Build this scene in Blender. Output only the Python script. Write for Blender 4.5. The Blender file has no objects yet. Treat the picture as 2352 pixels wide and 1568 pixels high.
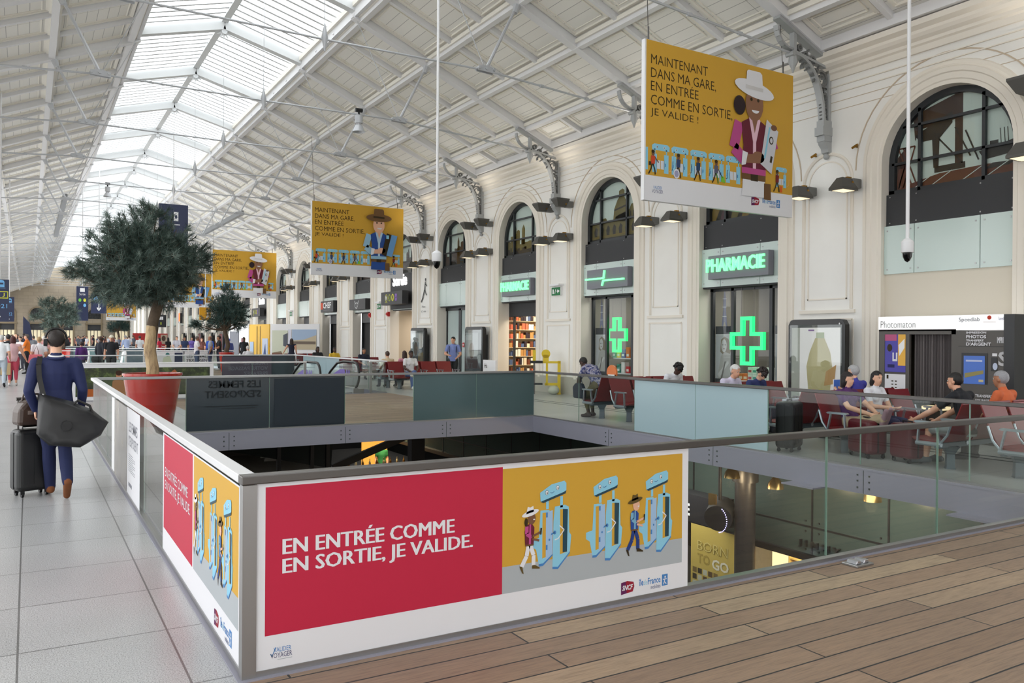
import bpy, math, random
from mathutils import Vector, Matrix
random.seed(7)
sc = bpy.context.scene
COL = sc.collection
# ------------------------------------------------------------------ camera, world, light, exposure
F_PX, EYE = 1865.0, 1.72
_yaw, _roll, _pit = math.radians(30.8), 0.007, -4 / 1865
_s, _c = math.sin(_yaw), math.cos(_yaw)
_R, _U, _D = Vector((_c, -_s, 0)), Vector((0, 0, 1)), Vector((_s, _c, 0))
_D2 = _D * math.cos(_pit) + _U * math.sin(_pit)
_U2 = _U * math.cos(_pit) - _D * math.sin(_pit)
_IX = _R * math.cos(_roll) + _U2 * math.sin(_roll)
_IY = _U2 * math.cos(_roll) - _R * math.sin(_roll)
cam_data = bpy.data.cameras.new('camera')
cam_data.sensor_width = 36.0
cam_data.lens = F_PX / 2352 * 36.0
cam_data.clip_end = 600
cam = bpy.data.objects.new('camera', cam_data)
COL.objects.link(cam)
M3 = Matrix((_IX, _IY, -_D2)).transposed()
cam.matrix_world = Matrix.Translation((0, 0, EYE)) @ M3.to_4x4()
sc.camera = cam
EYE_V = Vector((0, 0, EYE))
def ray(x, y): return _D2 + _IX * ((x - 1176) / F_PX) + _IY * ((784 - y) / F_PX)
def at_floor(x, y, z=0.0):
    d = ray(x, y); return EYE_V + d * ((z - EYE) / d.z)
def at_X(x, y, X):
    d = ray(x, y); return EYE_V + d * (X / d.x)
def at_Y(x, y, Y):
    d = ray(x, y); return EYE_V + d * (Y / d.y)

w = bpy.data.worlds.new('world'); sc.world = w; w.use_nodes = True
bg = w.node_tree.nodes['Background']
bg.inputs[0].default_value = (0.97, 0.985, 1.0, 1)
bg.inputs[1].default_value = 2.6
sc.view_settings.view_transform = 'Standard'
sc.view_settings.look = 'None'
sc.view_settings.exposure = 0.35
sc.view_settings.gamma = 1
try:
    sc.cycles.max_bounces = 10; sc.cycles.transparent_max_bounces = 24
    sc.cycles.diffuse_bounces = 5; sc.cycles.glossy_bounces = 4
    sc.cycles.sample_clamp_indirect = 6; sc.cycles.caustics_reflective = False; sc.cycles.caustics_refractive = False
except Exception: pass

# ------------------------------------------------------------------ materials
MATS = {}
def lin(c): return tuple((v / 12.92 if v <= .04045 else ((v + .055) / 1.055) ** 2.4) for v in [q / 255 for q in c])
def mat(name, rgb, rough=.6, metal=0., noise=0., scale=20., spec=.5, bump=0., coat=0.):
    if name in MATS: return MATS[name]
    m = bpy.data.materials.new(name); m.use_nodes = True; MATS[name] = m
    nt = m.node_tree; b = nt.nodes['Principled BSDF']
    c = lin(rgb) + (1,)
    b.inputs['Base Color'].default_value = c
    b.inputs['Roughness'].default_value = rough; b.inputs['Metallic'].default_value = metal
    b.inputs['Specular IOR Level'].default_value = spec
    if coat: b.inputs['Coat Weight'].default_value = coat; b.inputs['Coat Roughness'].default_value = .08
    if noise or bump:
        tc = nt.nodes.new('ShaderNodeTexCoord'); n = nt.nodes.new('ShaderNodeTexNoise')
        n.inputs['Scale'].default_value = scale; n.inputs['Detail'].default_value = 4
        nt.links.new(tc.outputs['Object'], n.inputs['Vector'])
        if noise:
            mx = nt.nodes.new('ShaderNodeMix'); mx.data_type = 'RGBA'
            mx.inputs['A'].default_value = tuple(v * (1 - noise) for v in c[:3]) + (1,)
            mx.inputs['B'].default_value = tuple(min(1, v * (1 + noise)) for v in c[:3]) + (1,)
            nt.links.new(n.outputs['Fac'], mx.inputs['Factor']); nt.links.new(mx.outputs['Result'], b.inputs['Base Color'])
        if bump:
            bp = nt.nodes.new('ShaderNodeBump'); bp.inputs['Strength'].default_value = bump; bp.inputs['Distance'].default_value = .01
            nt.links.new(n.outputs['Fac'], bp.inputs['Height']); nt.links.new(bp.outputs['Normal'], b.inputs['Normal'])
    return m
def emit(name, rgb, strength=1.):
    if name in MATS: return MATS[name]
    m = bpy.data.materials.new(name); m.use_nodes = True; MATS[name] = m
    nt = m.node_tree; b = nt.nodes['Principled BSDF']
    b.inputs['Base Color'].default_value = lin(rgb) + (1,); b.inputs['Emission Color'].default_value = lin(rgb) + (1,)
    b.inputs['Emission Strength'].default_value = strength; b.inputs['Roughness'].default_value = .4
    return m
def glass(name, tint=(.86, .93, .91), refl=1.0, rough=0.02, base=.04):
    if name in MATS: return MATS[name]
    m = bpy.data.materials.new(name); m.use_nodes = True; MATS[name] = m
    nt = m.node_tree; nt.nodes.clear()
    o = nt.nodes.new('ShaderNodeOutputMaterial'); mix = nt.nodes.new('ShaderNodeMixShader')
    t = nt.nodes.new('ShaderNodeBsdfTransparent'); t.inputs[0].default_value = tint + (1,)
    g = nt.nodes.new('ShaderNodeBsdfGlossy'); g.inputs['Roughness'].default_value = rough
    g.inputs['Color'].default_value = (refl, refl, refl, 1)
    lw = nt.nodes.new('ShaderNodeLayerWeight'); lw.inputs['Blend'].default_value = .5
    pw = nt.nodes.new('ShaderNodeMath'); pw.operation = 'POWER'; pw.inputs[1].default_value = 4.0
    ml = nt.nodes.new('ShaderNodeMath'); ml.operation = 'MULTIPLY_ADD'; ml.inputs[1].default_value = .8; ml.inputs[2].default_value = base
    nt.links.new(lw.outputs['Facing'], pw.inputs[0]); nt.links.new(pw.outputs[0], ml.inputs[0])
    nt.links.new(ml.outputs[0], mix.inputs[0]); nt.links.new(t.outputs[0], mix.inputs[1]); nt.links.new(g.outputs[0], mix.inputs[2])
    nt.links.new(mix.outputs[0], o.inputs[0]); return m
def nodes_of(name):
    m = bpy.data.materials.new(name); m.use_nodes = True; MATS[name] = m
    return m, m.node_tree, m.node_tree.nodes['Principled BSDF']
def ramp(nt, src, stops):
    r = nt.nodes.new('ShaderNodeValToRGB'); e = r.color_ramp.elements
    while len(e) < len(stops): e.new(.5)
    for q, (p, c) in zip(e, stops): q.position = p; q.color = tuple(c) + (1,)
    nt.links.new(src, r.inputs[0]); return r.outputs[0]
def mixc(nt, fac, a, b, mode='MIX'):
    mx = nt.nodes.new('ShaderNodeMix'); mx.data_type = 'RGBA'; mx.blend_type = mode
    for k, v in (('Factor', fac), ('A', a), ('B', b)):
        if isinstance(v, (int, float)): mx.inputs[k].default_value = v
        elif isinstance(v, tuple): mx.inputs[k].default_value = v + (1,)
        else: nt.links.new(v, mx.inputs[k])
    return mx.outputs['Result']
def brick(nt, vec, w_, h_, c1, c2, mortar, msize, off=.5, freq=2):
    b = nt.nodes.new('ShaderNodeTexBrick'); b.offset = off; b.offset_frequency = freq
    b.inputs['Scale'].default_value = 1; b.inputs['Brick Width'].default_value = w_; b.inputs['Row Height'].default_value = h_
    b.inputs['Mortar Size'].default_value = msize; b.inputs['Mortar Smooth'].default_value = .1
    b.inputs['Color1'].default_value = c1 + (1,); b.inputs['Color2'].default_value = c2 + (1,); b.inputs['Mortar'].default_value = mortar + (1,)
    nt.links.new(vec, b.inputs['Vector']); return b
def coords(nt, scale=(1, 1, 1), loc=(0, 0, 0), rot=(0, 0, 0)):
    tc = nt.nodes.new('ShaderNodeTexCoord'); mp = nt.nodes.new('ShaderNodeMapping')
    mp.inputs['Scale'].default_value = scale; mp.inputs['Location'].default_value = loc; mp.inputs['Rotation'].default_value = rot
    nt.links.new(tc.outputs['Object'], mp.inputs['Vector']); return mp.outputs[0]
def noise(nt, vec, scale, detail=4, rough=.55):
    n = nt.nodes.new('ShaderNodeTexNoise'); n.inputs['Scale'].default_value = scale; n.inputs['Detail'].default_value = detail
    n.inputs['Roughness'].default_value = rough
    nt.links.new(vec, n.inputs['Vector']); return n.outputs['Fac']
def bumpn(nt, h, b, strength=.3, dist=.01):
    bp = nt.nodes.new('ShaderNodeBump'); bp.inputs['Strength'].default_value = strength; bp.inputs['Distance'].default_value = dist
    nt.links.new(h, bp.inputs['Height']); nt.links.new(bp.outputs[0], b.inputs['Normal'])
def make_floor_mats():
    # speckled granite slabs
    m, nt, b = nodes_of('granite')
    v = coords(nt, loc=(-.71, -4.27, 0))
    br = brick(nt, v, .75, .87, (.5, .505, .51), (.45, .455, .46), (.17, .17, .17), .006, 0.0)
    sp = noise(nt, coords(nt), 130, 2, .7); big = noise(nt, coords(nt), .8, 3)
    c = mixc(nt, 1.0, br.outputs['Color'], ramp(nt, sp, [(.38, (.5,) * 3), (.5, (1.0,) * 3), (.66, (1.2,) * 3)]), 'MULTIPLY')
    c = mixc(nt, .5, c, ramp(nt, big, [(.3, (.8,) * 3), (.65, (1.05,) * 3)]), 'MULTIPLY')
    nt.links.new(c, b.inputs['Base Color']); b.inputs['Roughness'].default_value = .28; b.inputs['Specular IOR Level'].default_value = .5
    # terrazzo on the right with dark strips
    m, nt, b = nodes_of('pale_stone_floor')
    v = coords(nt)
    br = brick(nt, v, 1.2, 1.2, (.5, .5, .48), (.44, .445, .43), (.2, .2, .2), .005, 0.0)
    sp = noise(nt, v, 90, 2, .7)
    c = mixc(nt, 1.0, br.outputs['Color'], ramp(nt, sp, [(.36, (.75,) * 3), (.55, (1.05,) * 3)]), 'MULTIPLY')
    nt.links.new(c, b.inputs['Base Color']); b.inputs['Roughness'].default_value = .3
    # timber deck
    m, nt, b = nodes_of('timber_deck')
    v = coords(nt, loc=(1.45, .02, 0))
    br = brick(nt, v, 2.6, .196, (0, 0, 0), (1, 1, 1), (.5, .5, .5), .0, .5)
    br2 = brick(nt, v, 2.6, .196, (1, 1, 1), (1, 1, 1), (0, 0, 0), .006, .5)
    g1 = noise(nt, coords(nt, (1.3, 16, 1)), 3.0, 6, .65); g2 = noise(nt, coords(nt, (2.5, 60, 1)), 3.0, 4, .6); g3 = noise(nt, coords(nt, (.7, 1.2, 1)), 1.3, 3)
    base = ramp(nt, br.outputs['Color'], [(0, (.225, .142, .088)), (.3, (.30, .2, .13)), (.6, (.25, .165, .108)), (.85, (.33, .23, .15)), (1, (.39, .29, .185))])
    c = mixc(nt, .85, base, ramp(nt, g1, [(.3, (.66, .62, .58)), (.5, (1, 1, 1)), (.72, (1.18, 1.14, 1.06))]), 'MULTIPLY')
    c = mixc(nt, .7, c, ramp(nt, g2, [(.35, (.72,) * 3), (.55, (1.06,) * 3)]), 'MULTIPLY')
    c = mixc(nt, .6, c, ramp(nt, g3, [(.3, (.8, .8, .82)), (.7, (1.12, 1.1, 1.08))]), 'MULTIPLY')
    c = mixc(nt, 1.0, c, br2.outputs['Color'], 'MULTIPLY')
    c = mixc(nt, .06, c, (.5, .5, .5))
    nt.links.new(c, b.inputs['Base Color']); b.inputs['Roughness'].default_value = .5; b.inputs['Specular IOR Level'].default_value = .35
    bumpn(nt, br2.outputs['Color'], b, .6, .008)
    # roof boarding
    m, nt, b = nodes_of('roof_boards')
    v = coords(nt, rot=(0, 0, math.pi / 2))
    br = brick(nt, coords(nt), .26, 6.0, (.80, .785, .74), (.84, .825, .78), (.46, .45, .43), .008, 0.0)
    nt.links.new(br.outputs['Color'], b.inputs['Base Color']); b.inputs['Roughness'].default_value = .6
    # painted wall plaster, slightly warm
    m, nt, b = nodes_of('wall_plaster')
    v = coords(nt)
    n = noise(nt, v, .6, 5)
    c = ramp(nt, n, [(.3, (.80, .785, .745)), (.7, (.87, .86, .825))])
    nt.links.new(c, b.inputs['Base Color']); b.inputs['Roughness'].default_value = .55
    # dressed stone of the end wall, its unlit look put into the tan
    m, nt, b = nodes_of('unlit_stone')
    v = coords(nt, rot=(math.pi / 2, 0, 0))
    br = brick(nt, v, 1.4, .55, (.36, .3, .225), (.31, .26, .2), (.2, .165, .13), .012)
    nt.links.new(mixc(nt, .5, br.outputs['Color'], ramp(nt, noise(nt, coords(nt), .35, 4), [(.3, (.7,) * 3), (.7, (1.1,) * 3)]), 'MULTIPLY'), b.inputs['Base Color'])
    b.inputs['Roughness'].default_value = .8
make_floor_mats()
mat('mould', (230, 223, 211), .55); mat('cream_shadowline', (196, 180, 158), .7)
mat('rafter_paint', (222, 222, 224), .5); mat('panel_frame_paint', (232, 228, 218), .55)
mat('iron_grey', (164, 166, 166), .45, .1); mat('rod_grey', (186, 188, 192), .4, .2)
mat('dark_frame', (38, 42, 46), .4); mat('dark_panel', (46, 47, 50), .6)
mat('beam_grey', (150, 150, 163), .45, .1, .04, 3.0)
mat('steel', (165, 165, 165), .32, .85); mat('steel_dark', (105, 102, 100), .38, .8); mat('rail_white', (226, 226, 228), .35, .15)
mat('white', (232, 232, 234), .4, spec=.3); mat('black', (18, 18, 20), .5); mat('soft_black', (28, 29, 32), .7)
mat('seam', (60, 70, 68), .5)
glass('clear_glass', (.95, .975, .965), .9); glass('pane_glass', (.93, .96, .95), .8)
glass('shop_glass', (.8, .83, .82), .7)
mat('pale_green_panel', (196, 212, 207), .16, spec=.5)

# ------------------------------------------------------------------ mesh helpers
def link(o, parent=None):
    COL.objects.link(o)
    if parent is not None: o.parent = parent
    return o
class B:
    def __init__(self): self.v = []; self.f = []; self.m = []; self.T = None
    def _p(self, p):
        p = Vector(p)
        return tuple(self.T @ p) if self.T is not None else tuple(p)
    def face(self, pts, m=0):
        k = len(self.v); self.v += [self._p(p) for p in pts]; self.f.append(tuple(range(k, k + len(pts)))); self.m.append(m)
    def add(self, vs, fs, m=0):
        k = len(self.v); self.v += [self._p(p) for p in vs]
        for q in fs: self.f.append(tuple(k + i for i in q)); self.m.append(m)
    def box(self, a, b, m=0):
        x0, y0, z0 = (min(a[i], b[i]) for i in range(3)); x1, y1, z1 = (max(a[i], b[i]) for i in range(3))
        self.add([(x0, y0, z0), (x1, y0, z0), (x1, y1, z0), (x0, y1, z0), (x0, y0, z1), (x1, y0, z1), (x1, y1, z1), (x0, y1, z1)],
                 [(0, 3, 2, 1), (4, 5, 6, 7), (0, 1, 5, 4), (1, 2, 6, 5), (2, 3, 7, 6), (3, 0, 4, 7)], m)
    def bar(self, p, q, wx, wz, m=0, up=(0, 0, 1)):
        p, q = Vector(p), Vector(q); d = (q - p).normalized(); s = d.cross(Vector(up))
        if s.length < 1e-5: s = d.cross(Vector((1, 0, 0)))
        s.normalize(); u = s.cross(d); s = s * wx / 2; u = u * wz / 2
        vs = [p - s - u, p + s - u, p + s + u, p - s + u, q - s - u, q + s - u, q + s + u, q - s + u]
        self.add(vs, [(0, 1, 2, 3), (7, 6, 5, 4), (0, 4, 5, 1), (1, 5, 6, 2), (2, 6, 7, 3), (3, 7, 4, 0)], m)
    def tube(self, pts, r, n=8, m=0, caps=True):
        pts = [Vector(p) for p in pts]; rs = r if isinstance(r, (list, tuple)) else [r] * len(pts)
        rings = []; pu = None
        for i, p in enumerate(pts):
            d = (pts[min(i + 1, len(pts) - 1)] - pts[max(i - 1, 0)]).normalized()
            if pu is None:
                a = Vector((0, 0, 1)) if abs(d.z) < .9 else Vector((1, 0, 0))
                pu = d.cross(a).normalized()
            else: pu = (pu - d * pu.dot(d)).normalized()
            v2 = d.cross(pu)
            rings.append([p + (pu * math.cos(t) + v2 * math.sin(t)) * rs[i] for t in [2 * math.pi * k / n for k in range(n)]])
        fs = []
        for i in range(len(pts) - 1):
            for k in range(n):
                a, b2 = i * n + k, i * n + (k + 1) % n
                fs.append((a, b2, b2 + n, a + n))
        if caps: fs.append(tuple(range(n - 1, -1, -1))); fs.append(tuple(range((len(pts) - 1) * n, len(pts) * n)))
        self.add([p for r_ in rings for p in r_], fs, m)
    def lathe(self, prof, n=20, m=0, c=(0, 0, 0), caps=True):
        vs = []; fs = []
        for (r, z) in prof:
            for k in range(n):
                t = 2 * math.pi * k / n; vs.append((c[0] + r * math.cos(t), c[1] + r * math.sin(t), c[2] + z))
        for i in range(len(prof) - 1):
            for k in range(n):
                a, b2 = i * n + k, i * n + (k + 1) % n; fs.append((a, b2, b2 + n, a + n))
        if caps: fs.append(tuple(range(n - 1, -1, -1))); fs.append(tuple(range((len(prof) - 1) * n, len(prof) * n)))
        self.add(vs, fs, m)
    def ell(self, c, r, n=12, k=8, m=0, R=None):
        c = Vector(c); vs = []; fs = []
        for i in range(k + 1):
            ph = math.pi * i / k
            for j in range(n):
                th = 2 * math.pi * j / n
                p = Vector((r[0] * math.sin(ph) * math.cos(th), r[1] * math.sin(ph) * math.sin(th), r[2] * math.cos(ph)))
                if R is not None: p = R @ p
                vs.append(c + p)
        for i in range(k):
            for j in range(n):
                a, b2 = i * n + j, i * n + (j + 1) % n; fs.append((a, a + n, b2 + n, b2))
        self.add(vs, fs, m)
    def prism(self, poly, axis, a, b, m=0):
        def P(u, v, t):
            return (t, u, v) if axis == 'x' else ((u, t, v) if axis == 'y' else (u, v, t))
        n = len(poly); vs = [P(u, v, a) for u, v in poly] + [P(u, v, b) for u, v in poly]
        fs = [tuple(range(n - 1, -1, -1)), tuple(range(n, 2 * n))] + [(i, (i + 1) % n, (i + 1) % n + n, i + n) for i in range(n)]
        self.add(vs, fs, m)
    def build(self, name, mats, parent=None, smooth=None, bevel=0, loc=None, weld=False):
        me = bpy.data.meshes.new(name); me.from_pydata(self.v, [], self.f)
        for mm in (mats if isinstance(mats, (list, tuple)) else [mats]):
            me.materials.append(MATS[mm] if isinstance(mm, str) else mm)
        me.polygons.foreach_set('material_index', self.m)
        if weld:
            import bmesh
            bm = bmesh.new(); bm.from_mesh(me); bmesh.ops.remove_doubles(bm, verts=bm.verts, dist=1e-4); bmesh.ops.recalc_face_normals(bm, faces=bm.faces); bm.to_mesh(me); bm.free()
        if smooth is not None:
            me.polygons.foreach_set('use_smooth', [True] * len(me.polygons))
            me.set_sharp_from_angle(angle=math.radians(smooth))
        me.update()
        o = bpy.data.objects.new(name, me)
        if loc is not None: o.location = loc
        link(o, parent)
        if bevel:
            md = o.modifiers.new('bevel', 'BEVEL'); md.width = bevel; md.segments = 2; md.limit_method = 'ANGLE'
        return o
def thing(name, label, cat, loc=(0, 0, 0), rz=0, group=None):
    o = bpy.data.objects.new(name, None); o.empty_display_size = .1
    o.location = loc; o.rotation_euler = (0, 0, rz); link(o)
    return tag(o, label, cat, group)
def tag(o, label, cat, group=None, kind=None):
    o['label'] = label; o['category'] = cat
    if group: o['group'] = group
    if kind: o['kind'] = kind
    return o
def struct(o):
    o['kind'] = 'structure'; return o
def sempty(name):
    o = bpy.data.objects.new(name, None); link(o); o['kind'] = 'structure'; return o
def dup(root, loc, rz, label=None, group=None, cat=None):
    r = root.copy(); COL.objects.link(r); r.location = loc; r.rotation_euler = (0, 0, rz)
    if label: r['label'] = label
    if group: r['group'] = group
    for ch in list(root.children):
        c = ch.copy(); COL.objects.link(c); c.parent = r
        for g in list(ch.children):
            d = g.copy(); COL.objects.link(d); d.parent = c
    return r
ORD = ['first', 'second', 'third', 'fourth', 'fifth', 'sixth', 'seventh', 'eighth', 'ninth', 'tenth', 'eleventh', 'twelfth', 'thirteenth', 'fourteenth', 'fifteenth', 'sixteenth', 'seventeenth', 'eighteenth', 'nineteenth', 'twentieth', 'twenty-first', 'twenty-second', 'twenty-third', 'twenty-fourth', 'twenty-fifth', 'twenty-sixth', 'twenty-seventh', 'twenty-eighth', 'twenty-ninth', 'thirtieth']

# text as triangulated mesh in the XY plane; fitted to width or height
def text_geo(body, height=None, width=None, bold=0., align='LEFT', shear=0., spacing=1., line=1.):
    cu = bpy.data.curves.new('t', 'FONT'); cu.body = body; cu.size = 1.0; cu.resolution_u = 2; cu.offset = bold
    cu.align_x = align; cu.shear = shear; cu.space_character = spacing; cu.space_line = line
    ob = bpy.data.objects.new('t', cu); me = ob.to_mesh()
    vs = [tuple(v.co) for v in me.vertices]; fs = [tuple(p.vertices) for p in me.polygons]
    ob.to_mesh_clear(); bpy.data.objects.remove(ob); bpy.data.curves.remove(cu)
    x0 = min(v[0] for v in vs); x1 = max(v[0] for v in vs); y0 = min(v[1] for v in vs); y1 = max(v[1] for v in vs)
    sx = sy = 1.
    if width and height: sx = width / (x1 - x0); sy = height / (y1 - y0)
    elif width: sx = sy = width / (x1 - x0)
    elif height: sx = sy = height / (y1 - y0)
    return [((v[0] - x0) * sx, (v[1] - y0) * sy) for v in vs], fs
class Art:
    """Flat printed artwork: layered 2D polygons, mapped on a plane by origin + axes."""
    def __init__(self, o, ux, uy, n, step=.0012):
        self.o = Vector(o); self.ux = Vector(ux); self.uy = Vector(uy); self.n = Vector(n); self.b = B(); self.mats = []; self.step = step; self.layer = 0
    def mi(self, m):
        if m not in self.mats: self.mats.append(m)
        return self.mats.index(m)
    def P(self, x, y, l): return self.o + self.ux * x + self.uy * y + self.n * (self.step * l)
    def poly(self, pts, m, l=1): self.b.face([self.P(x, y, l) for x, y in pts], self.mi(m))
    def rect(self, x0, y0, x1, y1, m, l=1): self.poly([(x0, y0), (x1, y0), (x1, y1), (x0, y1)], m, l)
    def oval(self, x, y, rx, ry, m, l=1, a0=0, a1=360, n=20, rot=0):
        cr, sr = math.cos(rot), math.sin(rot); pts = []
        for k in range(n if a1 - a0 == 360 else n + 1):
            t = math.radians(a0 + (a1 - a0) * k / n); u, v = rx * math.cos(t), ry * math.sin(t)
            pts.append((x + u * cr - v * sr, y + u * sr + v * cr))
        self.poly(pts, m, l)
    def line(self, pts, wd, m, l=1):
        for (a, b2) in zip(pts, pts[1:]):
            d = Vector((b2[0] - a[0], b2[1] - a[1])); 
            if d.length < 1e-6: continue
            n_ = Vector((-d.y, d.x)).normalized() * wd / 2
            self.poly([(a[0] - n_.x, a[1] - n_.y), (b2[0] - n_.x, b2[1] - n_.y), (b2[0] + n_.x, b2[1] + n_.y), (a[0] + n_.x, a[1] + n_.y)], m, l)
    def text(self, body, x, y, m, l=2, **k):
        vs, fs = text_geo(body, **k)
        self.b.add([self.P(x + u, y + v, l) for u, v in vs], fs, self.mi(m))
    def build(self, name, parent=None): return self.b.build(name, self.mats, parent)
def col(rgb): return mat('ink_%02x%02x%02x' % tuple(rgb), rgb, .5, spec=.25).name
# ================================================================== SETTING
WX, EAVE, SL = 14.7, 7.75, .42          # right wall, eave height, roof slope
RX, SKY_R, SKY_L, LX = 5.3, 7.8, 2.8, -4.1
Y0, Y1 = -22.0, 150.0
def ztop(x):
    if SKY_L < x < SKY_R: return 11.05 + .7 * (1 - abs(x - RX) / 2.5)
    return zroof(x) + .12
def zroof(x): return EAVE + SL * ((WX - x) if x > RX else (x - LX))
PER = 5.13; YC = [8.93 + PER * k for k in range(-3, 27)]
def build_floor():
    b = B()
    # granite on the left and around, void rectangles left open
    V = [(4.2, 15.46), (24.3, 34.6), (46.7, 57.0), (68.0, 78.3)]
    b.box((LX, Y0, -.12), (.93, Y1, 0), 0)
    b.box((9.87, Y0, -.12), (WX + .47, Y1, 0), 1)
    ys = [Y0] + [q for v in V for q in v] + [Y1]
    for a, c in zip(ys[0::2], ys[1::2]):
        a2 = a + .03 if a > 0 else a; c2 = c - .03 if c < Y1 else c
        if a < 0: b.box((.93, a2, -.12), (9.87, c2, 0), 2)
        elif a < 40:
            b.box((.93, a2, -.12), (3.2, c2, 0), 0); b.box((3.2, a2, -.12), (9.87, c2, 0), 2)
        else: b.box((.93, a2, -.12), (9.87, c2, 0), 0)
    struct(b.build('floor', ['granite', 'pale_stone_floor', 'timber_deck']))
    # dark strips in the stone floor
    s = B()
    for x in (12.25, 12.55): s.box((x, Y0, 0.0), (x + .05, 100, .004))
    struct(s.build('trim_1', mat('floor_strip', (70, 74, 74), .4)))
    # steel edge beams round the openings
    for i, (a, c) in enumerate(V):
        e = B()
        for (p, q) in (((.96, a), (9.8, a)), ((9.8, a), (9.8, c)), ((9.8, c), (.96, c)), ((.96, c), (.96, a))):
            x0, x1 = sorted((p[0], q[0])); y0, y1 = sorted((p[1], q[1]))
            dx = .05 if x1 > x0 else -.05; ey = .05 if x1 > x0 else -.051
            e.box((x0 - .05, y0 - (.05 if x1 > x0 else -.0499), -.34), (x1 + .05, y1 + (.05 if x1 > x0 else -.0499), -.0))
            e.box((x0 - .055, y0 - (.055 if x1 > x0 else -.0549), -.02), (x1 + .055, y1 + (.055 if x1 > x0 else -.0549), .008))
            L = max(x1 - x0, y1 - y0); n = int(L / 2.9)
            for k in range(1, n + 1):          # butt joints and bolt heads
                t = L * k / (n + 1)
                jx, jy = (x0 + t, y0) if x1 > x0 else (x0, y0 + t)
                e.box((jx - .056, jy - .056, -.34), (jx + .056, jy + .056, -.02), 1) if False else None
                if x1 > x0: e.box((jx - .004, y0 - .053, -.338), (jx + .004, y0 + .053, -.02), 1)
                else: e.box((x0 - .053, jy - .004, -.338), (x0 + .053, jy + .004, -.02), 1)
                for dz in (-.09, -.17, -.26):
                    for dt in (-.09, .09):
                        if x1 > x0: e.box((jx + dt - .011, y0 - .058, dz - .011), (jx + dt + .011, y0 - .05, dz + .011), 1)
                        else: e.box((x0 - .058, jy + dt - .011, dz - .011), (x0 - .05, jy + dt + .011, dz + .011), 1)
        struct(e.build('trim_%d' % (i + 2), ['beam_grey', 'seam']))
build_floor()

# ---- right wall with arched openings -------------------------------------------------
OW, SPR, ARC = 1.265, 5.27, 1.265
def arch_pts(yc, r, z0, n=24, spr=SPR):
    return [(yc - r, z0)] + [(yc - r * math.cos(math.pi * k / n), spr + r * math.sin(math.pi * k / n)) for k in range(n + 1)] + [(yc + r, z0)]
def sweep_arch(b, yc, r, z0, prof, x, m=0, n=24, sx=-1, spr=SPR):
    """prof: list of (radial offset, protrusion)"""
    rows = []
    for (dr, pr) in prof: rows.append([(x + sx * pr, y, z) for y, z in arch_pts(yc, r + dr, z0, n, spr)])
    for a, c in zip(rows, rows[1:]):
        for i in range(len(a) - 1): b.face([a[i], a[i + 1], c[i + 1], c[i]], m)
def arched_wall(b, x, yc, half, top, dep, rv, m=0, n=24, r=OW, spr=SPR):
    """one bay of wall pierced by an arch; dep = reveal depth with sign"""
    A = arch_pts(yc, r, 0, n, spr)
    b.face([(x, yc - half, 0), (x, yc - r, 0), (x, yc - r, spr), (x, yc - half, spr)], m)
    b.face([(x, yc + r, 0), (x, yc + half, 0), (x, yc + half, spr), (x, yc + r, spr)], m)
    arc = A[1:-1]; tops = []
    for y, z in arc: tops.append((yc + (y - yc) * half / r, top))
    b.face([(x, yc - half, spr), (x, yc - r, spr), (x, yc - half, top)], m)
    b.face([(x, yc + half, spr), (x, yc + half, top), (x, yc + r, spr)], m)
    for i in range(len(arc) - 1):
        b.face([(x,) + arc[i], (x,) + arc[i + 1], (x,) + tops[i + 1], (x,) + tops[i]], m)
    for i in range(len(A) - 1):
        b.face([(x,) + A[i], (x + dep,) + A[i], (x + dep,) + A[i + 1], (x,) + A[i + 1]], rv)
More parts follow.
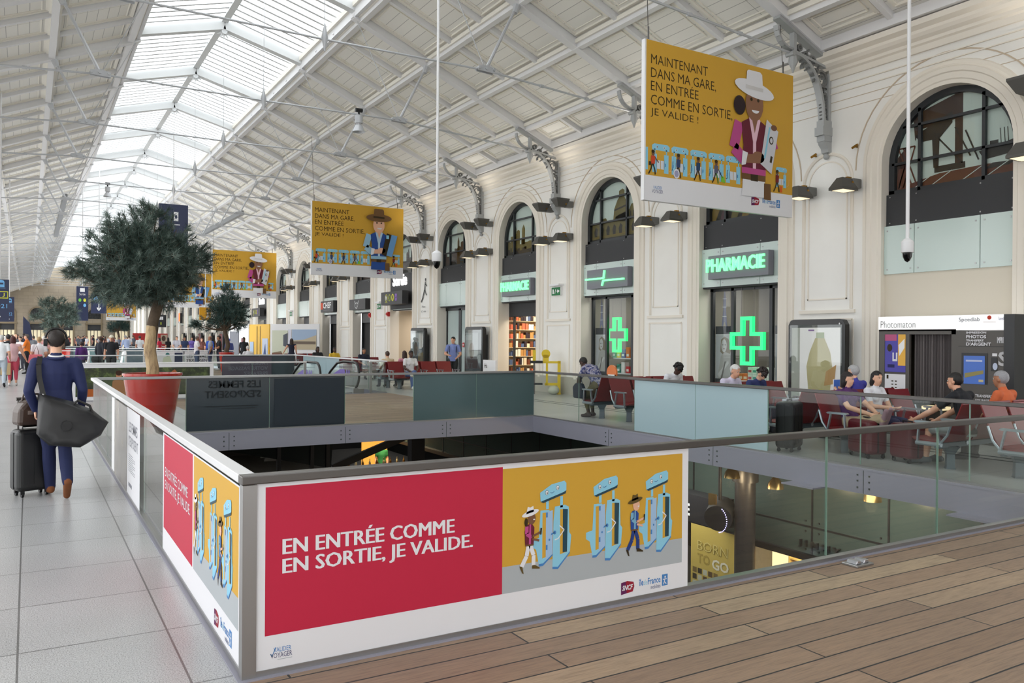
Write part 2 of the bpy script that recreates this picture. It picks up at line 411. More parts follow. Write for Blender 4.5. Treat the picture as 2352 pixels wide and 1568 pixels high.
def build_right_wall():
    b = B()
    lo = YC[0] - PER / 2
    b.face([(WX, Y0, 0), (WX, lo, 0), (WX, lo, EAVE + .3), (WX, Y0, EAVE + .3)])
    split = []
    for yc in YC: arched_wall(b, WX, yc, PER / 2, EAVE + .3, .42, 1)
    hi = YC[-1] + PER / 2
    b.face([(WX, hi, 0), (WX, Y1, 0), (WX, Y1, EAVE + .3), (WX, hi, EAVE + .3)])
    wall = struct(b.build('wall_right', ['wall_plaster', 'mould'], smooth=30))
    t = B()
    for i, yc in enumerate(YC):
        sweep_arch(t, yc, OW, .5, [(0, .0), (0, .035), (.07, .035), (.09, .055), (.2, .06), (.22, .085), (.3, .09), (.32, .06), (.36, .04), (.42, .04), (.44, 0)], WX)
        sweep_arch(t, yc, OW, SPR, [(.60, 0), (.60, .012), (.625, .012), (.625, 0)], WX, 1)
        yp = yc + PER / 2                                          # pilaster panel with arched head
        if i < 26:
            sweep_arch(t, yp, .64, 2.42, [(0, 0), (0, .03), (-.03, .045), (-.06, .03), (-.07, 0)], WX, spr=5.12)
            sweep_arch(t, yp, .5, 2.62, [(0, 0), (0, .016), (-.03, .016), (-.03, 0)], WX, spr=5.08)
            for (z0, z1, hw, w_) in ((2.33, 2.40, .70, .05), (.62, .66, .64, .02), (2.18, 2.22, .64, .02)):
                t.box((WX - w_, yp - hw, z0), (WX, yp + hw, z1))
            for s in (-1, 1): t.box((WX - .02, yp + s * .64 - .02, .62), (WX, yp + s * .64 + .02, 2.2))
            t.box((WX - .016, yp - .5, 2.62), (WX, yp + .5, 2.65))
    for i in range(27):                                            # stone plinths between openings
        yp = YC[0] - PER / 2 + PER * i
        t.box((WX - .06, yp - (PER / 2 - OW) + .02, 0), (WX, yp + (PER / 2 - OW) - .02, .55), 2)
    struct(t.build('baseboard_right', ['mould', 'cream_shadowline', mat('plinth_stone', (176, 172, 160), .6, noise=.08, scale=3)], wall, smooth=35))
    c = B()
    prof = [(0, 6.98), (.03, 6.98), (.03, 7.0), (0, 7.0), (0, 7.12), (.03, 7.12), (.03, 7.14), (0, 7.14), (0, 7.28), (.05, 7.28), (.05, 7.4), (.09, 7.43), (.09, 7.49), (.16, 7.54), (.2, 7.6), (.2, 7.66), (.3, 7.72), (.3, 7.83), (0, 7.86)]
    for (p, q) in zip(prof, prof[1:]):
        if p[0] == 0 and q[0] == 0: continue
        c.face([(WX - p[0], Y0, p[1]), (WX - p[0], Y1, p[1]), (WX - q[0], Y1, q[1]), (WX - q[0], Y0, q[1])])
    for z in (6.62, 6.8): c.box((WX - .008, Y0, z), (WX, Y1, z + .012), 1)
    struct(c.build('cornice', ['mould', 'cream_shadowline'], wall))
    return wall
build_right_wall()

def build_far_and_left():
    b = B(); x0, x1 = LX - 2, WX + 2
    xs = [1.25, 5.3, 9.35, 13.4, -2.8]
    xs.sort()
    # far wall: strips between openings
    r = 1.08; top = 13.0
    edges = [x0] + [q for x in xs for q in (x - r, x + r)] + [x1]
    for a, c in zip(edges[0::2], edges[1::2]): b.box((a, Y1, 0), (c, Y1 + .5, top))
    for x in xs:
        b.box((x - r, Y1, 3.7), (x + r, Y1 + .5, 4.65)); b.box((x - r - .25, Y1 - .25, 3.75), (x + r + .25, Y1, 3.95), 1)
        n = 14
        arc = [(x - r * math.cos(math.pi * k / n), 5.3 + r * math.sin(math.pi * k / n)) for k in range(n + 1)]
        for p, q in zip(arc, arc[1:]): b.face([(p[0], Y1, p[1]), (q[0], Y1, q[1]), (q[0], Y1, top), (p[0], Y1, top)])
        for s in (-1, 1): b.box((x + s * r - .12, Y1 - .12, 0), (x + s * r + .12, Y1, 5.3), 1)
        for p, q in zip(arc, arc[1:]): b.bar((p[0], Y1 - .06, p[1]), (q[0], Y1 - .06, q[1]), .22, .22, 1)
    struct(b.build('wall_far', ['unlit_stone', mat('stone_trim', (128, 114, 92), .8)]))
    for i, x in enumerate(xs):
        g = B(); g.box((x - r, Y1 + .3, 4.6), (x + r, Y1 + .34, 6.4))
        wn = struct(g.build('window_%d' % (40 + i), mat('dim_glass', (46, 48, 50), .2)))
        f = B()
        for k in range(-2, 3): f.box((x + k * .42 - .03, Y1 + .2, 4.6), (x + k * .42 + .03, Y1 + .28, 6.4))
        for z in (5.0, 5.4, 5.9): f.box((x - r, Y1 + .2, z - .03), (x + r, Y1 + .28, z + .03))
        f.build('window_frame', 'dark_frame', wn)
        s = B(); s.box((x - r, Y1 + .3, 0), (x + r, Y1 + .34, 2.85)); dr = struct(s.build('door_%d' % (40 + i), emit('far_shop_glow', (225, 212, 180), .4)))
        s = B()
        for k in range(-2, 3): s.box((x + k * .5 - .04, Y1 + .2, 0), (x + k * .5 + .04, Y1 + .28, 2.85))
        s.box((x - r, Y1 + .16, 2.75), (x + r, Y1 + .29, 3.7)); s.build('door_frame', 'dark_panel', dr)
        a = Art((x - .75, Y1 + .15, 3.0), (1, 0, 0), (0, 0, 1), (0, -1, 0), .01)
        a.text('CORNER', 0, 0, 'white', 1, width=1.5, bold=.02) if False else None
    # unseen left side: arches widened so platform daylight brightens the roof
    b = B()
    for k in range(-4, 28):
        yc = 8.93 + PER * k
        arched_wall(b, LX, yc, PER / 2, EAVE + .3, -.42, 1, 0, 12, 2.15, 5.0)
    struct(b.build('wall_left', ['wall_plaster', 'mould']))
    b = B(); b.box((LX - 26, -30, -.14), (LX, Y1, -.02)); struct(b.build('platform_ground', mat('platform', (205, 203, 198), .8)))  # unseen ground kept pale to bounce daylight up to the roof
    # unseen end wall behind, three tall openings made to light the banner fronts
    b = B()
    for a, c in ((LX, -2.6), (.6, 2.6), (8, 10), (13.2, WX)): b.box((a, Y0 - .4, 0), (c, Y0, 12))
    b.box((LX, Y0 - .4, 6.5), (WX, Y0, 12)); struct(b.build('wall_back', 'wall_plaster'))
build_far_and_left()

# ---- roof -----------------------------------------------------------------------------
TR = [YC[0] + PER / 2 + PER * k for k in range(26)]       # truss / bracket lines
def build_roof():
    b = B()
    th = .12
    yA, yB = Y0 - .5, Y1 + .3
    for (xa, xb) in ((WX + .35, SKY_R), (LX - .35, SKY_L)):
        za, zb = zroof(xa), zroof(xb)
        b.add([(xa, yA, za + .2), (xb, yA, zb + .2), (xb, yB, zb + .2), (xa, yB, za + .2), (xa, yA, za + .3), (xb, yA, zb + .3), (xb, yB, zb + .3), (xa, yB, za + .3)],
              [(0, 1, 2, 3), (7, 6, 5, 4), (0, 4, 5, 1), (1, 5, 6, 2), (2, 6, 7, 3), (3, 7, 4, 0)])
    ce = struct(b.build('ceiling', 'roof_boards'))
    r = B(); p = B(); f = B()
    sub = PER / 3
    PUR = [13.42, 11.75, 10.05, 8.0]
    for side in (1, -1):
        mx = (lambda x: x) if side == 1 else (lambda x: 2 * RX - x)
        for k in range(-7, 85):
            y = TR[0] + sub * k
            if y > Y1: break
            main = (k % 3 == 0)
            w_, h_ = (.2, .22) if main else (.11, .13)
            xa, xb = mx(WX - .05), mx(SKY_R - .05)
            r.bar((xa, y, zroof(xa) + .2 - h_ / 2), (xb, y, zroof(xb) + .2 - h_ / 2), w_, h_)
            if main:
                r.bar((xa, y, zroof(xa) - .03), (xb, y, zroof(xb) - .03), .24, .03)
            # coffer frames
            y0, y1 = y, y + sub
            rows = [WX - .32] + PUR
            for xo, xi in zip(rows, rows[1:]):
                a0, a1 = xo - .17, xi + .17
                c0, c1 = y0 + .19, y1 - .19
                for t_, wd in ((0, .09),):
                    P = lambda x, yy: (mx(x), yy, zroof(mx(x)) + .19)
                    f.bar(P(a0, c0), P(a1, c0), wd, .05); f.bar(P(a0, c1), P(a1, c1), wd, .05)
                    f.bar(P(a0, c0), P(a0, c1), wd, .05); f.bar(P(a1, c0), P(a1, c1), wd, .05)
                    if k < 30:
                        a2, a3, c2, c3 = a0 - .13, a1 + .13, c0 + .13, c1 - .13
                        for q in ((P(a2, c2), P(a3, c2)), (P(a2, c3), P(a3, c3)), (P(a2, c2), P(a2, c3)), (P(a3, c2), P(a3, c3))): f.bar(q[0], q[1], .03, .03)
        for j, xp in enumerate(PUR + [WX - .3]):
            x = mx(xp); z = zroof(x) + .08
            p.bar((x, yA, z), (x, yB, z), .17, .2)
            if j < 3: p.bar((x - .11 * side, yA, z + .06), (x - .11 * side, yB, z + .06), .07, .1, 1); p.bar((x + .11 * side, yA, z + .06), (x + .11 * side, yB, z + .06), .07, .1, 1)
        # moulded edge of the skylight
        x = mx(SKY_R); z = zroof(x)
        p.bar((x, yA, z + .22), (x, yB, z + .22), .1, .4, 0); p.bar((x + .12 * side, yA, z + .08), (x + .12 * side, yB, z + .08), .12, .16, 1)
        p.bar((x - .08 * side, yA, z + .34), (x - .08 * side, yB, z + .34), .1, .14, 1)
    r.build('rafter', 'rafter_paint', ce); p.build('purlin', ['rafter_paint', 'panel_frame_paint'], ce); f.build('coffer_frame', 'panel_frame_paint', ce)
    # skylight
    g = B(); zr = 11.75; ze = zroof(SKY_R) + .42
    for s in (1, -1):
        x = RX + s * 2.55
        g.face([(RX, yA, zr + .1), (x, yA, ze + .08), (x, yB, ze + .08), (RX, yB, zr + .1)])
    m = bpy.data.materials.new('skylight_glass'); m.use_nodes = True; MATS['skylight_glass'] = m; nt = m.node_tree; nt.nodes.clear()
    o = nt.nodes.new('ShaderNodeOutputMaterial'); t = nt.nodes.new('ShaderNodeBsdfTransparent'); t.inputs[0].default_value = (.9, .93, .93, 1)
    nt.links.new(t.outputs[0], o.inputs[0])
    sk = struct(g.build('window_1', 'skylight_glass'))
    fr = B()
    y = yA
    while y < (75 if True else yB):
        for s in (1, -1): fr.bar((RX, y, zr + .05), (RX + s * 2.5, y, ze + .03), .1, .05)
        y += .43
    for yt in TR:
        for s in (1, -1): fr.bar((RX, yt, zr - .12), (RX + s * 2.55, yt, ze - .12), .26, .3, 1)
    fr.bar((RX, yA, zr + .02), (RX, yB, zr + .02), .2, .16, 1)
    fr.build('glazing_bar', [mat('bar_white', (216, 218, 220), .5), mat('sky_rafter', (214, 216, 217), .5)], sk)
build_roof()

# ---- iron brackets and tie-rod trusses ---------------------------------------------------
def proto_truss():
    t = thing('roof_truss', 'x', 'roof truss', (0, TR[2], 0), 0, 'iron tie-rod trusses under the roof')
    z8 = 8.0
    for s in (1, -1):
        mx = (lambda x: x) if s == 1 else (lambda x: 2 * RX - x)
        b = B(); b.tube([(mx(13.6), 0, 7.68), (mx(9.14), 0, z8)], .026, 8)
        for fr in (.35, .65):
            x_ = 13.6 + (9.14 - 13.6) * fr; b.tube([(mx(x_ - .05), 0, 7.68 + .32 * fr), (mx(x_ + .05), 0, 7.68 + .32 * fr)], .042, 8)
        b.build('tie_rod', 'rod_grey', t, 40)
        b = B(); b.tube([(mx(9.14), 0, z8), (mx(10.0), 0, zroof(10.0))], [.042, .036], 8); b.tube([(mx(9.92), 0, 9.5), (mx(10.0), 0, 9.72)], [.07, .1], 8); b.build('strut', 'rod_grey', t, 40)
        b = B(); b.tube([(mx(9.14), 0, z8), (mx(7.85), 0, zroof(7.85) - .02)], .012, 5); b.build('tension_rod', 'rod_grey', t)
        b = B()
        for dy in (-.06, .06): b.prism([(mx(9.14) - .22, z8 - .04), (mx(9.14) + .22, z8 - .06), (mx(9.14) + .22, z8 + .04), (mx(9.14) + .04, z8 + .1), (mx(9.14) - .22, z8 + .06)], 'y', dy - .012, dy + .012)
        for dx in (-.2, -.02, .18):
            b.tube([(mx(9.14) + dx, -.11, z8 + .02), (mx(9.14) + dx, .11, z8 + .02)], .035, 8)
        b.build('node_plate', 'rod_grey', t, 40)
    b = B(); b.tube([(1.46, 0, z8), (5.3, 0, z8 - .03), (9.14, 0, z8)], .024, 8); b.build('tie_rod', 'rod_grey', t, 40)
    b = B(); b.tube([(5.3, 0, 7.72), (5.3, 0, 7.86), (5.3, 0, 8.0), (5.3, 0, 8.12), (5.3, 0, 8.3)], [.015, .045, .075, .05, .012], 8); b.tube([(5.3, 0, 8.1), (5.3, 0, 11.6)], .008, 5)
    b.build('hanger', 'rod_grey', t, 40)
    b = B()
    for k in range(5):
        a = math.pi * (.15 + .7 * k / 4); b.tube([(5.3, 0, 11.42), (5.3 + .24 * math.cos(a + math.pi), 0, 11.42 + .2 * math.sin(a + math.pi))], [.05, .015], 6)
    b.tube([(5.3, -.1, 11.42), (5.3, .1, 11.42)], .09, 10); b.build('ridge_boss', 'bar_white', t, 40)
    return t
def bracket_geo():
    """cast-iron scrolled bracket, built at its wall point, arm towards -X"""
    t = thing('roof_bracket', 'x', 'bracket', (WX, TR[2], 0), 0, 'scrolled iron brackets along the right wall')
    b = B(); hw = .07
    arc = []
    for k in range(17):
        a = math.pi / 2 * k / 16
        arc.append((-.2 - .92 * (1 - math.cos(a)) ** 1.1, 0, 6.3 + 1.38 * math.sin(a)))
    for p, q in zip(arc, arc[1:]): b.bar(p, q, .15, .07, 0, up=(0, 1, 0)) if False else b.bar(p, q, .15, .06)
    b.box((-.09, -.075, 6.1), (-.01, .075, 7.75))
    b.bar((-.02, 0, 7.68), (-1.62, 0, zroof(WX - 1.62) - .1), .17, .07)
    b.bar((-.1, 0, 7.55), (-1.12, 0, 7.72), .12, .05)
    b.bar((-1.12, 0, 7.45), (-1.12, 0, zroof(WX - 1.12) - .1), .12, .08)
    a2 = [(-1.12 - .06 - .45 * math.sin(math.pi / 2 * k / 6), 0, 7.75 + .42 * (1 - math.cos(math.pi / 2 * k / 6))) for k in range(7)]
    for p, q in zip(a2, a2[1:]): b.bar(p, q, .12, .04)
    b.build('frame', 'iron_grey', t)
    s = B()
    def ring(x, z, r, wd=.035, n=16, a0=0, a1=360):
        pts = [(x + r * math.cos(math.radians(a0 + (a1 - a0) * k / n)), 0, z + r * math.sin(math.radians(a0 + (a1 - a0) * k / n))) for k in range(n + 1)]
        for p, q in zip(pts, pts[1:]): s.bar(p, q, .09, wd)
    ring(-.27, 7.3, .16, .045); ring(-.27, 7.3, .08, .02, 10, 0, 250); ring(-.18, 6.9, .085); ring(-.15, 6.66, .055); ring(-.13, 6.5, .04)
    ring(-.55, 7.62, .09); ring(-.78, 7.7, .07); ring(-.95, 7.83, .06); ring(-.75, 7.45, .1, .03, 12, 0, 200); ring(-.48, 7.4, .08, .025)
    for z in (6.45, 6.6, 6.75, 7.0, 7.1): s.bar((-.1, 0, z), (-.24 - (z - 6.4) * .12, 0, z + .1), .06, .03); s.bar((-.24 - (z - 6.4) * .1, 0, z), (-.1, 0, z + .12), .06, .03)
    s.bar((-.5, 0, 7.2), (-.3, 0, 7.6), .06, .03); s.bar((-.45, 0, 7.6), (-.75, 0, 7.4), .06, .03); s.bar((-.9, 0, 7.55), (-.65, 0, 7.85), .06, .03)
    s.build('scrollwork', mat('iron_shadow', (118, 119, 118), .5, .2), t)
    f = B()
    f.box((-.26, -.09, 6.28), (0, .09, 6.42)); f.box((-.3, -.11, 6.1), (0, .11, 6.28)); f.box((-.24, -.1, 5.98), (0, .1, 6.1))
    f.prism([(-.22, 5.98), (0, 5.98), (0, 5.72), (-.1, 5.76), (-.12, 5.85), (-.2, 5.92)], 'y', -.09, .09); f.ell((-.06, 0, 5.68), (.06, .06, .07))
    f.build('corbel', 'iron_grey', t, 40)
    d = B(); d.tube([(-1.12, 0, 7.7), (-1.12, 0, 7.5), (-1.12, 0, 7.4), (-1.12, 0, 7.28)], [.07, .1, .05, .012], 8); d.tube([(-1.2, -.1, 7.66), (-1.2, .1, 7.66)], .05, 8); d.build('pendant', 'iron_grey', t, 40)
    return t
P_T, P_B = proto_truss(), bracket_geo()
used_t = used_b = False
for i, y in enumerate(TR):
    if y < 5 or y > 118: continue
    k = sum(1 for q in TR if 5 < q <= y) - 1
    lb = ORD[k] + ' iron tie-rod truss under the roof, counting from the near end of the hall'
    if not used_t: P_T.location = (0, y, 0); P_T['label'] = lb; used_t = True
    else: dup(P_T, (0, y, 0), 0, lb)
    if y < 100:
        kb = sum(1 for q in TR if 8 < q <= y) - 1
        if kb < 0: continue
        lb = ORD[kb] + ' scrolled grey iron roof bracket on the right wall, counting from the photo booth'
        if not used_b: P_B.location = (WX, y, 0); P_B['label'] = lb; used_b = True
        else: dup(P_B, (WX, y, 0), 0, lb)
# ================================================================== BAYS OF THE RIGHT WALL
mat('art_sky', (196, 208, 202), .5); mat('art_brown', (58, 36, 27), .6); mat('art_dark', (40, 34, 30), .6)
mat('art_olive', (104, 92, 44), .6); mat('art_ochre', (120, 96, 34), .6); mat('art_rust', (92, 48, 30), .6); mat('art_plum', (74, 44, 52), .6)
SHOP_Z = 3.08
def window_art(k, yc):
    """printed scene behind the arched glazing"""
    A = Art((WX + .3, yc + OW, 4.69), (0, -1, 0), (0, 0, 1), (-1, 0, 0), .004)
    W = 2 * OW; rnd = random.Random(100 + k); top = SPR - 4.69
    pts = [(0, 0), (W, 0), (W, top)] + [(OW + 1.24 * math.cos(math.pi * i / 24), top + 1.24 * math.sin(math.pi * i / 24)) for i in range(25)] + [(0, top)]
    A.poly(pts, 'art_sky', 0)
    def inside(x): return top + math.sqrt(max(0, 1.22 ** 2 - (x - OW) ** 2))
    if k == 3 + 0:   # harbour: water tower, gantry and ship
        A.poly([(0, 0), (W, 0), (W, .22), (1.9, .3), (1.0, .28), (0, .1)], 'art_rust', 1)
        A.poly([(0, .1), (.35, .3), (.35, .95), (0, .6)], 'art_brown', 1); A.rect(.9, .3, 1.5, .42, 'art_dark', 2); A.poly([(.1, .12), (.35, .12), (.3, .5), (.15, .5)], 'art_rust', 2)
        A.poly([(.45, 1.5), (1.45, 1.76), (1.45, .35), (1.3, .35), (1.3, 1.25), (.6, 1.2), (.5, 1.0)], 'art_brown', 1)
        A.poly([(.5, 1.1), (1.25, 1.42), (1.25, 1.2), (1.0, .95), (.98, .4), (.88, .4), (.85, .95), (.6, .95)], 'art_dark', 2)
        for q in (.15, .25): A.line([(q, .1), (q + .25, .9), (q, .9), (q + .3, .1)], .03, 'art_rust', 2)
        A.line([(.98, .95), (1.45, .4)], .03, 'art_dark', 2); A.line([(1.5, 1.0), (1.75, .4)], .03, 'art_dark', 2); A.line([(1.6, .5), (1.3, 1.1)], .03, 'art_dark', 2)
        A.poly([(1.75, .55), (1.85, .38), (2.3, .42), (2.42, .68), (2.1, .6)], 'art_dark', 2)
        A.rect(1.95, .58, 2.1, .7, 'art_dark', 2)
        for q in (2.15, 2.22, 2.28): A.line([(q, .6), (q - .02, .9)], .012, 'art_dark', 2)
        A.poly([(1.85, .2), (2.3, .22), (2.42, .28), (2.0, .3)], 'art_dark', 2)
        for q in (.4, .75, 1.35, 1.8): A.line([(q, .02), (q + .5, .3)], .015, 'art_sky', 3)
    elif k == 4:     # awning stripes
        for i in range(7): A.poly([(i * .36, 0), (i * .36 + .2, 0), (min(W, i * .36 + .62), .8), (i * .36 + .3, .8)], ['art_ochre', 'art_plum', 'art_olive'][i % 3], 2)
        A.poly([(0, 0), (W, 0), (W, .9), (.3, .8), (0, .5)], 'art_dark', 1)
    elif k == 5:     # domed pavilion
        A.poly([(0, 0), (W, 0), (W, .95), (2.2, 1.0), (2.0, 1.0), (1.9, .85), (1.3, .72), (1.2, .62), (.9, .6), (.8, .72), (.6, .72), (.5, .6), (.15, .6), (0, .5)], 'art_olive', 1)
        A.poly([(1.15, .6), (1.2, .95), (1.35, 1.2), (1.42, 1.25), (1.42, 1.45), (1.58, 1.5), (1.68, 1.45), (1.68, 1.25), (1.8, 1.05), (1.88, .8), (1.88, .5)], 'art_olive', 1)
        A.line([(1.2, .9), (1.85, 1.0)], .05, 'art_dark', 2)
        for i in range(7): A.poly([(.25 + i * .3, .2), (.37 + i * .3, .2), (.4 + i * .3, .42), (.3 + i * .3, .5), (.22 + i * .3, .35)], 'art_dark', 2)
        A.rect(0, 0, W, .12, 'art_dark', 2); A.line([(0, .16), (W, .2)], .03, 'art_ochre', 3)
        for i in range(5): A.rect(1.95 + i * .12, .55, 2.0 + i * .12, .8, 'art_dark', 2)
    else:
        c1, c2 = rnd.choice([('art_rust', 'art_brown'), ('art_brown', 'art_dark'), ('art_plum', 'art_brown'), ('art_olive', 'art_dark')])
        x = 0; pts = [(0, 0)]; big = rnd.uniform(.5, 1.6)
        while x < W - .02:
            wd = rnd.uniform(.07, .3); h = rnd.uniform(.35, .62) + (.35 if abs(x - big) < .35 else 0)
            x2 = min(W, x + wd)
            h = min(h, inside(x) - .05, inside(x2) - .05)
            pts += [(x, h), ((x + x2) / 2, h + (rnd.uniform(.0, .1) if rnd.random() < .5 else 0)), (x2, h)]; x = x2
        pts.append((W, 0)); A.poly(pts, c1, 1)
        tw = big; A.poly([(tw, .4), (tw + .16, .4), (tw + .16, 1.0), (tw + .08, 1.2), (tw, 1.0)], c1, 1)
        if k == 6: A.poly([(tw + .55, .4), (tw + .75, .4), (tw + .75, .95), (tw + .65, 1.1), (tw + .55, .95)], c1, 1)
        for i in range(12):
            q = rnd.uniform(.05, W - .3); A.rect(q, rnd.uniform(.08, .2), q + rnd.uniform(.08, .25), rnd.uniform(.22, .34), c2, 2)
        A.poly([(0, 0), (W, 0), (W, rnd.uniform(.1, .3)), (0, rnd.uniform(.05, .2))], c2, 3)
    return A
def window_unit(k, yc, num, full=True):
    wn = sempty('window_%d' % num)
    b = B(); prof = [(0, -.2), (-.12, -.2), (-.12, -.3), (0, -.3)]
    sweep_arch(b, yc, OW, 4.69, prof, WX)
    b.box((WX + .2, yc - OW, 4.66), (WX + .3, yc + OW, 4.76))
    if full:
        def hz(dy): return SPR + math.sqrt(max(.01, 1.2 ** 2 - dy * dy))
        for dy in (-.62, .62): b.box((WX + .2, yc + dy - .03, 4.69), (WX + .27, yc + dy + .03, hz(dy)))
        for z in (5.28, 5.98):
            hw = 1.2 if z < SPR + .1 else math.sqrt(1.2 ** 2 - (z - SPR) ** 2)
            b.box((WX + .2, yc - hw, z - .025), (WX + .27, yc + hw, z + .025))
    b.build('window_frame', 'dark_frame', wn, smooth=30)
    window_art(k, yc).build('window_picture', wn)
    g = B(); P = [(WX + .24, y, z) for y, z in arch_pts(yc, 1.2, 4.69)]; g.face(P); g.build('window_pane', 'pane_glass', wn)
    d = B(); d.box((WX + .12, yc - OW + .005, 4.05), (WX + .2, yc + OW - .005, 4.67))
    for dy in (-1.18, -.62, .62, 1.18):
        for z in (4.1, 4.62): d.box((WX + .113, yc + dy - .012, z - .012), (WX + .12, yc + dy + .012, z + .012), 1)
    d.build('spandrel_panel', ['dark_panel', 'steel'], wn)
    p = B()
    for (a, c) in ((-OW + .005, -.66), (-.645, .61), (.625, OW - .005)):
        p.box((WX + .06, yc + a, SHOP_Z), (WX + .11, yc + c, 4.035))
        if k < 12:
            for y in (a + .07, c - .07):
                for z in (SHOP_Z + .09, 3.94): p.box((WX + .052, yc + y - .014, z - .014), (WX + .06, yc + y + .014, z + .014), 1)
    p.box((WX + .11, yc - OW, SHOP_Z - .04), (WX + .3, yc + OW, 4.05), 2)
    p.build('glass_fascia', ['pale_green_panel', 'steel', 'dark_panel'], wn)
    return wn
for k, yc in enumerate(YC):
    if k < 2: continue
    if k > 24: break
    window_unit(k, yc, k, k < 20)
for k in (0, 1, 25, 26):
    b = B(); b.box((WX + .3, YC[k] - OW, 0), (WX + .4, YC[k] + OW, 6.6)); struct(b.build('window_%d' % (60 + k), 'dark_panel'))

# --- back-of-shop shells
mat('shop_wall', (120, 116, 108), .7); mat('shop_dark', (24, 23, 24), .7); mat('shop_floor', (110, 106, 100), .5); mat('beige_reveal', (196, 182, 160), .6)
mat('grey_wood', (118, 110, 100), .6, noise=.15, scale=14); mat('shutter_grey', (62, 63, 66), .5)
def shop_shell(num, yc, depth, wall='shop_wall', half=1.6, top=3.4, floor_='shop_floor', ceil='shop_wall'):
    b = B(); x0, x1 = WX + .43, WX + .43 + depth
    b.box((x1, yc - half, 0), (x1 + .05, yc + half, top)); b.box((x0, yc - half - .05, 0), (x1, yc - half, top)); b.box((x0, yc + half, 0), (x1, yc + half + .05, top))
    b.box((x0 - .43, yc - half, -.05), (x1, yc + half, -.001), 1); b.box((x0, yc - half, top), (x1, yc + half, top + .05), 2)
    return struct(b.build('wall_shop_%d' % num, [wall, floor_, ceil]))
def lamp_area(name, loc, size, power, color=(1, .9, .75), rot=(0, 0, 0)):
    l = bpy.data.lights.new(name, 'AREA'); l.energy = power; l.size = size; l.color = color
    o = bpy.data.objects.new(name, l); o.location = loc; o.rotation_euler = rot; link(o); return o
# bay behind the booth: plain infill
b = B(); b.box((WX + .1, YC[3] - OW, 0), (WX + .2, YC[3] + OW, SHOP_Z)); struct(b.build('wall_infill', mat('infill_cream', (214, 206, 190), .6)))

def portrait(A, x0, y0, w_, h_, l=1):
    """black-and-white portrait of a woman with folded arms"""
    g1, g2, g3, g4 = col((214, 214, 214)), col((188, 186, 184)), col((150, 138, 122)), col((120, 116, 114))
    A.rect(x0, y0, x0 + w_, y0 + h_, col((200, 202, 206)), l)
    X = lambda u: x0 + u * w_; Y = lambda v: y0 + v * h_
    A.poly([(X(.25), Y(.62)), (X(.3), Y(.9)), (X(.5), Y(.97)), (X(.75), Y(.92)), (X(.95), Y(.7)), (X(.8), Y(.5)), (X(.45), Y(.55))], g3, l + 1)
    A.poly([(X(.1), Y(.05)), (X(.3), Y(.52)), (X(.55), Y(.62)), (X(.85), Y(.58)), (X(.98), Y(.4)), (X(.98), Y(0)), (X(.12), Y(0))], g2, l + 2)
    A.oval(X(.5), Y(.76), .17 * w_, .15 * h_, g1, l + 3)
    A.poly([(X(.1), Y(.1)), (X(.75), Y(.42)), (X(.8), Y(.36)), (X(.2), Y(.02))], g1, l + 3)
    A.poly([(X(.55), Y(.4)), (X(.62), Y(.4)), (X(.4), Y(0)), (X(.3), Y(0))], g4, l + 4)
    for u in (.43, .57): A.oval(X(u), Y(.78), .035 * w_, .012 * h_, g4, l + 4)
    A.oval(X(.5), Y(.69), .05 * w_, .012 * h_, col((150, 110, 110)), l + 4)
def tower(A, x, y0, h_, l=1):
    c = col((140, 142, 170))
    A.poly([(x - .1 * h_, y0), (x - .05 * h_, y0 + .45 * h_), (x - .05 * h_, y0 + .72 * h_), (x, y0 + h_), (x + .05 * h_, y0 + .72 * h_), (x + .05 * h_, y0 + .45 * h_), (x + .1 * h_, y0), (x + .06 * h_, y0), (x, y0 + .12 * h_), (x - .06 * h_, y0)], c, l)
    for q in (.25, .5, .72): A.rect(x - .075 * h_, y0 + q * h_, x + .075 * h_, y0 + (q + .02) * h_, col((225, 226, 232)), l + 1)
def green_cross(name, label, yc, zc, x, s=.62, parent=None):
    b = B(); a = s * .36
    def outline(r, a):
        return [(-a, -r), (a, -r), (a, -a), (r, -a), (r, a), (a, a), (a, r), (-a, r), (-a, a), (-r, a), (-r, -a), (-a, -a)]
    O = outline(s, a); t = s * .15; I = outline(s - t, a - t)
    for i in range(12):
        j = (i + 1) % 12
        for xx, dx in ((x, 0),):
            b.add([(xx, yc - O[i][0], zc + O[i][1] * 1.12), (xx, yc - O[j][0], zc + O[j][1] * 1.12), (xx, yc - I[j][0], zc + I[j][1] * 1.12), (xx, yc - I[i][0], zc + I[i][1] * 1.12),
                   (xx + .1, yc - O[i][0], zc + O[i][1] * 1.12), (xx + .1, yc - O[j][0], zc + O[j][1] * 1.12), (xx + .1, yc - I[j][0], zc + I[j][1] * 1.12), (xx + .1, yc - I[i][0], zc + I[i][1] * 1.12)],
                  [(0, 1, 2, 3), (7, 6, 5, 4), (0, 4, 5, 1), (2, 6, 7, 3)])
    o = tag(b.build(name, emit('green_neon', (40, 235, 120), 1.1)), label, 'sign', 'lit green pharmacy crosses'); 
    w_ = B()
    for dy in (-.2, .2): w_.tube([(x + .05, yc + dy, zc + s * 1.1), (x + .05, yc + dy, 3.05)], .006, 5)
    w_.build('hanging_wire', 'steel_dark', o)
    return o
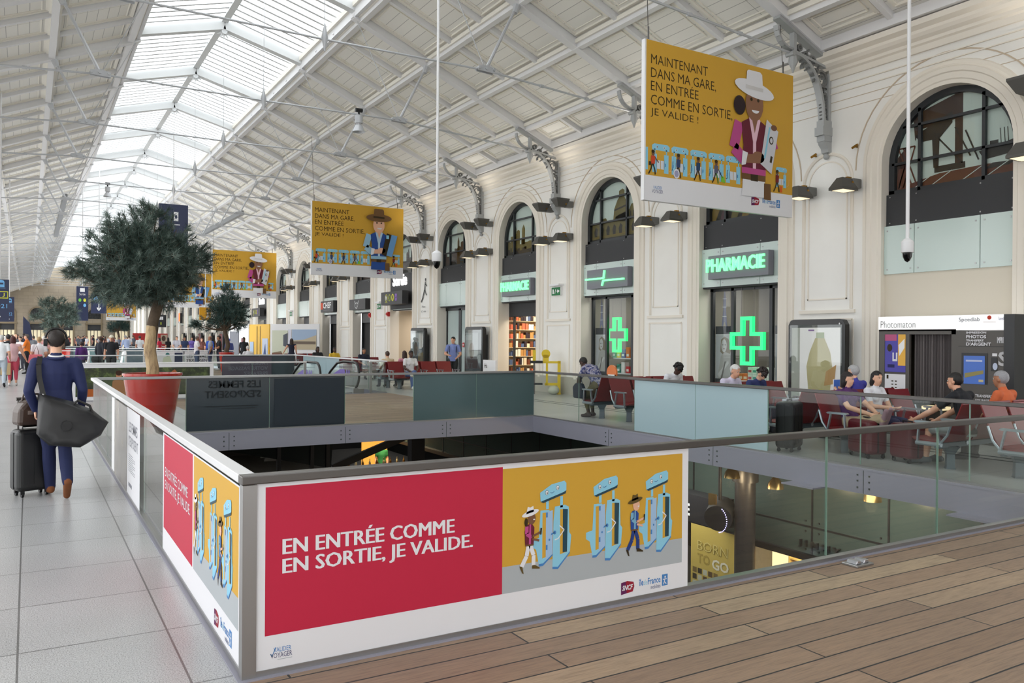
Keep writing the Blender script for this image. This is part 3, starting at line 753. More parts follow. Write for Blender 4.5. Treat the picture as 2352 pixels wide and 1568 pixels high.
def shopfront(k, kind):
    yc = YC[k]; num = k
    d = sempty('door_%d' % k); fr = B(); x = WX + .36
    for dy in (-OW + .06, -.5, .72, OW - .05): fr.box((x, yc - dy - .045, .1), (x + .08, yc - dy + .045, SHOP_Z - .03)) 
    fr.box((x, yc - OW, SHOP_Z - .1), (x + .08, yc + OW, SHOP_Z - .02)); fr.box((x, yc - OW, 0), (x + .08, yc + OW, .1))
    fr.build('door_frame', 'dark_frame', d)
    g = B(); g.face([(x + .04, yc + OW, .1), (x + .04, yc - OW, .1), (x + .04, yc - OW, SHOP_Z - .1), (x + .04, yc + OW, SHOP_Z - .1)]); g.build('window_pane', 'shop_glass', d)
    # posters stuck in the side panes
    for i, (ya, yb) in enumerate(((yc + OW - .1, yc + .55), (yc - .77, yc - OW + .1))):
        A = Art((x + .1, ya, .35), (0, -1, 0), (0, 0, 1), (-1, 0, 0), .003); w_ = abs(ya - yb)
        A.rect(0, 0, w_, 1.75, col((225, 226, 228)), 0); portrait(A, .03, .42, w_ - .06, 1.1, 1)
        A.rect(0, 1.55, w_, 1.75, col((70, 72, 80)), 1); A.rect(0, .22, w_, .42, col((72, 74, 80)), 1)
        A.oval(w_ * .5, .02, w_ * .4, .2, col((90, 92, 100)), 2, 0, 180)
        tower(A, w_ * .5, 1.75, .95, 1)
        where = 'left' if i == 0 else 'right'
        which = 'pharmacy bay nearest the photo booth' if k == 4 else 'pharmacy bay with the double line cross'
        tag(A.build('window_poster'), 'portrait poster of a woman, %s pane, %s' % (where, which), 'poster', 'portrait posters in the pharmacy windows')
    return d
def products(k, spots, label, group, pal, rnd):
    for i, (x, y, z, sx, sy, sz) in enumerate(spots):
        c = rnd.choice(pal); b = B(); b.box((x - sx / 2, y - sy / 2, z), (x + sx / 2, y + sy / 2, z + sz)); b.box((x - sx / 2 - .002, y - sy * .35, z + sz * .3), (x - sx / 2, y + sy * .35, z + sz * .7), 1)
        o = tag(b.build('product_box', [col(c), col((235, 236, 230))]), label, 'box', group)
rnd = random.Random(5)
PAL = [(224, 120, 40), (60, 140, 120), (230, 232, 228), (200, 60, 60), (240, 240, 236), (90, 170, 140), (236, 200, 60), (60, 90, 160)]
for k in (4, 5):
    yc = YC[k]; shop_shell(k, yc, 2.6); shopfront(k, 0)
    lamp_area('shop_light', (WX + 1.6, yc, 3.3), 1.6, 60, (1, .96, .9))
    b = B(); b.box((WX + .5, yc - .68, 0.02), (WX + .56, yc + .46, .72)); b.box((WX + .46, yc - .7, .72), (WX + .95, yc + .5, .75), 1)
    tag(b.build('display_counter', ['grey_wood', 'white']), 'grey wood counter behind the glass below the green cross of the ' + ('near' if k == 4 else 'second') + ' shopfront', 'counter')
    b = B(); b.box((WX + 2.2, yc - 1.55, .02), (WX + 2.9, yc + .1 if k == 4 else yc + .6, 2.3), 0)
    for z in (.5, .95, 1.4, 1.85): b.box((WX + 2.16, yc - 1.5, z), (WX + 2.2, yc + .05, z + .03), 1)
    tag(b.build('shelving_unit', [mat('shelf_dark', (60, 54, 50), .6), 'grey_wood']), 'dark shelving unit at the back of the ' + ('near' if k == 4 else 'second') + ' pharmacy bay', 'shelf')
for i in range(7):
    y = YC[4] + .4 - i * .15; c = [(226, 130, 50), (228, 120, 60), (200, 80, 90), (90, 160, 150), (90, 170, 150), (225, 230, 215), (225, 232, 215)][i]
    for j in range(2 if i > 1 else 1):
        b = B(); b.box((WX + .56, y - .065, .752 + j * .17), (WX + .76, y + .065, .752 + j * .17 + .165)); b.box((WX + .558, y - .05, .79 + j * .17), (WX + .56, y + .05, .85 + j * .17), 1)
        tag(b.build('product_box', [col((236, 236, 232)) if i > 1 else col(c), col(c) if i > 1 else col((240, 220, 190))]), ORD[i] + ' product box from the left in the near pharmacy window, ' + ('upper row' if j else 'lower row'), 'box', 'product boxes in the near pharmacy window')
for i in range(10):
    y = YC[5] + .42 - (i % 5) * .22; z = .75 if i < 5 else 1.2
    c = PAL[i % 8]
    if i == 5: b = B(); b.box((WX + .55, YC[5] - .62, 1.17 + 0), (WX + .8, YC[5] + .4, 1.198)); tag(b.build('glass_shelf', 'white'), 'narrow white shelf of products in the second pharmacy window', 'shelf')
    b = B(); b.box((WX + .6, y - .08, z + .002), (WX + .76, y + .08, z + .2 + .06 * (i % 3))); b.box((WX + .597, y - .05, z + .05), (WX + .6, y + .05, z + .12), 1)
    tag(b.build('product_box', [col(c), col((240, 240, 236))]), ORD[i % 5] + ' colourful pack from the left in the second pharmacy window, ' + ('upper row' if i >= 5 else 'lower row'), 'box', 'colourful packs in the second pharmacy window')
green_cross('pharmacy_cross', 'large green neon pharmacy cross hanging in the glass bay nearest the photo booth', YC[4] - .01, 1.73, WX + .3, .53)
green_cross('pharmacy_cross', 'green neon pharmacy cross in the bay under the double line cross sign', YC[5] + .18, 1.89, WX + .47, .47)
# open entrance full of shelves
yc = YC[6]; shop_shell(6, yc, 4.0, 'beige_reveal', 2.2); lamp_area('shop_light', (WX + 2.4, yc, 3.3), 2.0, 150, (1, .85, .65))
b = B(); b.box((WX + .42, yc - OW, 2.55), (WX + .6, yc + OW, SHOP_Z), 0); b.box((WX + .42, yc - OW, 0), (WX + .5, yc - OW + .1, 2.6), 0); b.box((WX + .42, yc + OW - .35, 0), (WX + .5, yc + OW - .3, 2.6), 0); struct(b.build('door_6', 'dark_panel'))
un = thing('shop_shelving', 'brightly lit shelving packed with small goods inside the open pharmacy entrance', 'shelf', (WX + 2.0, yc + 1.72, 0), math.pi / 2)
b = B(); b.box((0, -1.2, 0), (.4, 1.3, .1)); b.box((.38, -1.2, 0), (.42, 1.3, 2.5))
for z in [.1 + .33 * i for i in range(8)]: b.box((0, -1.2, z), (.4, 1.3, z + .02))
b.build('shelf', mat('shelf_cream', (220, 205, 175), .6), un)
b = B(); R_ = random.Random(3); gm = [(236, 220, 190), (120, 70, 50), (200, 150, 90), (60, 50, 60), (225, 120, 90), (240, 240, 230), (90, 110, 150)]
for i in range(8):
    y = -1.15
    while y < 1.2:
        w_ = R_.uniform(.05, .13); h_ = R_.uniform(.12, .27); b.box((.02, y, .12 + .33 * i), (.2, y + w_, .12 + .33 * i + h_), R_.randrange(7)); y += w_ + R_.uniform(.005, .04)
g = b.build('goods', [col(c) for c in gm], un); g['kind'] = 'stuff'
# glass doors with red and white tape sticker
yc = YC[7]; shop_shell(7, yc, 1.6, 'shop_wall'); d = sempty('door_7')
fr = B(); x = WX + .36
for dy in (-OW + .12, -.02, .1, OW - .03): fr.box((x, yc - dy - .05, 0), (x + .08, yc - dy + .05, 2.98))
fr.box((x, yc - OW, 2.9), (x + .08, yc + OW, SHOP_Z)); fr.build('door_frame', 'dark_frame', d)
g = B(); g.box((x + .03, yc - OW, 0), (x + .05, yc + OW, 2.9)); g.build('door_leaf', mat('frosted_door', (176, 190, 188), .12), d)
A = Art((x - .005, yc + .98, .05), (0, -1, 0), (0, 0, 1), (-1, 0, 0), .003)
for i in range(14):
    z = i * .09
    for (xx, c) in ((.02, (196, 60, 62) if i % 2 else (235, 235, 235)),): A.rect(xx, z, xx + .1, z + .09, col(c), 1)
    A.rect(.12 + i * .045, 1.1, .165 + i * .045, 1.2, col((196, 60, 62) if i % 2 else (235, 235, 235)), 1); A.rect(.12 + i * .045, .4, .165 + i * .045, .5, col((196, 60, 62) if i % 2 else (235, 235, 235)), 1)
for xx in (.5, 1.35): A.oval(xx, 1.45, .1, .1, col((190, 70, 72)), 1); A.rect(xx - .06, 1.43, xx + .06, 1.47, col((235, 235, 235)), 2)
tag(A.build('warning_sticker'), 'red and white striped tape stickers on the closed glass doors', 'sticker')
# exit passage
yc = YC[8]; shop_shell(8, yc, 6.0, 'beige_reveal', 1.3, 3.05, 'granite', 'white')
b = B(); b.box((WX + 3, yc - 1.28, .01), (WX + 3.1, yc + .1, 2.0)); tag(b.build('passage_door', 'grey_wood'), 'brown door at the back of the exit passage under the white exit lettering', 'door')
lamp_area('shop_light', (WX + 2, yc, 2.9), 1.2, 50, (1, .9, .8))
A = Art((WX + .2, yc + OW - .02, 1.35), (1, 0, 0), (0, 0, 1), (0, -1, 0), .003); A.rect(0, 0, .2, .35, col((150, 152, 160)), 1)
# dark shop openings further on
for k in range(9, 25):
    yc = YC[k]
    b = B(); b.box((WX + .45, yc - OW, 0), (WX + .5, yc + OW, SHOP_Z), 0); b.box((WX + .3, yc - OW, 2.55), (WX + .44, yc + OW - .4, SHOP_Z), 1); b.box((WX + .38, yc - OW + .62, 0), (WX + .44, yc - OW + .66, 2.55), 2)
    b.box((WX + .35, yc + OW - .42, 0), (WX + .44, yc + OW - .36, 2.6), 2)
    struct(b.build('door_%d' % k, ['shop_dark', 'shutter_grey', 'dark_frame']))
A = Art((WX + .44, YC[10] + .1, 1.15), (0, -1, 0), (0, 0, 1), (-1, 0, 0), .003); A.rect(0, 0, .85, .55, col((190, 192, 200)), 1)
for i in range(4): A.line([(.08 + .2 * i, .15), (.16 + .2 * i, .42), (.22 + .2 * i, .15)], .02, col((80, 80, 90)), 2)
tag(A.build('door_notice'), 'pale notice sheet on the dark shutter under the CHEF sign', 'notice')

# ================================================================== SIGNS ON THE BAYS
def sign_box(name, label, yc, z0, z1, hw, m, x=WX - .14, depth=.18, cat='sign', group=None):
    b = B(); b.box((x, yc - hw, z0), (x + depth, yc + hw, z1)); o = b.build(name, m, bevel=.008); return tag(o, label, cat, group)
def letters3d(parent, body, yL, z0, width, height, x, m, bold=.03, depth=.04, name='lettering'):
    vs, fs = text_geo(body, width=width, height=height, bold=bold)
    cu = B(); n = len(vs)
    P = lambda u, v, q: (x - q, yL - u, z0 + v)
    cu.add([P(u, v, depth) for u, v in vs], fs)
    cnt = {}
    for f in fs:
        for a, b2 in zip(f, f[1:] + f[:1]): cnt[(a, b2)] = cnt.get((a, b2), 0) + 1
    for (a, b2) in list(cnt):
        if (b2, a) not in cnt: cu.face([P(*vs[a], depth), P(*vs[b2], depth), P(*vs[b2], 0), P(*vs[a], 0)])
    return cu.build(name, m, parent)
mat('sign_grey', (122, 122, 132), .5); emit('green_led', (120, 255, 160), 1.15); emit('white_led', (248, 248, 248), .8); mat('sign_black', (30, 31, 36), .45)
for k, lab in ((4, 'grey sign box with glowing green PHARMACIE letters, on the bay nearest the photo booth'), (6, 'grey sign box with glowing green PHARMACIE letters above the open shop entrance')):
    o = sign_box('pharmacy_sign', lab, YC[k] - .12, 3.25, 3.83, .96, 'sign_grey', group='lettered pharmacy signs')
    letters3d(o, 'PHARMACIE', YC[k] - .12 + .99, 3.42, 1.86, .33, WX - .14, 'green_led', .02, .05)
o = sign_box('pharmacy_sign', 'grey sign box with a green double line cross emblem', YC[5] - .15, 3.26, 3.83, .97, 'sign_grey')
b = B(); y = YC[5] - .15
for (p, q) in (((1.0, 3.55), (.1, 3.55)), ((.1, 3.55), (.06, 3.78)), ((.18, 3.33), (.12, 3.48)), ((.12, 3.48), (-.85, 3.48))):
    b.bar((WX - .17, y + p[0], p[1]), (WX - .17, y + q[0], q[1]), .05, .05)
b.build('emblem', 'green_led', o)
# exit lettering and line symbols
def sortie(k, lab1, lab2, detail=True):
    yc = YC[k]
    b = B(); b.box((WX - .02, yc - OW + .02, 3.1), (WX + .05, yc + OW - .02, 4.68)); o = tag(b.build('exit_lettering_sign', 'dark_panel'), lab1, 'sign', 'dark exit panels')
    letters3d(o, 'Sortie', yc + .92, 4.16, 1.62, .56, WX - .02, 'white_led', .02, .05)
    o = sign_box('line_sign', lab2, yc + .0, 3.28, 3.88, 1.25, 'sign_black', x=WX - .5, depth=.3, group='black exit line signs')
    A = Art((WX - .5, yc + .85, 3.4), (0, -1, 0), (0, 0, 1), (-1, 0, 0), .004)
    for i, (c, tx) in enumerate((((225, 225, 60), 'M'), ((150, 160, 60), '3'), ((215, 210, 70), '9'), ((150, 110, 200), '14'))):
        x = .25 + i * .38; A.oval(x, .2, .15, .17, col(c), 1)
        if i == 0: A.oval(x, .2, .12, .14, 'sign_black', 2); A.rect(x - .15, -.02, x + .15, .0, col(c), 2)
        A.text(tx, x - (.08 if len(tx) == 1 else .1), .1, 'white' if i == 0 else 'sign_black', 3, width=.16 if len(tx) == 1 else .2, height=.2, bold=.02)
    A.build('line_symbols', o)
sortie(8, 'dark panel with white Sortie lettering over the exit passage', 'black box with coloured metro line discs below the near Sortie lettering')
sortie(13, 'distant dark panel with white Sortie lettering behind the pot tree', 'distant black box with coloured line discs behind the pot tree')
o = sign_box('shop_sign', 'black sign box with a white leaf outline emblem', YC[9] - .05, 3.2, 3.74, 1.17, 'sign_black', depth=.3, x=WX - .28)
A = Art((WX - .28, YC[9] - .05 + .35, 3.25), (0, -1, 0), (0, 0, 1), (-1, 0, 0), .004)
A.line([(0, .42), (.05, .1), (.25, .0), (.45, .12), (.55, .42), (.42, .25), (.27, .32), (.15, .25), (0, .42)], .03, 'white', 1); A.line([(.2, .3), (.25, .02)], .02, 'white', 1); A.build('emblem', o)
o = sign_box('shop_sign', 'black sign box reading CHEF with a red letter block', YC[10] - .3, 3.2, 3.83, 1.1, 'sign_black', depth=.3, x=WX - .28)
A = Art((WX - .28, YC[10] + .8, 3.25), (0, -1, 0), (0, 0, 1), (-1, 0, 0), .004); A.rect(0, .12, .38, .5, col((214, 74, 34)), 1); A.text('CHEF', .42, .16, 'white', 1, width=1.4, height=.34, bold=.03); A.rect(.5, .04, 1.6, .09, col((110, 110, 115)), 1); A.build('lettering', o)
b = B(); b.box((WX - .3, YC[20] - .6, 3.3), (WX - .1, YC[20] + .6, 4.4)); b.box((WX - .31, YC[20] - .35, 3.5), (WX - .3, YC[20] + .35, 4.4), 1); b.box((WX - .31, YC[20] - .35, 3.3), (WX - .3, YC[20] + .35, 3.5), 2)
tag(b.build('shop_sign', ['sign_black', emit('orange_led', (255, 110, 30), 1.2), 'white']), 'distant bright orange shop sign between the far white pillars', 'sign')
# small green exit signs on the pilasters
for (k, lab) in ((5, 'green emergency exit sign on the pillar between two pharmacy bays'), (8, 'green emergency exit sign on the pillar left of the Sortie lettering'), (11, 'green emergency exit sign on the far pillar beyond the CHEF sign')):
    yp = YC[k] + PER / 2
    A = Art((WX - .08, yp + .28, 3.16), (0, -1, 0), (0, 0, 1), (-1, 0, 0), .004); 
    o = A; A.rect(0, 0, .5, .26, col((36, 120, 70)), 0); A.poly([(.3, .13), (.38, .05), (.38, .1), (.45, .1), (.45, .16), (.38, .16), (.38, .21)], 'white', 1); A.rect(.06, .05, .14, .2, 'white', 1); A.line([(.2, .05), (.22, .13), (.25, .2)], .03, 'white', 1)
    s = tag(A.build('exit_sign'), lab, 'sign', 'green exit signs'); b = B(); b.box((WX - .078, yp - .22, 3.16), (WX - .002, yp + .28, 3.42)); b.box((WX - .2, yp - .3, 3.46), (WX, yp + .25, 3.52), 1); b.build('housing', ['white', 'white'], s)
# hanging figure marking painted on the pillar by the exit
yp = YC[8] - PER / 2
A = Art((WX - .03, yp + .35, 3.0), (0, -1, 0), (0, 0, 1), (-1, 0, 0), .003); k_ = col((40, 40, 42))
A.oval(.45, 1.28, .05, .07, k_, 1); A.line([(.44, 1.2), (.36, .85), (.18, .5), (.02, .32)], .07, k_, 1); A.line([(.38, .85), (.55, .6)], .05, k_, 1); A.line([(.43, 1.1), (.62, .98)], .04, k_, 1)
pic = A; A2 = Art((WX - .03, yp + .35, 3.0), (0, -1, 0), (0, 0, 1), (-1, 0, 0), .003); A2.text('Métro', .1, .08, k_, 1, width=.35, height=.09); A2.text('à 2 min', .05, -.12, k_, 1, width=.45, height=.09)
A2.build('lettering', pic := A.build('wall_pictogram')) if False else None
pic = A.build('wall_pictogram'); A2.build('lettering', pic)
tag(pic, 'black walking figure pictogram painted on the pillar beside the Sortie lettering', 'sign')
for i, (yy, zz, lab) in enumerate(((YC[8] + OW + .1, 2.78, 'small red alarm sounder on the pillar left of the exit passage'), (YC[9] - OW - .15, 2.78, 'small red alarm sounder under the leaf emblem sign'))):
    b = B(); b.box((WX - .14, yy - .09, zz), (WX - .02, yy + .09, zz + .22)); b.tube([(WX - .14, yy, zz + .11), (WX - .2, yy, zz + .11)], [.07, .05], 10); tag(b.build('alarm_sounder', mat('alarm_red', (190, 40, 36), .4)), lab, 'alarm', 'red alarm sounders')

# ================================================================== WALL LAMPS
mat('lamp_grey', (112, 111, 108), .5); mat('lamp_dark', (84, 82, 78), .6); emit('lamp_lens', (255, 232, 196), .8); mat('brass', (150, 110, 40), .35, .8)
def lamp_proto(up):
    t = thing('wall_lamp', 'x', 'lamp', (WX, 0, 0), 0, 'hooded lamps on the right wall')
    b = B(); b.box((-.26, -.11, -.09), (0, .11, .1)); b.build('arm_box', 'lamp_grey', t, bevel=.02)
    b = B(); s = 1 if not up else -1
    top = [(-.56, -.07), (-.3, -.07), (-.3, .07), (-.56, .07)]; bot = [(-.68, -.17), (-.2, -.17), (-.2, .17), (-.68, .17)]
    zt, zb = (.09 * s), (-.12 * s)
    b.add([(x, y, zt) for x, y in top] + [(x, y, zb) for x, y in bot] + [(x, y, zb - .045 * s) for x, y in bot],
          [(0, 1, 2, 3), (4, 5, 1, 0), (5, 6, 2, 1), (6, 7, 3, 2), (7, 4, 0, 3), (4, 8, 9, 5), (5, 9, 10, 6), (6, 10, 11, 7), (7, 11, 8, 4), (8, 11, 10, 9)])
    b.build('hood', 'lamp_dark', t)
    b = B(); b.box((-.62, -.13, zb - .05 * s), (-.26, .13, zb - .046 * s)); b.build('lens', 'lamp_lens', t)
    if up: pass
    b = B(); b.tube([(-.3, -.12, .0), (-.3, .12, .0)], .03, 8); b.box((-.34, -.03, -.02), (-.22, .03, .13)); b.build('hinge', 'brass', t)
    return t
LU, LD = lamp_proto(True), lamp_proto(False)
uu = ud = False
for j in range(-1, 16):
    yp = YC[3] + PER / 2 + PER * j
    nm = 'the pillar left of the photo booth' if j == 0 else ('the pillar right of the photo booth' if j == -1 else 'the ' + ORD[j] + ' pillar beyond the photo booth')
    for off, side in ((-.72, 'right'), (.38, 'left')):
        if j == -1 and side == 'left': off = .92
        if j == -1 and side == 'right': continue
        for up in (True, False):
            if j == 0 and up: continue
            z = 5.97 if up else 4.97
            lb = '%s hooded lamp on the %s side of %s' % ('upper' if up else 'lower', side, nm)
            if up and j < 12:
                l = bpy.data.lights.new('uplight', 'SPOT'); l.energy = 40; l.color = (1, .93, .84); l.spot_size = 2.3; l.spot_blend = .8; l.shadow_soft_size = .15
                lo = bpy.data.objects.new('uplight', l); lo.location = (WX - .46, yp + off, z + .22); lo.rotation_euler = (math.pi, -.5, 0); link(lo)
            if up:
                if not uu: LU.location = (WX, yp + off, z); LU['label'] = lb; uu = True
                else: dup(LU, (WX, yp + off, z), 0, lb)
            else:
                if not ud: LD.location = (WX, yp + off, z); LD['label'] = lb; ud = True
                else: dup(LD, (WX, yp + off, z), 0, lb)
for yy, lb in ((YC[3] + PER / 2 - .72, 'right'), (YC[3] + PER / 2 + .3, 'left')):
    b = B(); b.tube([(WX, yy, 5.75), (WX - .1, yy, 5.75)], .02, 8); b.tube([(WX - .08, yy - .06, 5.78), (WX - .08, yy + .07, 5.73)], .025, 8); tag(b.build('brass_stub', 'brass', smooth=40), lb + ' small brass lamp stub on the pillar beside the bay with the photo booth', 'bracket', 'brass lamp stubs')
# ================================================================== LOWER LEVEL SEEN THROUGH THE OPENING
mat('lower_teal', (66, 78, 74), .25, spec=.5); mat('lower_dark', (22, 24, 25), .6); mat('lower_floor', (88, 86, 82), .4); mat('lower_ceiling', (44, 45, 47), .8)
mat('column_dark', (56, 54, 56), .4, .3); emit('warm_shop', (255, 214, 120), .9); emit('amber_glow', (226, 160, 70), .75); emit('shop_wall_glow', (255, 232, 180), 1.0)
LZ = -4.2
def build_lower():
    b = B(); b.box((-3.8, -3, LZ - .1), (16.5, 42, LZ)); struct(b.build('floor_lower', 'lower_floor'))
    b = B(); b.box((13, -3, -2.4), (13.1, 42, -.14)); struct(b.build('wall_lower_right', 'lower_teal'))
    b = B(); y = -2.52
    while y < 42:
        b.box((12.985, y, -2.4), (13.0, y + .035, -.14), 0)
        for zz in (-1.95, -2.3, -1.75, -.4):
            for d in (-.14, .17): b.box((12.985, y + d - .015, zz - .015), (13, y + d + .015, zz + .015), 0)
        y += 1.62
    b.box((12.985, -3, -1.865), (13.0, 42, -1.835)); b.box((12.9, -3, -2.5), (13.1, 42, -2.38)); struct(b.build('trim_20', 'black'))
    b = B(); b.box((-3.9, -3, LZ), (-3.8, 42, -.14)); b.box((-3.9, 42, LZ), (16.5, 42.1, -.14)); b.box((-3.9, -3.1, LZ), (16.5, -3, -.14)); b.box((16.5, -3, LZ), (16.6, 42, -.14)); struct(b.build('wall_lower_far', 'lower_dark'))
    b = B(); P = lambda x, y: at_Y(x, y, 22)
    for x in (716, 752, 640): p = P(x, 1060); b.box((p.x - .05, 21.95, LZ), (p.x + .05, 22.05, -.14))
    p, q, r = P(520, 1062), P(760, 1075), P(770, 1000); b.add([(p.x, 22, -.2), (p.x, 22, p.z + .3), (q.x, 22, q.z), (r.x, 22, -.2), (p.x, 22.06, -.2), (p.x, 22.06, p.z + .3), (q.x, 22.06, q.z), (r.x, 22.06, -.2)], [(0, 1, 2, 3), (7, 6, 5, 4), (0, 4, 5, 1), (1, 5, 6, 2), (2, 6, 7, 3), (3, 7, 4, 0)], 1)
    b.bar(P(764, 1074), P(940, 998), .12, .2); b.box((P(955, 1060).x, 22.3, LZ), (P(985, 1060).x, 22.6, -.14)); b.box((P(1175, 1050).x, 24, LZ), (P(1200, 1050).x, 24.3, -.14))
    struct(b.build('wall_lower_screen', ['column_dark', mat('lower_glass_dark', (40, 48, 48), .15)]))
    b = B(); b.box((14.9, 9.2, LZ), (15.0, 13.2, -2.2)); struct(b.build('wall_shop_lower', 'shop_wall_glow'))  # the lit shop's glow is put into this back wall
    b = B(); b.box((13.0, 13.1, LZ), (14.9, 13.2, -2.4)); b.box((13.0, 9.1, LZ), (14.9, 9.2, -2.4)); b.box((13.1, 9.2, -2.4), (14.9, 13.2, -2.36)); struct(b.build('wall_shop_divider', 'grey_wood'))
    for (y, lab) in ((11.75, 'left lit wall shelf in the lower shop under the JIMMY letters'), (10.75, 'right lit wall shelf in the lower shop under the JIMMY letters')):
        t = thing('wall_shelf', lab, 'shelf', (14.4, y, LZ), 0, 'lit shelves in the lower shop'); b = B()
        for zz in (.4, .8, 1.15, 1.5): b.box((0, -.42, zz), (.38, .42, zz + .03))
        b.box((.36, -.45, 0), (.4, .45, 1.95)); b.box((-.01, -.45, 0), (.4, -.42, 1.95)); b.box((-.01, .42, 0), (.4, .45, 1.95)); b.build('shelf', mat('shelf_gold', (214, 182, 110), .5), t)
        b = B()
        R_ = random.Random(int(y * 10))
        for zz in (.43, .83, 1.18, 1.53):
            for q in range(4): b.ell((.15, -.28 + q * .19, zz + .09), (.07, .07, .09), 8, 6, R_.randrange(3))
        g = b.build('goods', [col((150, 50, 40)), col((210, 190, 140)), col((120, 90, 60))], t); g['kind'] = 'stuff'
    b = B(); b.tube([(12.0, 11.23, LZ), (12.0, 11.23, -.14)], .2, 20); b.tube([(12.0, 11.23, -1.0), (12.0, 11.23, -.75)], .25, 20); struct(b.build('column_1', 'column_dark', smooth=40))
    o = letters3d(None, 'J I M M Y', 10.74, -2.28, .95, .16, 12.98, 'black', .02, .05); tag(o, 'black JIMMY letters on the dark green glass of the lower level', 'sign')
    o.name = 'shop_lettering'
    A = Art((12.0, 12.72, LZ + .1), (0, -1, 0), (0, 0, 1), (-1, 0, 0), .004); H = -2.1 - LZ - .1
    A.rect(0, 0, 1.22, H, col((196, 172, 92)), 0); A.text('BORN', .2, H - .52, col((160, 138, 66)), 1, width=.85, height=.2, bold=.04); A.text('BORN', .2, H - .51, col((210, 192, 120)), 2, width=.85, height=.2, bold=-.01)
    A.text('TO', .2, H - .78, col((166, 144, 72)), 1, width=.36, height=.2, bold=.03); A.text('GO', .62, H - .82, col((226, 220, 200)), 2, width=.46, height=.21, bold=.03)
    for i in range(5):
        for j in range(6): A.rect(.06 + i * .15, .3 + j * .14, .18 + i * .15, .41 + j * .14, col([(60, 54, 44), (120, 100, 60), (90, 70, 50), (190, 190, 170)][(i * 3 + j) % 4]), 1)
    o = A.build('window_panel'); tag(o, 'yellow printed window panel with BORN TO GO lettering on the lower level', 'panel')
    b = B(); b.box((12.01, 11.5, LZ), (12.06, 12.72, -2.1)); b.build('backing', 'column_dark', o)
    b = B(); b.box((12.0, 11.9, -2.08), (12.4, 15.2, -1.5)); o = tag(b.build('fascia_sign', 'sign_black'), 'black shop fascia with white letters above the yellow panel on the lower level', 'sign')
    A = Art((11.99, 13.25, -1.96), (0, -1, 0), (0, 0, 1), (-1, 0, 0), .004); A.text('GE', 0, 0, 'white', 1, width=.5, height=.26, bold=.03); A.build('lettering', o)
    t = thing('round_display', 'round black drum display with a ring of small violet lights', 'display', (11.6, 11.55, -1.72)); b = B()
    b.tube([(.35, 0.22, .1), (-.02, -.02, -.02)], .27, 28); b.build('drum', 'soft_black', t, 40)
    b = B()
    for i in range(15):
        a = -1.35 + 2.4 * i / 14; b.ell((-.05, -.03 - .25 * math.cos(a), -.03 + .25 * math.sin(a)), (.012,) * 3, 6, 4)
    b.build('light_ring', emit('violet_led', (190, 180, 255), 1.6), t); b = B(); b.tube([(.15, .1, .25), (.15, .1, 1.58)], .035, 8); b.build('hanger', 'column_dark', t)
    b = B(); b.bar((-.05, .1, .22), (-.05, .1, .45), .2, .03); b.build('bracket', mat('gold_shade', (160, 130, 80), .25, .8), t)
    for i, (P, lab) in enumerate((((11.4, 11.0, -.75), 'gold pendant lamp cluster near the dark round column'), ((11.9, 10.4, -.9), 'gold pendant lamp right of the dark round column'), ((12.2, 8.6, -.85), 'gold pendant lamp left of the deck corner, lower level'))):
        t = thing('pendant_lamp', lab, 'lamp', P, 0, 'gold pendant lamps of the lower level'); b = B(); b.tube([(0, 0, .1), (0, 0, -P[2] - .13)], .012, 6); b.build('cord', 'black', t)
        b = B(); b.lathe([(.02, .12), (.06, .1), (.13, .0), (.15, -.1), (.12, -.1)], 14, caps=False); b.build('lamp_shade', 'gold_shade', t, 40)
        b = B(); b.ell((0, 0, -.04), (.05, .05, .06)); b.build('bulb', emit('bulb_warm', (255, 200, 120), 6), t)
        l = bpy.data.lights.new('pendant_light', 'POINT'); l.energy = 18; l.color = (1, .75, .45); l.shadow_soft_size = .1; o = bpy.data.objects.new('pendant_light', l); o.location = Vector(P) + Vector((0, 0, -.2)); link(o)
    b = B(); b.box((11.9, 32, LZ), (13.0, 32.1, -2.2)); tag(b.build('cafe_backboard', 'amber_glow'), 'amber lit back panel of the cafe corner seen through the opening', 'panel')  # glowing panel stands in for the warm light of the cafe room
    t = thing('cafe_counter', 'warm lit cafe counter with bottles seen through the opening', 'counter', (11.8, 29.2, LZ + 1.0)); b = B(); b.box((-1.5, 0, -1.0), (1.1, .6, .0)); b.build('counter_top', mat('counter_wood', (150, 100, 50), .4), t)
    b = B()
    for i in range(9):
        x = -1.4 + i * .28; b.lathe([(.045, 0), (.045, .2), (.015, .27), (.015, .34)], 8, c=(x, .2, 0), m=i % 2)
    b.build('bottles', [col((120, 90, 40)), col((200, 190, 150))], t)['kind'] = 'stuff'
    lamp_area('cafe_light', (12.0, 29.8, -1.6), .8, 70, (1, .75, .45))
    lamp_area('lower_fill_light', (5, 24, -.4), 2.5, 40, (1, .96, .9))  # fill lamps added under the slab to brighten the dark lower level
    lamp_area('lower_fill_light', (11.3, 8.5, -.72), 1.8, 60, (1, .96, .88), (0, -.5, 0)); lamp_area('lower_fill_light', (11.3, 13, -.72), 1.8, 55, (1, .96, .88), (0, -.5, 0))
    lamp_area('lower_shop_light', (13.9, 11.2, -2.5), 1.0, 60, (1, .86, .6))
build_lower()
for (P, lab) in ((((1843, 1093)), 'pale plate jutting from the edge beam, left of two'), (((2240, 1167)), 'pale plate jutting from the edge beam, right of two')):
    p = at_X(P[0], P[1], 9.62); b = B(); b.box((9.5, p.y - .28, -.36), (9.78, p.y + .28, -.34)); tag(b.build('edge_plate', 'beam_grey'), lab, 'plate', 'plates on the edge beam')

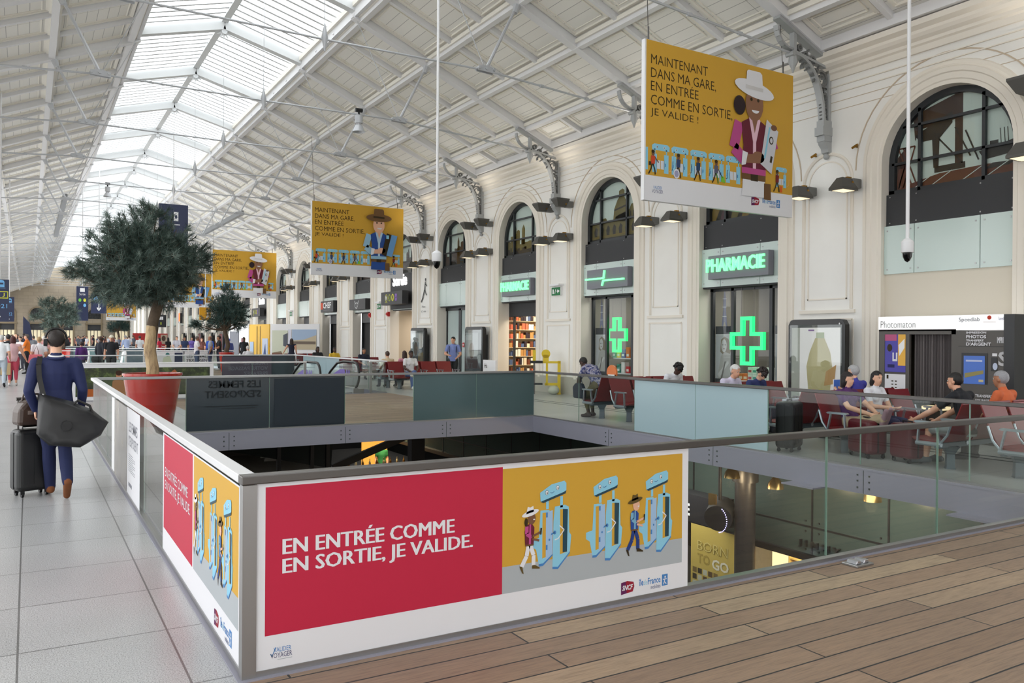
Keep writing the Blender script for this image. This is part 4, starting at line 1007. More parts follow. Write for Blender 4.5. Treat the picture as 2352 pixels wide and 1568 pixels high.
# ================================================================== GLASS RAILINGS
def railing(name, label, p, q, marks, top='steel', H=1.0, post_ends=(), mats=None, group='glass railings round the openings', ext=.042):
    p, q = Vector(p), Vector(q); t = thing(name, label, 'railing', p, 0, group); d = (q - p).normalized(); L = (q - p).length; n = Vector((-d.y, d.x, 0))
    b = B(); b.bar((d * -ext) + Vector((0, 0, H + .006)), d * (L + ext) + Vector((0, 0, H + .006)), .085, .046); b.box(tuple(Vector((0, 0, 0))), (.001, .001, .001)) if False else None
    b.build('handrail', top, t, bevel=.006)
    b = B(); b.bar(d * (-ext * .8) + Vector((0, 0, .02)), d * (L + ext * .8) + Vector((0, 0, .02)), .06, .03); b.build('base_rail', 'steel', t)
    for i, (a, c) in enumerate(zip(marks, marks[1:])):
        g = B(); m = 'clear_glass'
        if mats and i in mats: m = mats[i]
        g.bar(d * (a + .006) + Vector((0, 0, H / 2 + .01)), d * (c - .006) + Vector((0, 0, H / 2 + .01)), .014, H - .04)
        g.build('glass_panel', [m], t)
        if m == 'clear_glass' and i + 1 < len(marks) - 1:
            pass
    e = B()
    for a in marks[1:-1]: e.bar(d * a + Vector((0, 0, .05)), d * a + Vector((0, 0, H - .02)), .016, .008)
    if len(marks) > 2: e.build('glass_edge', mat('glass_edge', (120, 150, 135), .3), t)
    for k in post_ends:
        s = B(); s.box((-.035, -.035, 0), (.035, .035, H - .02)); o = s.build('post', 'steel', t); o.location = d * k
    return t
mat('film_dark', (54, 63, 70), .22, coat=.5); mat('film_teal', (84, 106, 108), .22, coat=.5); mat('film_pale', (168, 193, 200), .3, coat=.4)
X6 = [1.4733 * i for i in range(7)]; Y8 = [1.4075 * i for i in range(9)]
railing('glass_railing', 'glass railing with campaign posters along the timber deck in front', (.96, 4.2, 0), (9.8, 4.2, 0), X6, 'steel_dark', post_ends=(0,))
railing('glass_railing', 'glass railing running along the granite walkway on the left of the opening', (.96, 4.2, 0), (.96, 15.46, 0), Y8, 'rail_white', ext=-.043)
railing('glass_railing', 'glass railing on the far side of the opening with dark and teal film', (.96, 15.46, 0), (9.8, 15.46, 0), X6, 'steel', mats={1: 'film_dark', 2: 'film_dark', 4: 'film_teal', 5: 'film_teal'})
R7 = [15.46 - y for y in (15.46, 13.72, 11.92, 10.3, 8.72, 7.1, 5.6, 4.2)]
railing('glass_railing', 'glass railing with pale blue film in front of the red benches', (9.8, 15.46, 0), (9.8, 4.2, 0), R7, 'steel_dark', mats={2: 'film_pale', 3: 'film_pale'}, ext=-.043)
# mirrored print showing through the dark film
A = Art((2.75, 15.44, .62), (1, 0, 0), (0, 0, 1), (0, -1, 0), .002); k_ = col((34, 40, 44))
vs, fs = text_geo("LES FEMMES\nS'EXPOSENT", width=1.0, align='LEFT', bold=.012)
A.b.add([A.P(1.0 - u, v, 1) for u, v in vs], [f[::-1] for f in fs], A.mi(k_)); A.rect(.0, -.16, .95, -.145, k_, 1); A.rect(.3, -.2, .9, -.19, k_, 1); A.rect(1.25, -.55, 2.6, .33, col((46, 54, 62)), 1)
tag(A.build('film_print'), 'reversed LES FEMMES SEXPOSENT print showing through the dark film', 'print')
# second opening and further ones
railing('glass_railing', 'glass railing with framed garden photographs behind the potted pine', (.96, 24.3, 0), (7.2, 24.3, 0), [0, 1.56, 3.12, 4.68, 6.24], 'rail_white', post_ends=(6.24,))
railing('glass_railing', 'short glass railing right of the escalator entrance', (9.3, 24.3, 0), (9.8, 24.3, 0), [0, .5], 'rail_white', post_ends=(0,))
railing('glass_railing', 'glass railing behind the escalator, running away towards the far end', (9.8, 24.3, 0), (9.8, 34.6, 0), [0, 1.5, 3.0, 4.5, 6.0, 7.5, 9.0, 10.3], 'rail_white', mats={3: 'film_pale', 4: 'film_pale', 5: 'film_pale'}, ext=-.043)
railing('glass_railing', 'glass railing across the hall behind the escalator with dark film', (.96, 34.6, 0), (9.8, 34.6, 0), X6, 'rail_white', mats={4: 'film_dark', 5: 'film_dark'})
railing('glass_railing', 'glass railing along the granite walkway beside the second opening', (.96, 24.3, 0), (.96, 34.6, 0), [0, 1.7, 3.4, 5.1, 6.8, 8.5, 10.3], 'rail_white', ext=-.043)
railing('glass_railing', 'glass railing with white exhibition panels in front of the standing men', (.96, 46.7, 0), (9.8, 46.7, 0), X6, 'rail_white')
railing('glass_railing', 'glass railing at the far side of the third opening', (.96, 57.0, 0), (9.8, 57.0, 0), X6, 'rail_white', mats={0: 'film_dark', 1: 'film_teal', 3: 'film_dark'})
railing('glass_railing', 'most distant glass railing across the hall', (.96, 68.0, 0), (9.8, 68.0, 0), X6, 'rail_white', mats={1: 'film_dark', 2: 'film_dark', 4: 'film_teal'})

# ------------------------------------------------------------------ printed campaign artwork
RED, ORANGE, GREYF, LBLUE, MBLUE, DBLUE = col((190, 40, 68)), col((206, 160, 58)), col((172, 178, 182)), col((140, 200, 224)), col((74, 130, 190)), col((40, 70, 84))
WHT, SKIN1, SKIN2, MAROON, PINK, NAVY = col((226, 226, 230)), col((120, 84, 62)), col((226, 176, 148)), col((104, 36, 52)), col((186, 78, 138)), col((44, 78, 148))
INK, BROWN, OLIVE = col((56, 44, 24)), col((110, 80, 50)), col((96, 78, 40))
def logos(A, x, y, s, l=2):
    """rail operator badge and region mobility mark, s = overall height unit"""
    A.poly([(x, y), (x + 1.15 * s, y + .12 * s), (x + 1.3 * s, y + .5 * s), (x + 1.22 * s, y + .86 * s), (x + .6 * s, y + 1.0 * s), (x, y + .92 * s)], col((150, 30, 50)), l)
    A.poly([(x, y), (x + .55 * s, y + .06 * s), (x + .45 * s, y + .97 * s), (x, y + .92 * s)], col((96, 34, 84)), l + 1)
    A.text('SNCF', x + .1 * s, y + .3 * s, WHT, l + 2, width=1.05 * s, height=.4 * s, bold=.03, shear=.25)
    x2 = x + 1.75 * s
    A.text('île', x2, y + .42 * s, MBLUE, l, width=.46 * s, height=.55 * s, bold=.02); A.text('de', x2 + .5 * s, y + .42 * s, LBLUE, l, width=.36 * s, height=.45 * s); A.text('France', x2 + .9 * s, y + .42 * s, MBLUE, l, width=1.3 * s, height=.52 * s, bold=.02)
    A.text('mobilités', x2 + 1.2 * s, y + .02 * s, col((70, 84, 130)), l, width=1.0 * s, height=.3 * s)
    A.rect(x2 + 2.35 * s, y + .1 * s, x2 + 2.95 * s, y + 1.0 * s, MBLUE, l); A.oval(x2 + 2.68 * s, y + .78 * s, .08 * s, .09 * s, WHT, l + 1); A.line([(x2 + 2.45 * s, y + .6 * s), (x2 + 2.85 * s, y + .62 * s)], .07 * s, WHT, l + 1); A.line([(x2 + 2.65 * s, y + .62 * s), (x2 + 2.6 * s, y + .42 * s), (x2 + 2.5 * s, y + .2 * s)], .08 * s, WHT, l + 1); A.line([(x2 + 2.6 * s, y + .42 * s), (x2 + 2.8 * s, y + .22 * s)], .08 * s, WHT, l + 1)
def big_gate(A, x, y, l=2):
    """ticket gate drawing, ~.36 wide x .53 tall, x,y = lower left"""
    P = lambda pts, m, dl=0: A.poly([(x + u, y + v) for u, v in pts], m, l + dl)
    P([(.0, .16), (.03, .14), (.05, .05), (.08, .05), (.15, .10), (.15, .35), (.12, .375), (.06, .375), (.05, .21), (.0, .20)], LBLUE)
    P([(.075, .36), (.12, .36), (.12, .09), (.075, .08)], ORANGE, 1)
    P([(.1, .36), (.15, .37), (.15, .1), (.1, .06)], col((160, 190, 222)), 2)
    P([(.15, .02), (.19, .015), (.28, .1), (.29, .2), (.275, .22), (.27, .38), (.24, .395), (.165, .39), (.155, .3)], LBLUE, 3)
    P([(.205, .37), (.26, .365), (.255, .1), (.205, .09)], ORANGE, 4); P([(.225, .37), (.262, .365), (.258, .1), (.225, .1)], DBLUE, 5)
    P([(.15, .02), (.19, .015), (.28, .1), (.28, .09), (.19, .0), (.15, .005)], MBLUE, 4); P([(.05, .05), (.08, .05), (.15, .1), (.15, .09), (.08, .035), (.05, .035)], MBLUE, 4)
    for q in (.1, .205): P([(q, .38), (q + .02, .38), (q + .02, .45), (q, .45)], LBLUE, 3)
    P([(.06, .43), (.23, .475), (.25, .485), (.25, .53), (.235, .545), (.14, .53), (.055, .485)], LBLUE, 4); P([(.06, .43), (.08, .42), (.245, .465), (.25, .485), (.23, .475)], DBLUE, 5)
    for q, v in ((.105, .482), (.185, .506)):
        A.oval(x + q, y + v, .012, .015, INK, l + 5); A.oval(x + q, y + v, .010, .013, WHT, l + 6); A.oval(x + q + .002, y + v - .003, .004, .005, INK, l + 7)
    A.line([(x + .13, y + .48), (x + .145, y + .477), (x + .16, y + .485)], .003, NAVY, l + 6)
    A.line([(x + .2, y + .27), (x + .235, y + .24), (x + .19, y + .19), (x + .165, y + .185)], .007, WHT, l + 7); A.oval(x + .165, y + .23, .01, .012, MBLUE, l + 6); A.oval(x + .125, y + .19, .006, .007, MBLUE, l + 6)
    P([(.135, .215), (.16, .225), (.165, .235), (.14, .228)], MBLUE, 6)
    for v in (.13, .33): P([(.1, v), (.112, v), (.112, v + .03), (.1, v + .03)], MBLUE, 6)
def walker(A, x, y, man, l=11):
    """striding figure, about .4 tall"""
    hat, skin, top, vest, legs, shoe = (OLIVE, SKIN2, col((120, 170, 196)), NAVY, col((38, 62, 128)), INK) if man else (WHT, SKIN1, PINK, MAROON, WHT, OLIVE)
    A.line([(x + .065, y + .17), (x + .05, y + .1), (x + .015, y + .04)], .028, legs, l); A.line([(x + .075, y + .17), (x + .1, y + .1), (x + .1, y + .035)], .028, legs, l)
    A.poly([(x - .0, y + .045), (x + .02, y + .04), (x + .03, y - .005), (x + .02, y), (x + .005, y + .03)], shoe, l + 1); A.poly([(x + .09, y + .04), (x + .11, y + .04), (x + .145, y + .02), (x + .145, y + .012), (x + .09, y + .02)], shoe, l + 1)
    A.poly([(x + .04, y + .165), (x + .1, y + .165), (x + .105, y + .27), (x + .085, y + .295), (x + .05, y + .29), (x + .035, y + .25)], vest, l + 1); A.poly([(x + .065, y + .17), (x + .08, y + .17), (x + .08, y + .29), (x + .07, y + .29)], top, l + 2)
    A.line([(x + .05, y + .28), (x + .05, y + .235), (x + .085, y + .21)], .024, top, l + 3); A.line([(x + .085, y + .215), (x + .15, y + .235)], .014, skin, l + 3); A.line([(x + .09, y + .2), (x + .14, y + .185)], .013, skin, l + 3)
    A.poly([(x + .145, y + .22), (x + .155, y + .22), (x + .16, y + .26), (x + .148, y + .26)], INK, l + 4); A.rect(x + .04, y + .16, x + .1, y + .17, BROWN, l + 3)
    A.oval(x + .085, y + .325, .028, .036, skin, l + 2); A.oval(x + .102, y + .318, .007, .004, WHT, l + 3)
    if not man: A.oval(x + .045, y + .305, .012, .026, INK, l + 2)
    A.oval(x + .075, y + .358, .062, .017, hat, l + 4, rot=.22); A.poly([(x + .045, y + .355), (x + .1, y + .366), (x + .095, y + .402), (x + .075, y + .393), (x + .055, y + .398)], hat, l + 4)
def campaign(A):
    A.rect(0, 0, 2.925, .972, WHT, 0); A.rect(.055, .195, 1.447, .952, RED, 1); A.rect(1.447, .195, 2.87, .94, ORANGE, 1)
    A.poly([(1.447, .195), (2.87, .195), (2.87, .36), (1.447, .355)], GREYF, 2)
    for q, dx in enumerate((-.0035, 0, .0035)):
        A.text('EN ENTRÉE COMME', .145 + dx, .6, WHT, 3 + q, width=.98, height=.1); A.text('EN SORTIE, JE VALIDE.', .145 + dx, .478, WHT, 3 + q, width=1.1, height=.1)
    for gx in (1.655, 2.06, 2.49): big_gate(A, gx, .29, 3)
    walker(A, 1.565, .3, False); walker(A, 2.38, .3, True)
    logos(A, 2.345, .05, .085)
    A.text('VALIDER', .1, .105, MBLUE, 2, width=.09, height=.024); A.text('VOYAGER', .085, .075, col((70, 72, 110)), 2, width=.11, height=.026); A.line([(.085, .1), (.092, .085), (.11, .13)], .004, MBLUE, 2); A.rect(.12, .064, .195, .067, GREYF, 2)
A = Art((.985, 4.176, .01), (1, 0, 0), (0, 0, 1), (0, -1, 0), .0004); campaign(A)
o = tag(A.build('campaign_poster'), 'large red and orange poster reading EN ENTRÉE COMME EN SORTIE, facing the timber deck', 'poster')
b = B(); b.box((.985, 4.177, .01), (3.91, 4.19, .945)); b.build('backing', 'white', o)
A = Art((.936, 7.02, .01), (0, -1, 0), (0, 0, 1), (-1, 0, 0), .0004)
# portrait-scale version on the walkway side: red half then orange half
A.rect(0, 0, 2.8, .95, WHT, 0); A.rect(.05, .2, 1.36, .94, RED, 1); A.rect(1.4, .2, 2.72, .94, ORANGE, 1); A.poly([(1.4, .2), (2.72, .2), (2.72, .37), (1.4, .36)], GREYF, 2)
for q, dx in enumerate((-.003, 0, .003)):
    A.text('EN ENTRÉE COMME', .12 + dx, .62, WHT, 3 + q, width=1.05, height=.09); A.text('EN SORTIE, JE VALIDE.', .12 + dx, .5, WHT, 3 + q, width=1.15, height=.09)
for gx in (1.5, 1.9, 2.3): big_gate(A, gx, .3, 3)
walker(A, 1.43, .31, False); walker(A, 2.2, .31, True); logos(A, 2.1, .05, .1)
o = tag(A.build('campaign_poster'), 'red and orange poster reading EN ENTRÉE COMME EN SORTIE, facing the granite walkway', 'poster')
b = B(); b.box((.937, 4.23, .01), (.95, 7.0, .94)); b.build('backing', 'white', o)
A = Art((.936, 9.78, .01), (0, -1, 0), (0, 0, 1), (-1, 0, 0), .0006); A.rect(0, 0, 1.18, .95, WHT, 0); k_ = col((120, 122, 132)); A.text("LES FEMMES\nS'EXPOSENT", .18, .55, k_, 1, width=.85, height=.26, bold=.01)
for i in range(9): A.rect(.18, .46 - i * .022, .18 + (.6 if i % 3 else .4), .467 - i * .022, k_, 1)
A.rect(.18, .12, .5, .16, k_, 1)
tag(A.build('exhibition_poster'), 'white LES FEMMES SEXPOSENT text poster on the walkway side glass', 'poster')
m, nt, bb = nodes_of('brown_photo'); v = coords(nt); nt.links.new(ramp(nt, noise(nt, v, 3.2, 5), [(.3, (.1, .085, .075)), (.5, (.26, .24, .235)), (.62, (.34, .3, .24)), (.75, (.42, .42, .45))]), bb.inputs['Base Color']); bb.inputs['Roughness'].default_value = .2
b = B(); b.box((.934, 9.8, .01), (.95, 11.24, .95)); tag(b.build('exhibition_photo', 'brown_photo'), 'brown grey photograph panel beside the white exhibition text poster', 'photo')
b = B(); b.box((.934, 11.26, .01), (.95, 11.62, .95)); tag(b.build('exhibition_board', 'white'), 'narrow white panel beside the brown exhibition photograph', 'panel')
# framed garden photographs on the second railing
m, nt, bb = nodes_of('garden_photo'); v = coords(nt); n1 = noise(nt, v, 4.0, 8, .7)
nt.links.new(ramp(nt, n1, [(.36, (.012, .016, .01)), (.5, (.03, .045, .015)), (.6, (.09, .13, .035)), (.7, (.2, .26, .08)), (.78, (.3, .2, .12))]), bb.inputs['Base Color']); bb.inputs['Roughness'].default_value = .3
for i, (x0, x1, lab) in enumerate(((.98, 2.98, 'left framed garden photograph with a seated figure on the second railing'), (3.02, 4.55, 'right framed garden photograph behind the red pot'))):
    A = Art((x0, 24.25, .03), (1, 0, 0), (0, 0, 1), (0, -1, 0), .004); wd = x1 - x0; A.rect(0, 0, wd, .95, WHT, 0); A.rect(.1 if i == 0 else .03, .1, wd - (.1 if i else .03), .86, 'garden_photo', 1)
    if i == 0:
        A.poly([(.95, .1), (.98, .5), (1.1, .58), (1.25, .5), (1.32, .1)], col((160, 110, 70)), 2); A.oval(1.13, .66, .07, .1, col((190, 130, 95)), 3); A.oval(1.13, .72, .08, .07, col((60, 36, 24)), 4); A.rect(.2, .1, .7, .3, col((170, 90, 40)), 2)
    else:
        A.poly([(.4, .4), (.42, .75), (.5, .8), (.58, .7), (.55, .4)], col((170, 100, 60)), 2); A.rect(.8, .12, 1.35, .35, col((120, 140, 160)), 2); A.rect(.2, .3, .5, .5, col((190, 90, 80)), 2)
    tag(A.build('garden_photo'), lab, 'photo', 'framed photographs on the second railing')
# white exhibition panels on the third railing
A = Art((5.2, 46.62, .05), (1, 0, 0), (0, 0, 1), (0, -1, 0), .01); A.rect(0, 0, 2.0, .92, WHT, 0); A.rect(.25, .1, .45, .8, 'soft_black', 1); A.oval(.1, .72, .07, .08, 'soft_black', 1); A.poly([(.9, .1), (1.0, .6), (1.3, .7), (1.5, .1)], col((206, 214, 190)), 1); A.rect(1.55, .1, 1.95, .85, col((60, 66, 90)), 1); A.oval(1.2, .75, .1, .1, col((60, 120, 120)), 1)
tag(A.build('exhibition_board'), 'white exhibition panel with cut-out figures on the third railing', 'panel')
A = Art((7.25, 46.62, .05), (1, 0, 0), (0, 0, 1), (0, -1, 0), .01); A.rect(0, 0, 1.5, .92, WHT, 0); A.text("LES FEMMES\nS'EXPOSENT", .1, .35, col((60, 60, 66)), 1, width=1.2, height=.4, bold=.01); tag(A.build('exhibition_board'), 'white LES FEMMES SEXPOSENT panel on the third railing behind the standing men', 'panel')
A = Art((6.9, 34.5, .05), (1, 0, 0), (0, 0, 1), (0, -1, 0), .006); vs, fs = text_geo("FACILITEZ\nVOTRE PASSAGE\nPREPAREZ", width=1.6, align='LEFT', bold=.012); k_ = col((120, 120, 132)); A.rect(-.1, 0, 1.9, .9, col((92, 84, 96)), 0); A.b.add([A.P(1.75 - u, .12 + v, 1) for u, v in vs], [f[::-1] for f in fs], A.mi(k_)); tag(A.build('film_print'), 'reversed dark notice reading through the film of the railing behind the escalator', 'print')

# ------------------------------------------------------------------ hanging banners
def small_gate(A, x, y, s, l):
    for q in (.0, .62): A.rect(x + q * s, y, x + (q + .24) * s, y + .75 * s, LBLUE, l); A.rect(x + (q + .05) * s, y + .9 * s * .3, x + (q + .1) * s, y + .4 * s, MBLUE, l + 1)
    A.rect(x + .22 * s, y + .15 * s, x + .42 * s, y + .5 * s, col((206, 214, 224)), l); A.rect(x + .45 * s, y + .15 * s, x + .64 * s, y + .5 * s, col((206, 214, 224)), l)
    for q in (.1, .72): A.rect(x + q * s, y + .74 * s, x + (q + .06) * s, y + .95 * s, LBLUE, l)
    A.poly([(x, y + .9 * s), (x + .9 * s, y + .9 * s), (x + .92 * s, y + 1.08 * s), (x + .8 * s, y + 1.16 * s), (x + .1 * s, y + 1.16 * s), (x - .02 * s, y + 1.08 * s)], LBLUE, l)
    for q in (.25, .63): A.oval(x + q * s, y + 1.03 * s, .05 * s, .05 * s, WHT, l + 1, n=10); A.oval(x + q * s, y + 1.03 * s, .025 * s, .025 * s, INK, l + 2, n=8)
    A.line([(x + .92 * s, y + .1 * s), (x + 1.08 * s, y + .2 * s), (x + 1.1 * s, y + .55 * s)], .03 * s, col((220, 160, 120)), l)
def mini_person(A, x, y, s, kind, l):
    c = [(200, 70, 40), (50, 70, 110), (40, 66, 100), (90, 90, 110), (120, 40, 40)][kind]
    A.line([(x + .1 * s, y + .45 * s), (x + .02 * s, y + .2 * s), (x - .1 * s, y)], .06 * s, INK, l); A.line([(x + .12 * s, y + .45 * s), (x + .22 * s, y + .2 * s), (x + .25 * s, y)], .06 * s, INK if kind != 3 else col((70, 130, 60)), l)
    A.poly([(x + .02 * s, y + .42 * s), (x + .22 * s, y + .42 * s), (x + .24 * s, y + .75 * s), (x + .02 * s, y + .75 * s)], col(c), l + 1); A.oval(x + .13 * s, y + .85 * s, .08 * s, .11 * s, SKIN1, l + 1, n=10); A.oval(x + .12 * s, y + .92 * s, .09 * s, .07 * s, INK, l + 2, n=10)
    if kind == 0: A.line([(x + .22 * s, y + .7 * s), (x + .42 * s, y + .5 * s)], .04 * s, SKIN1, l + 2); A.rect(x - .1 * s, y + .35 * s, x + .02 * s, y + .5 * s, INK, l + 2)
    if kind == 1: A.oval(x + .02 * s, y + .15 * s, .17 * s, .2 * s, WHT, l + 2, n=12); A.oval(x + .02 * s, y + .15 * s, .12 * s, .14 * s, col((160, 160, 190)), l + 3, n=12)
    if kind == 3: A.line([(x + .24 * s, y + .6 * s), (x + .5 * s, y + .25 * s)], .03 * s, INK, l + 2); A.poly([(x + .4 * s, y + .1 * s), (x + .65 * s, y + .05 * s), (x + .6 * s, y + .3 * s), (x + .42 * s, y + .35 * s)], col((120, 190, 60)), l + 2)
    if kind == 4: A.rect(x + .3 * s, y, x + .45 * s, y + .28 * s, col((214, 96, 40)), l + 2)
def banner(name, label, x0, yy, z0, W, H, man, detail=True):
    t = thing(name, label, 'banner', (x0, yy, z0), 0, 'orange hanging banners'); S = H
    b = B(); b.box((0, 0, 0), (W, .09, H)); b.build('panel_body', 'white', t, bevel=.004)
    st = .0016 if yy < 30 else .006
    A = Art((0, -.001, 0), (S, 0, 0), (0, 0, S), (0, -1, 0), st); A.ux = Vector((S, 0, 0)); A.uy = Vector((0, 0, S)); w_ = W / S
    A.rect(.0, .0, w_, .157, WHT, 1); A.rect(.012, .157, w_, .998, ORANGE, 1)
    for i, (s, wd) in enumerate((('MAINTENANT', .48), ('DANS MA GARE,', .555), ('EN ENTRÉE', .40), ('COMME EN SORTIE,', .705), ('JE VALIDE !', .40))):
        A.text(s, .05, .855 - .0835 * i - (.012 if ',' in s else 0), INK, 2, width=wd, height=(.058 if ',' not in s else .07) if i != 2 else .075, bold=-.004)
    for x in (.065, .225, .385, .545, .7): small_gate(A, x, .18, .155, 2)
    small_gate(A, 1.18, .2, .12, 2); A.rect(.012, .19, .03, .33, LBLUE, 2)
    for x, k in ((.05, 0), (.26, 1), (.43, 2), (.59, 3), (1.17, 4)): mini_person(A, x, .165, .155, k, 7)
    cx = .955
    hat, skin, slv, vst, trim = (BROWN, SKIN2, col((150, 190, 214)), NAVY, col((180, 206, 226))) if man else (WHT, col((140, 100, 76)), PINK, MAROON, col((230, 190, 205)))
    A.poly([(cx - .11, .11), (cx + .12, .11), (cx + .1, .28), (cx - .1, .28)], col((44, 78, 148)) if man else WHT, 12); A.rect(cx - .115, .22, cx + .115, .26, BROWN, 13); A.rect(cx - .03, .215, cx + .04, .265, INK, 14)
    A.poly([(cx + .1, .1), (cx + .17, .1), (cx + .165, .21), (cx + .1, .21)], BROWN, 13)
    A.poly([(cx - .115, .26), (cx + .115, .26), (cx + .12, .6), (cx + .04, .64), (cx - .04, .64), (cx - .12, .6), (cx - .1, .45)], vst, 14)
    A.rect(cx - .115, .26, cx + .115, .3, slv, 15); A.poly([(cx - .05, .64), (cx - .01, .48), (cx - .01, .3), (cx + .02, .3), (cx + .02, .48), (cx + .06, .63), (cx, .68)], trim, 15); A.poly([(cx - .03, .66), (cx + .04, .66), (cx + .005, .54)], skin, 16)
    A.line([(cx - .14, .6), (cx - .19, .42), (cx - .09, .35)], .085, slv, 13); A.line([(cx + .14, .6), (cx + .2, .45)], .08, slv, 13); A.line([(cx - .09, .36), (cx + .05, .37)], .06, skin, 17); A.oval(cx + .04, .38, .06, .04, skin, 18); A.poly([(cx - .12, .31), (cx - .08, .32), (cx - .06, .4), (cx - .11, .41)], WHT, 18)
    A.oval(cx, .735, .085, .115, skin, 17); A.oval(cx + .01, .695, .035, .02, WHT, 18, 180, 360)
    for q in (-.03, .035): A.oval(cx + q, .765, .012, .012, INK, 18, n=10)
    if not man: A.oval(cx - .14, .71, .055, .065, col((44, 30, 34)), 16)
    A.oval(cx, .835, .19, .055, hat, 19, rot=-.14 if not man else 0); A.poly([(cx - .085, .84), (cx + .08, .83), (cx + .07, .945), (cx + .05, .96), (cx - .06, .96), (cx - .075, .95)], hat, 20)
    A.line([(cx - .085, .845), (cx + .08, .84)], .025, col((206, 204, 204)) if not man else INK, 21)
    # the ticket held in hand
    if man: A.poly([(cx + .08, .32), (cx + .2, .3), (cx + .28, .6), (cx + .15, .62)], col((110, 160, 210)), 17); A.poly([(cx + .04, .33), (cx + .11, .3), (cx + .19, .61), (cx + .12, .63)], INK, 18); A.rect(cx + .11, .55, cx + .15, .6, LBLUE, 19)
    else: A.poly([(cx + .06, .34), (cx + .17, .28), (cx + .235, .58), (cx + .12, .65)], col((206, 206, 212)), 18); A.oval(cx + .165, .51, .022, .028, INK, 19, n=12); A.oval(cx + .165, .51, .014, .019, col((206, 206, 212)), 20, n=12); A.poly([(cx + .15, .36), (cx + .17, .355), (cx + .18, .4), (cx + .16, .405)], INK, 19); A.line([(cx + .1, .38), (cx + .15, .6)], .016, LBLUE, 19); A.oval(cx + .19, .6, .03, .02, SKIN1, 20)
    logos(A, .94, .05, .06, 2); A.text('VALIDER', .075, .075, MBLUE, 2, width=.07, height=.02); A.text('VOYAGER', .065, .05, col((90, 92, 130)), 2, width=.09, height=.022)
    A.build('artwork', t)
    for x in (.12, W - .25):
        h = B(); h.tube([(x, .045, H), (x - .12, .045, ztop(x0 + x - .12) + .05 - z0)], .008, 5); h.tube([(x, .045, H), (x, .045, H + .25)], .016, 6)
        h.build('hanging_wire', 'steel_dark', t)
    return t
banner('hanging_banner', 'near orange hanging banner with a woman in a white hat, right of the photo', 9.63, 11.5, 4.29, 3.96, 2.94, False)
banner('hanging_banner', 'orange hanging banner with a man in a brown hat', 9.7, 32.0, 4.27, 3.96, 2.96, True)
banner('hanging_banner', 'smaller orange banner with a woman in a white hat above the small potted pine', 9.72, 52.5, 4.25, 3.94, 2.92, False)
banner('hanging_banner', 'far orange banner with a man in blue, half hidden by the big pine', 9.72, 73.0, 4.25, 3.94, 2.92, True)
_p, _q = at_Y(244, 735, 62), at_Y(312, 735, 62)
banner('hanging_banner', 'partly hidden orange banner behind the trunk of the big pine', _p.x, 62, _p.z, _q.x - _p.x, (_q.x - _p.x) / 1.34, False)
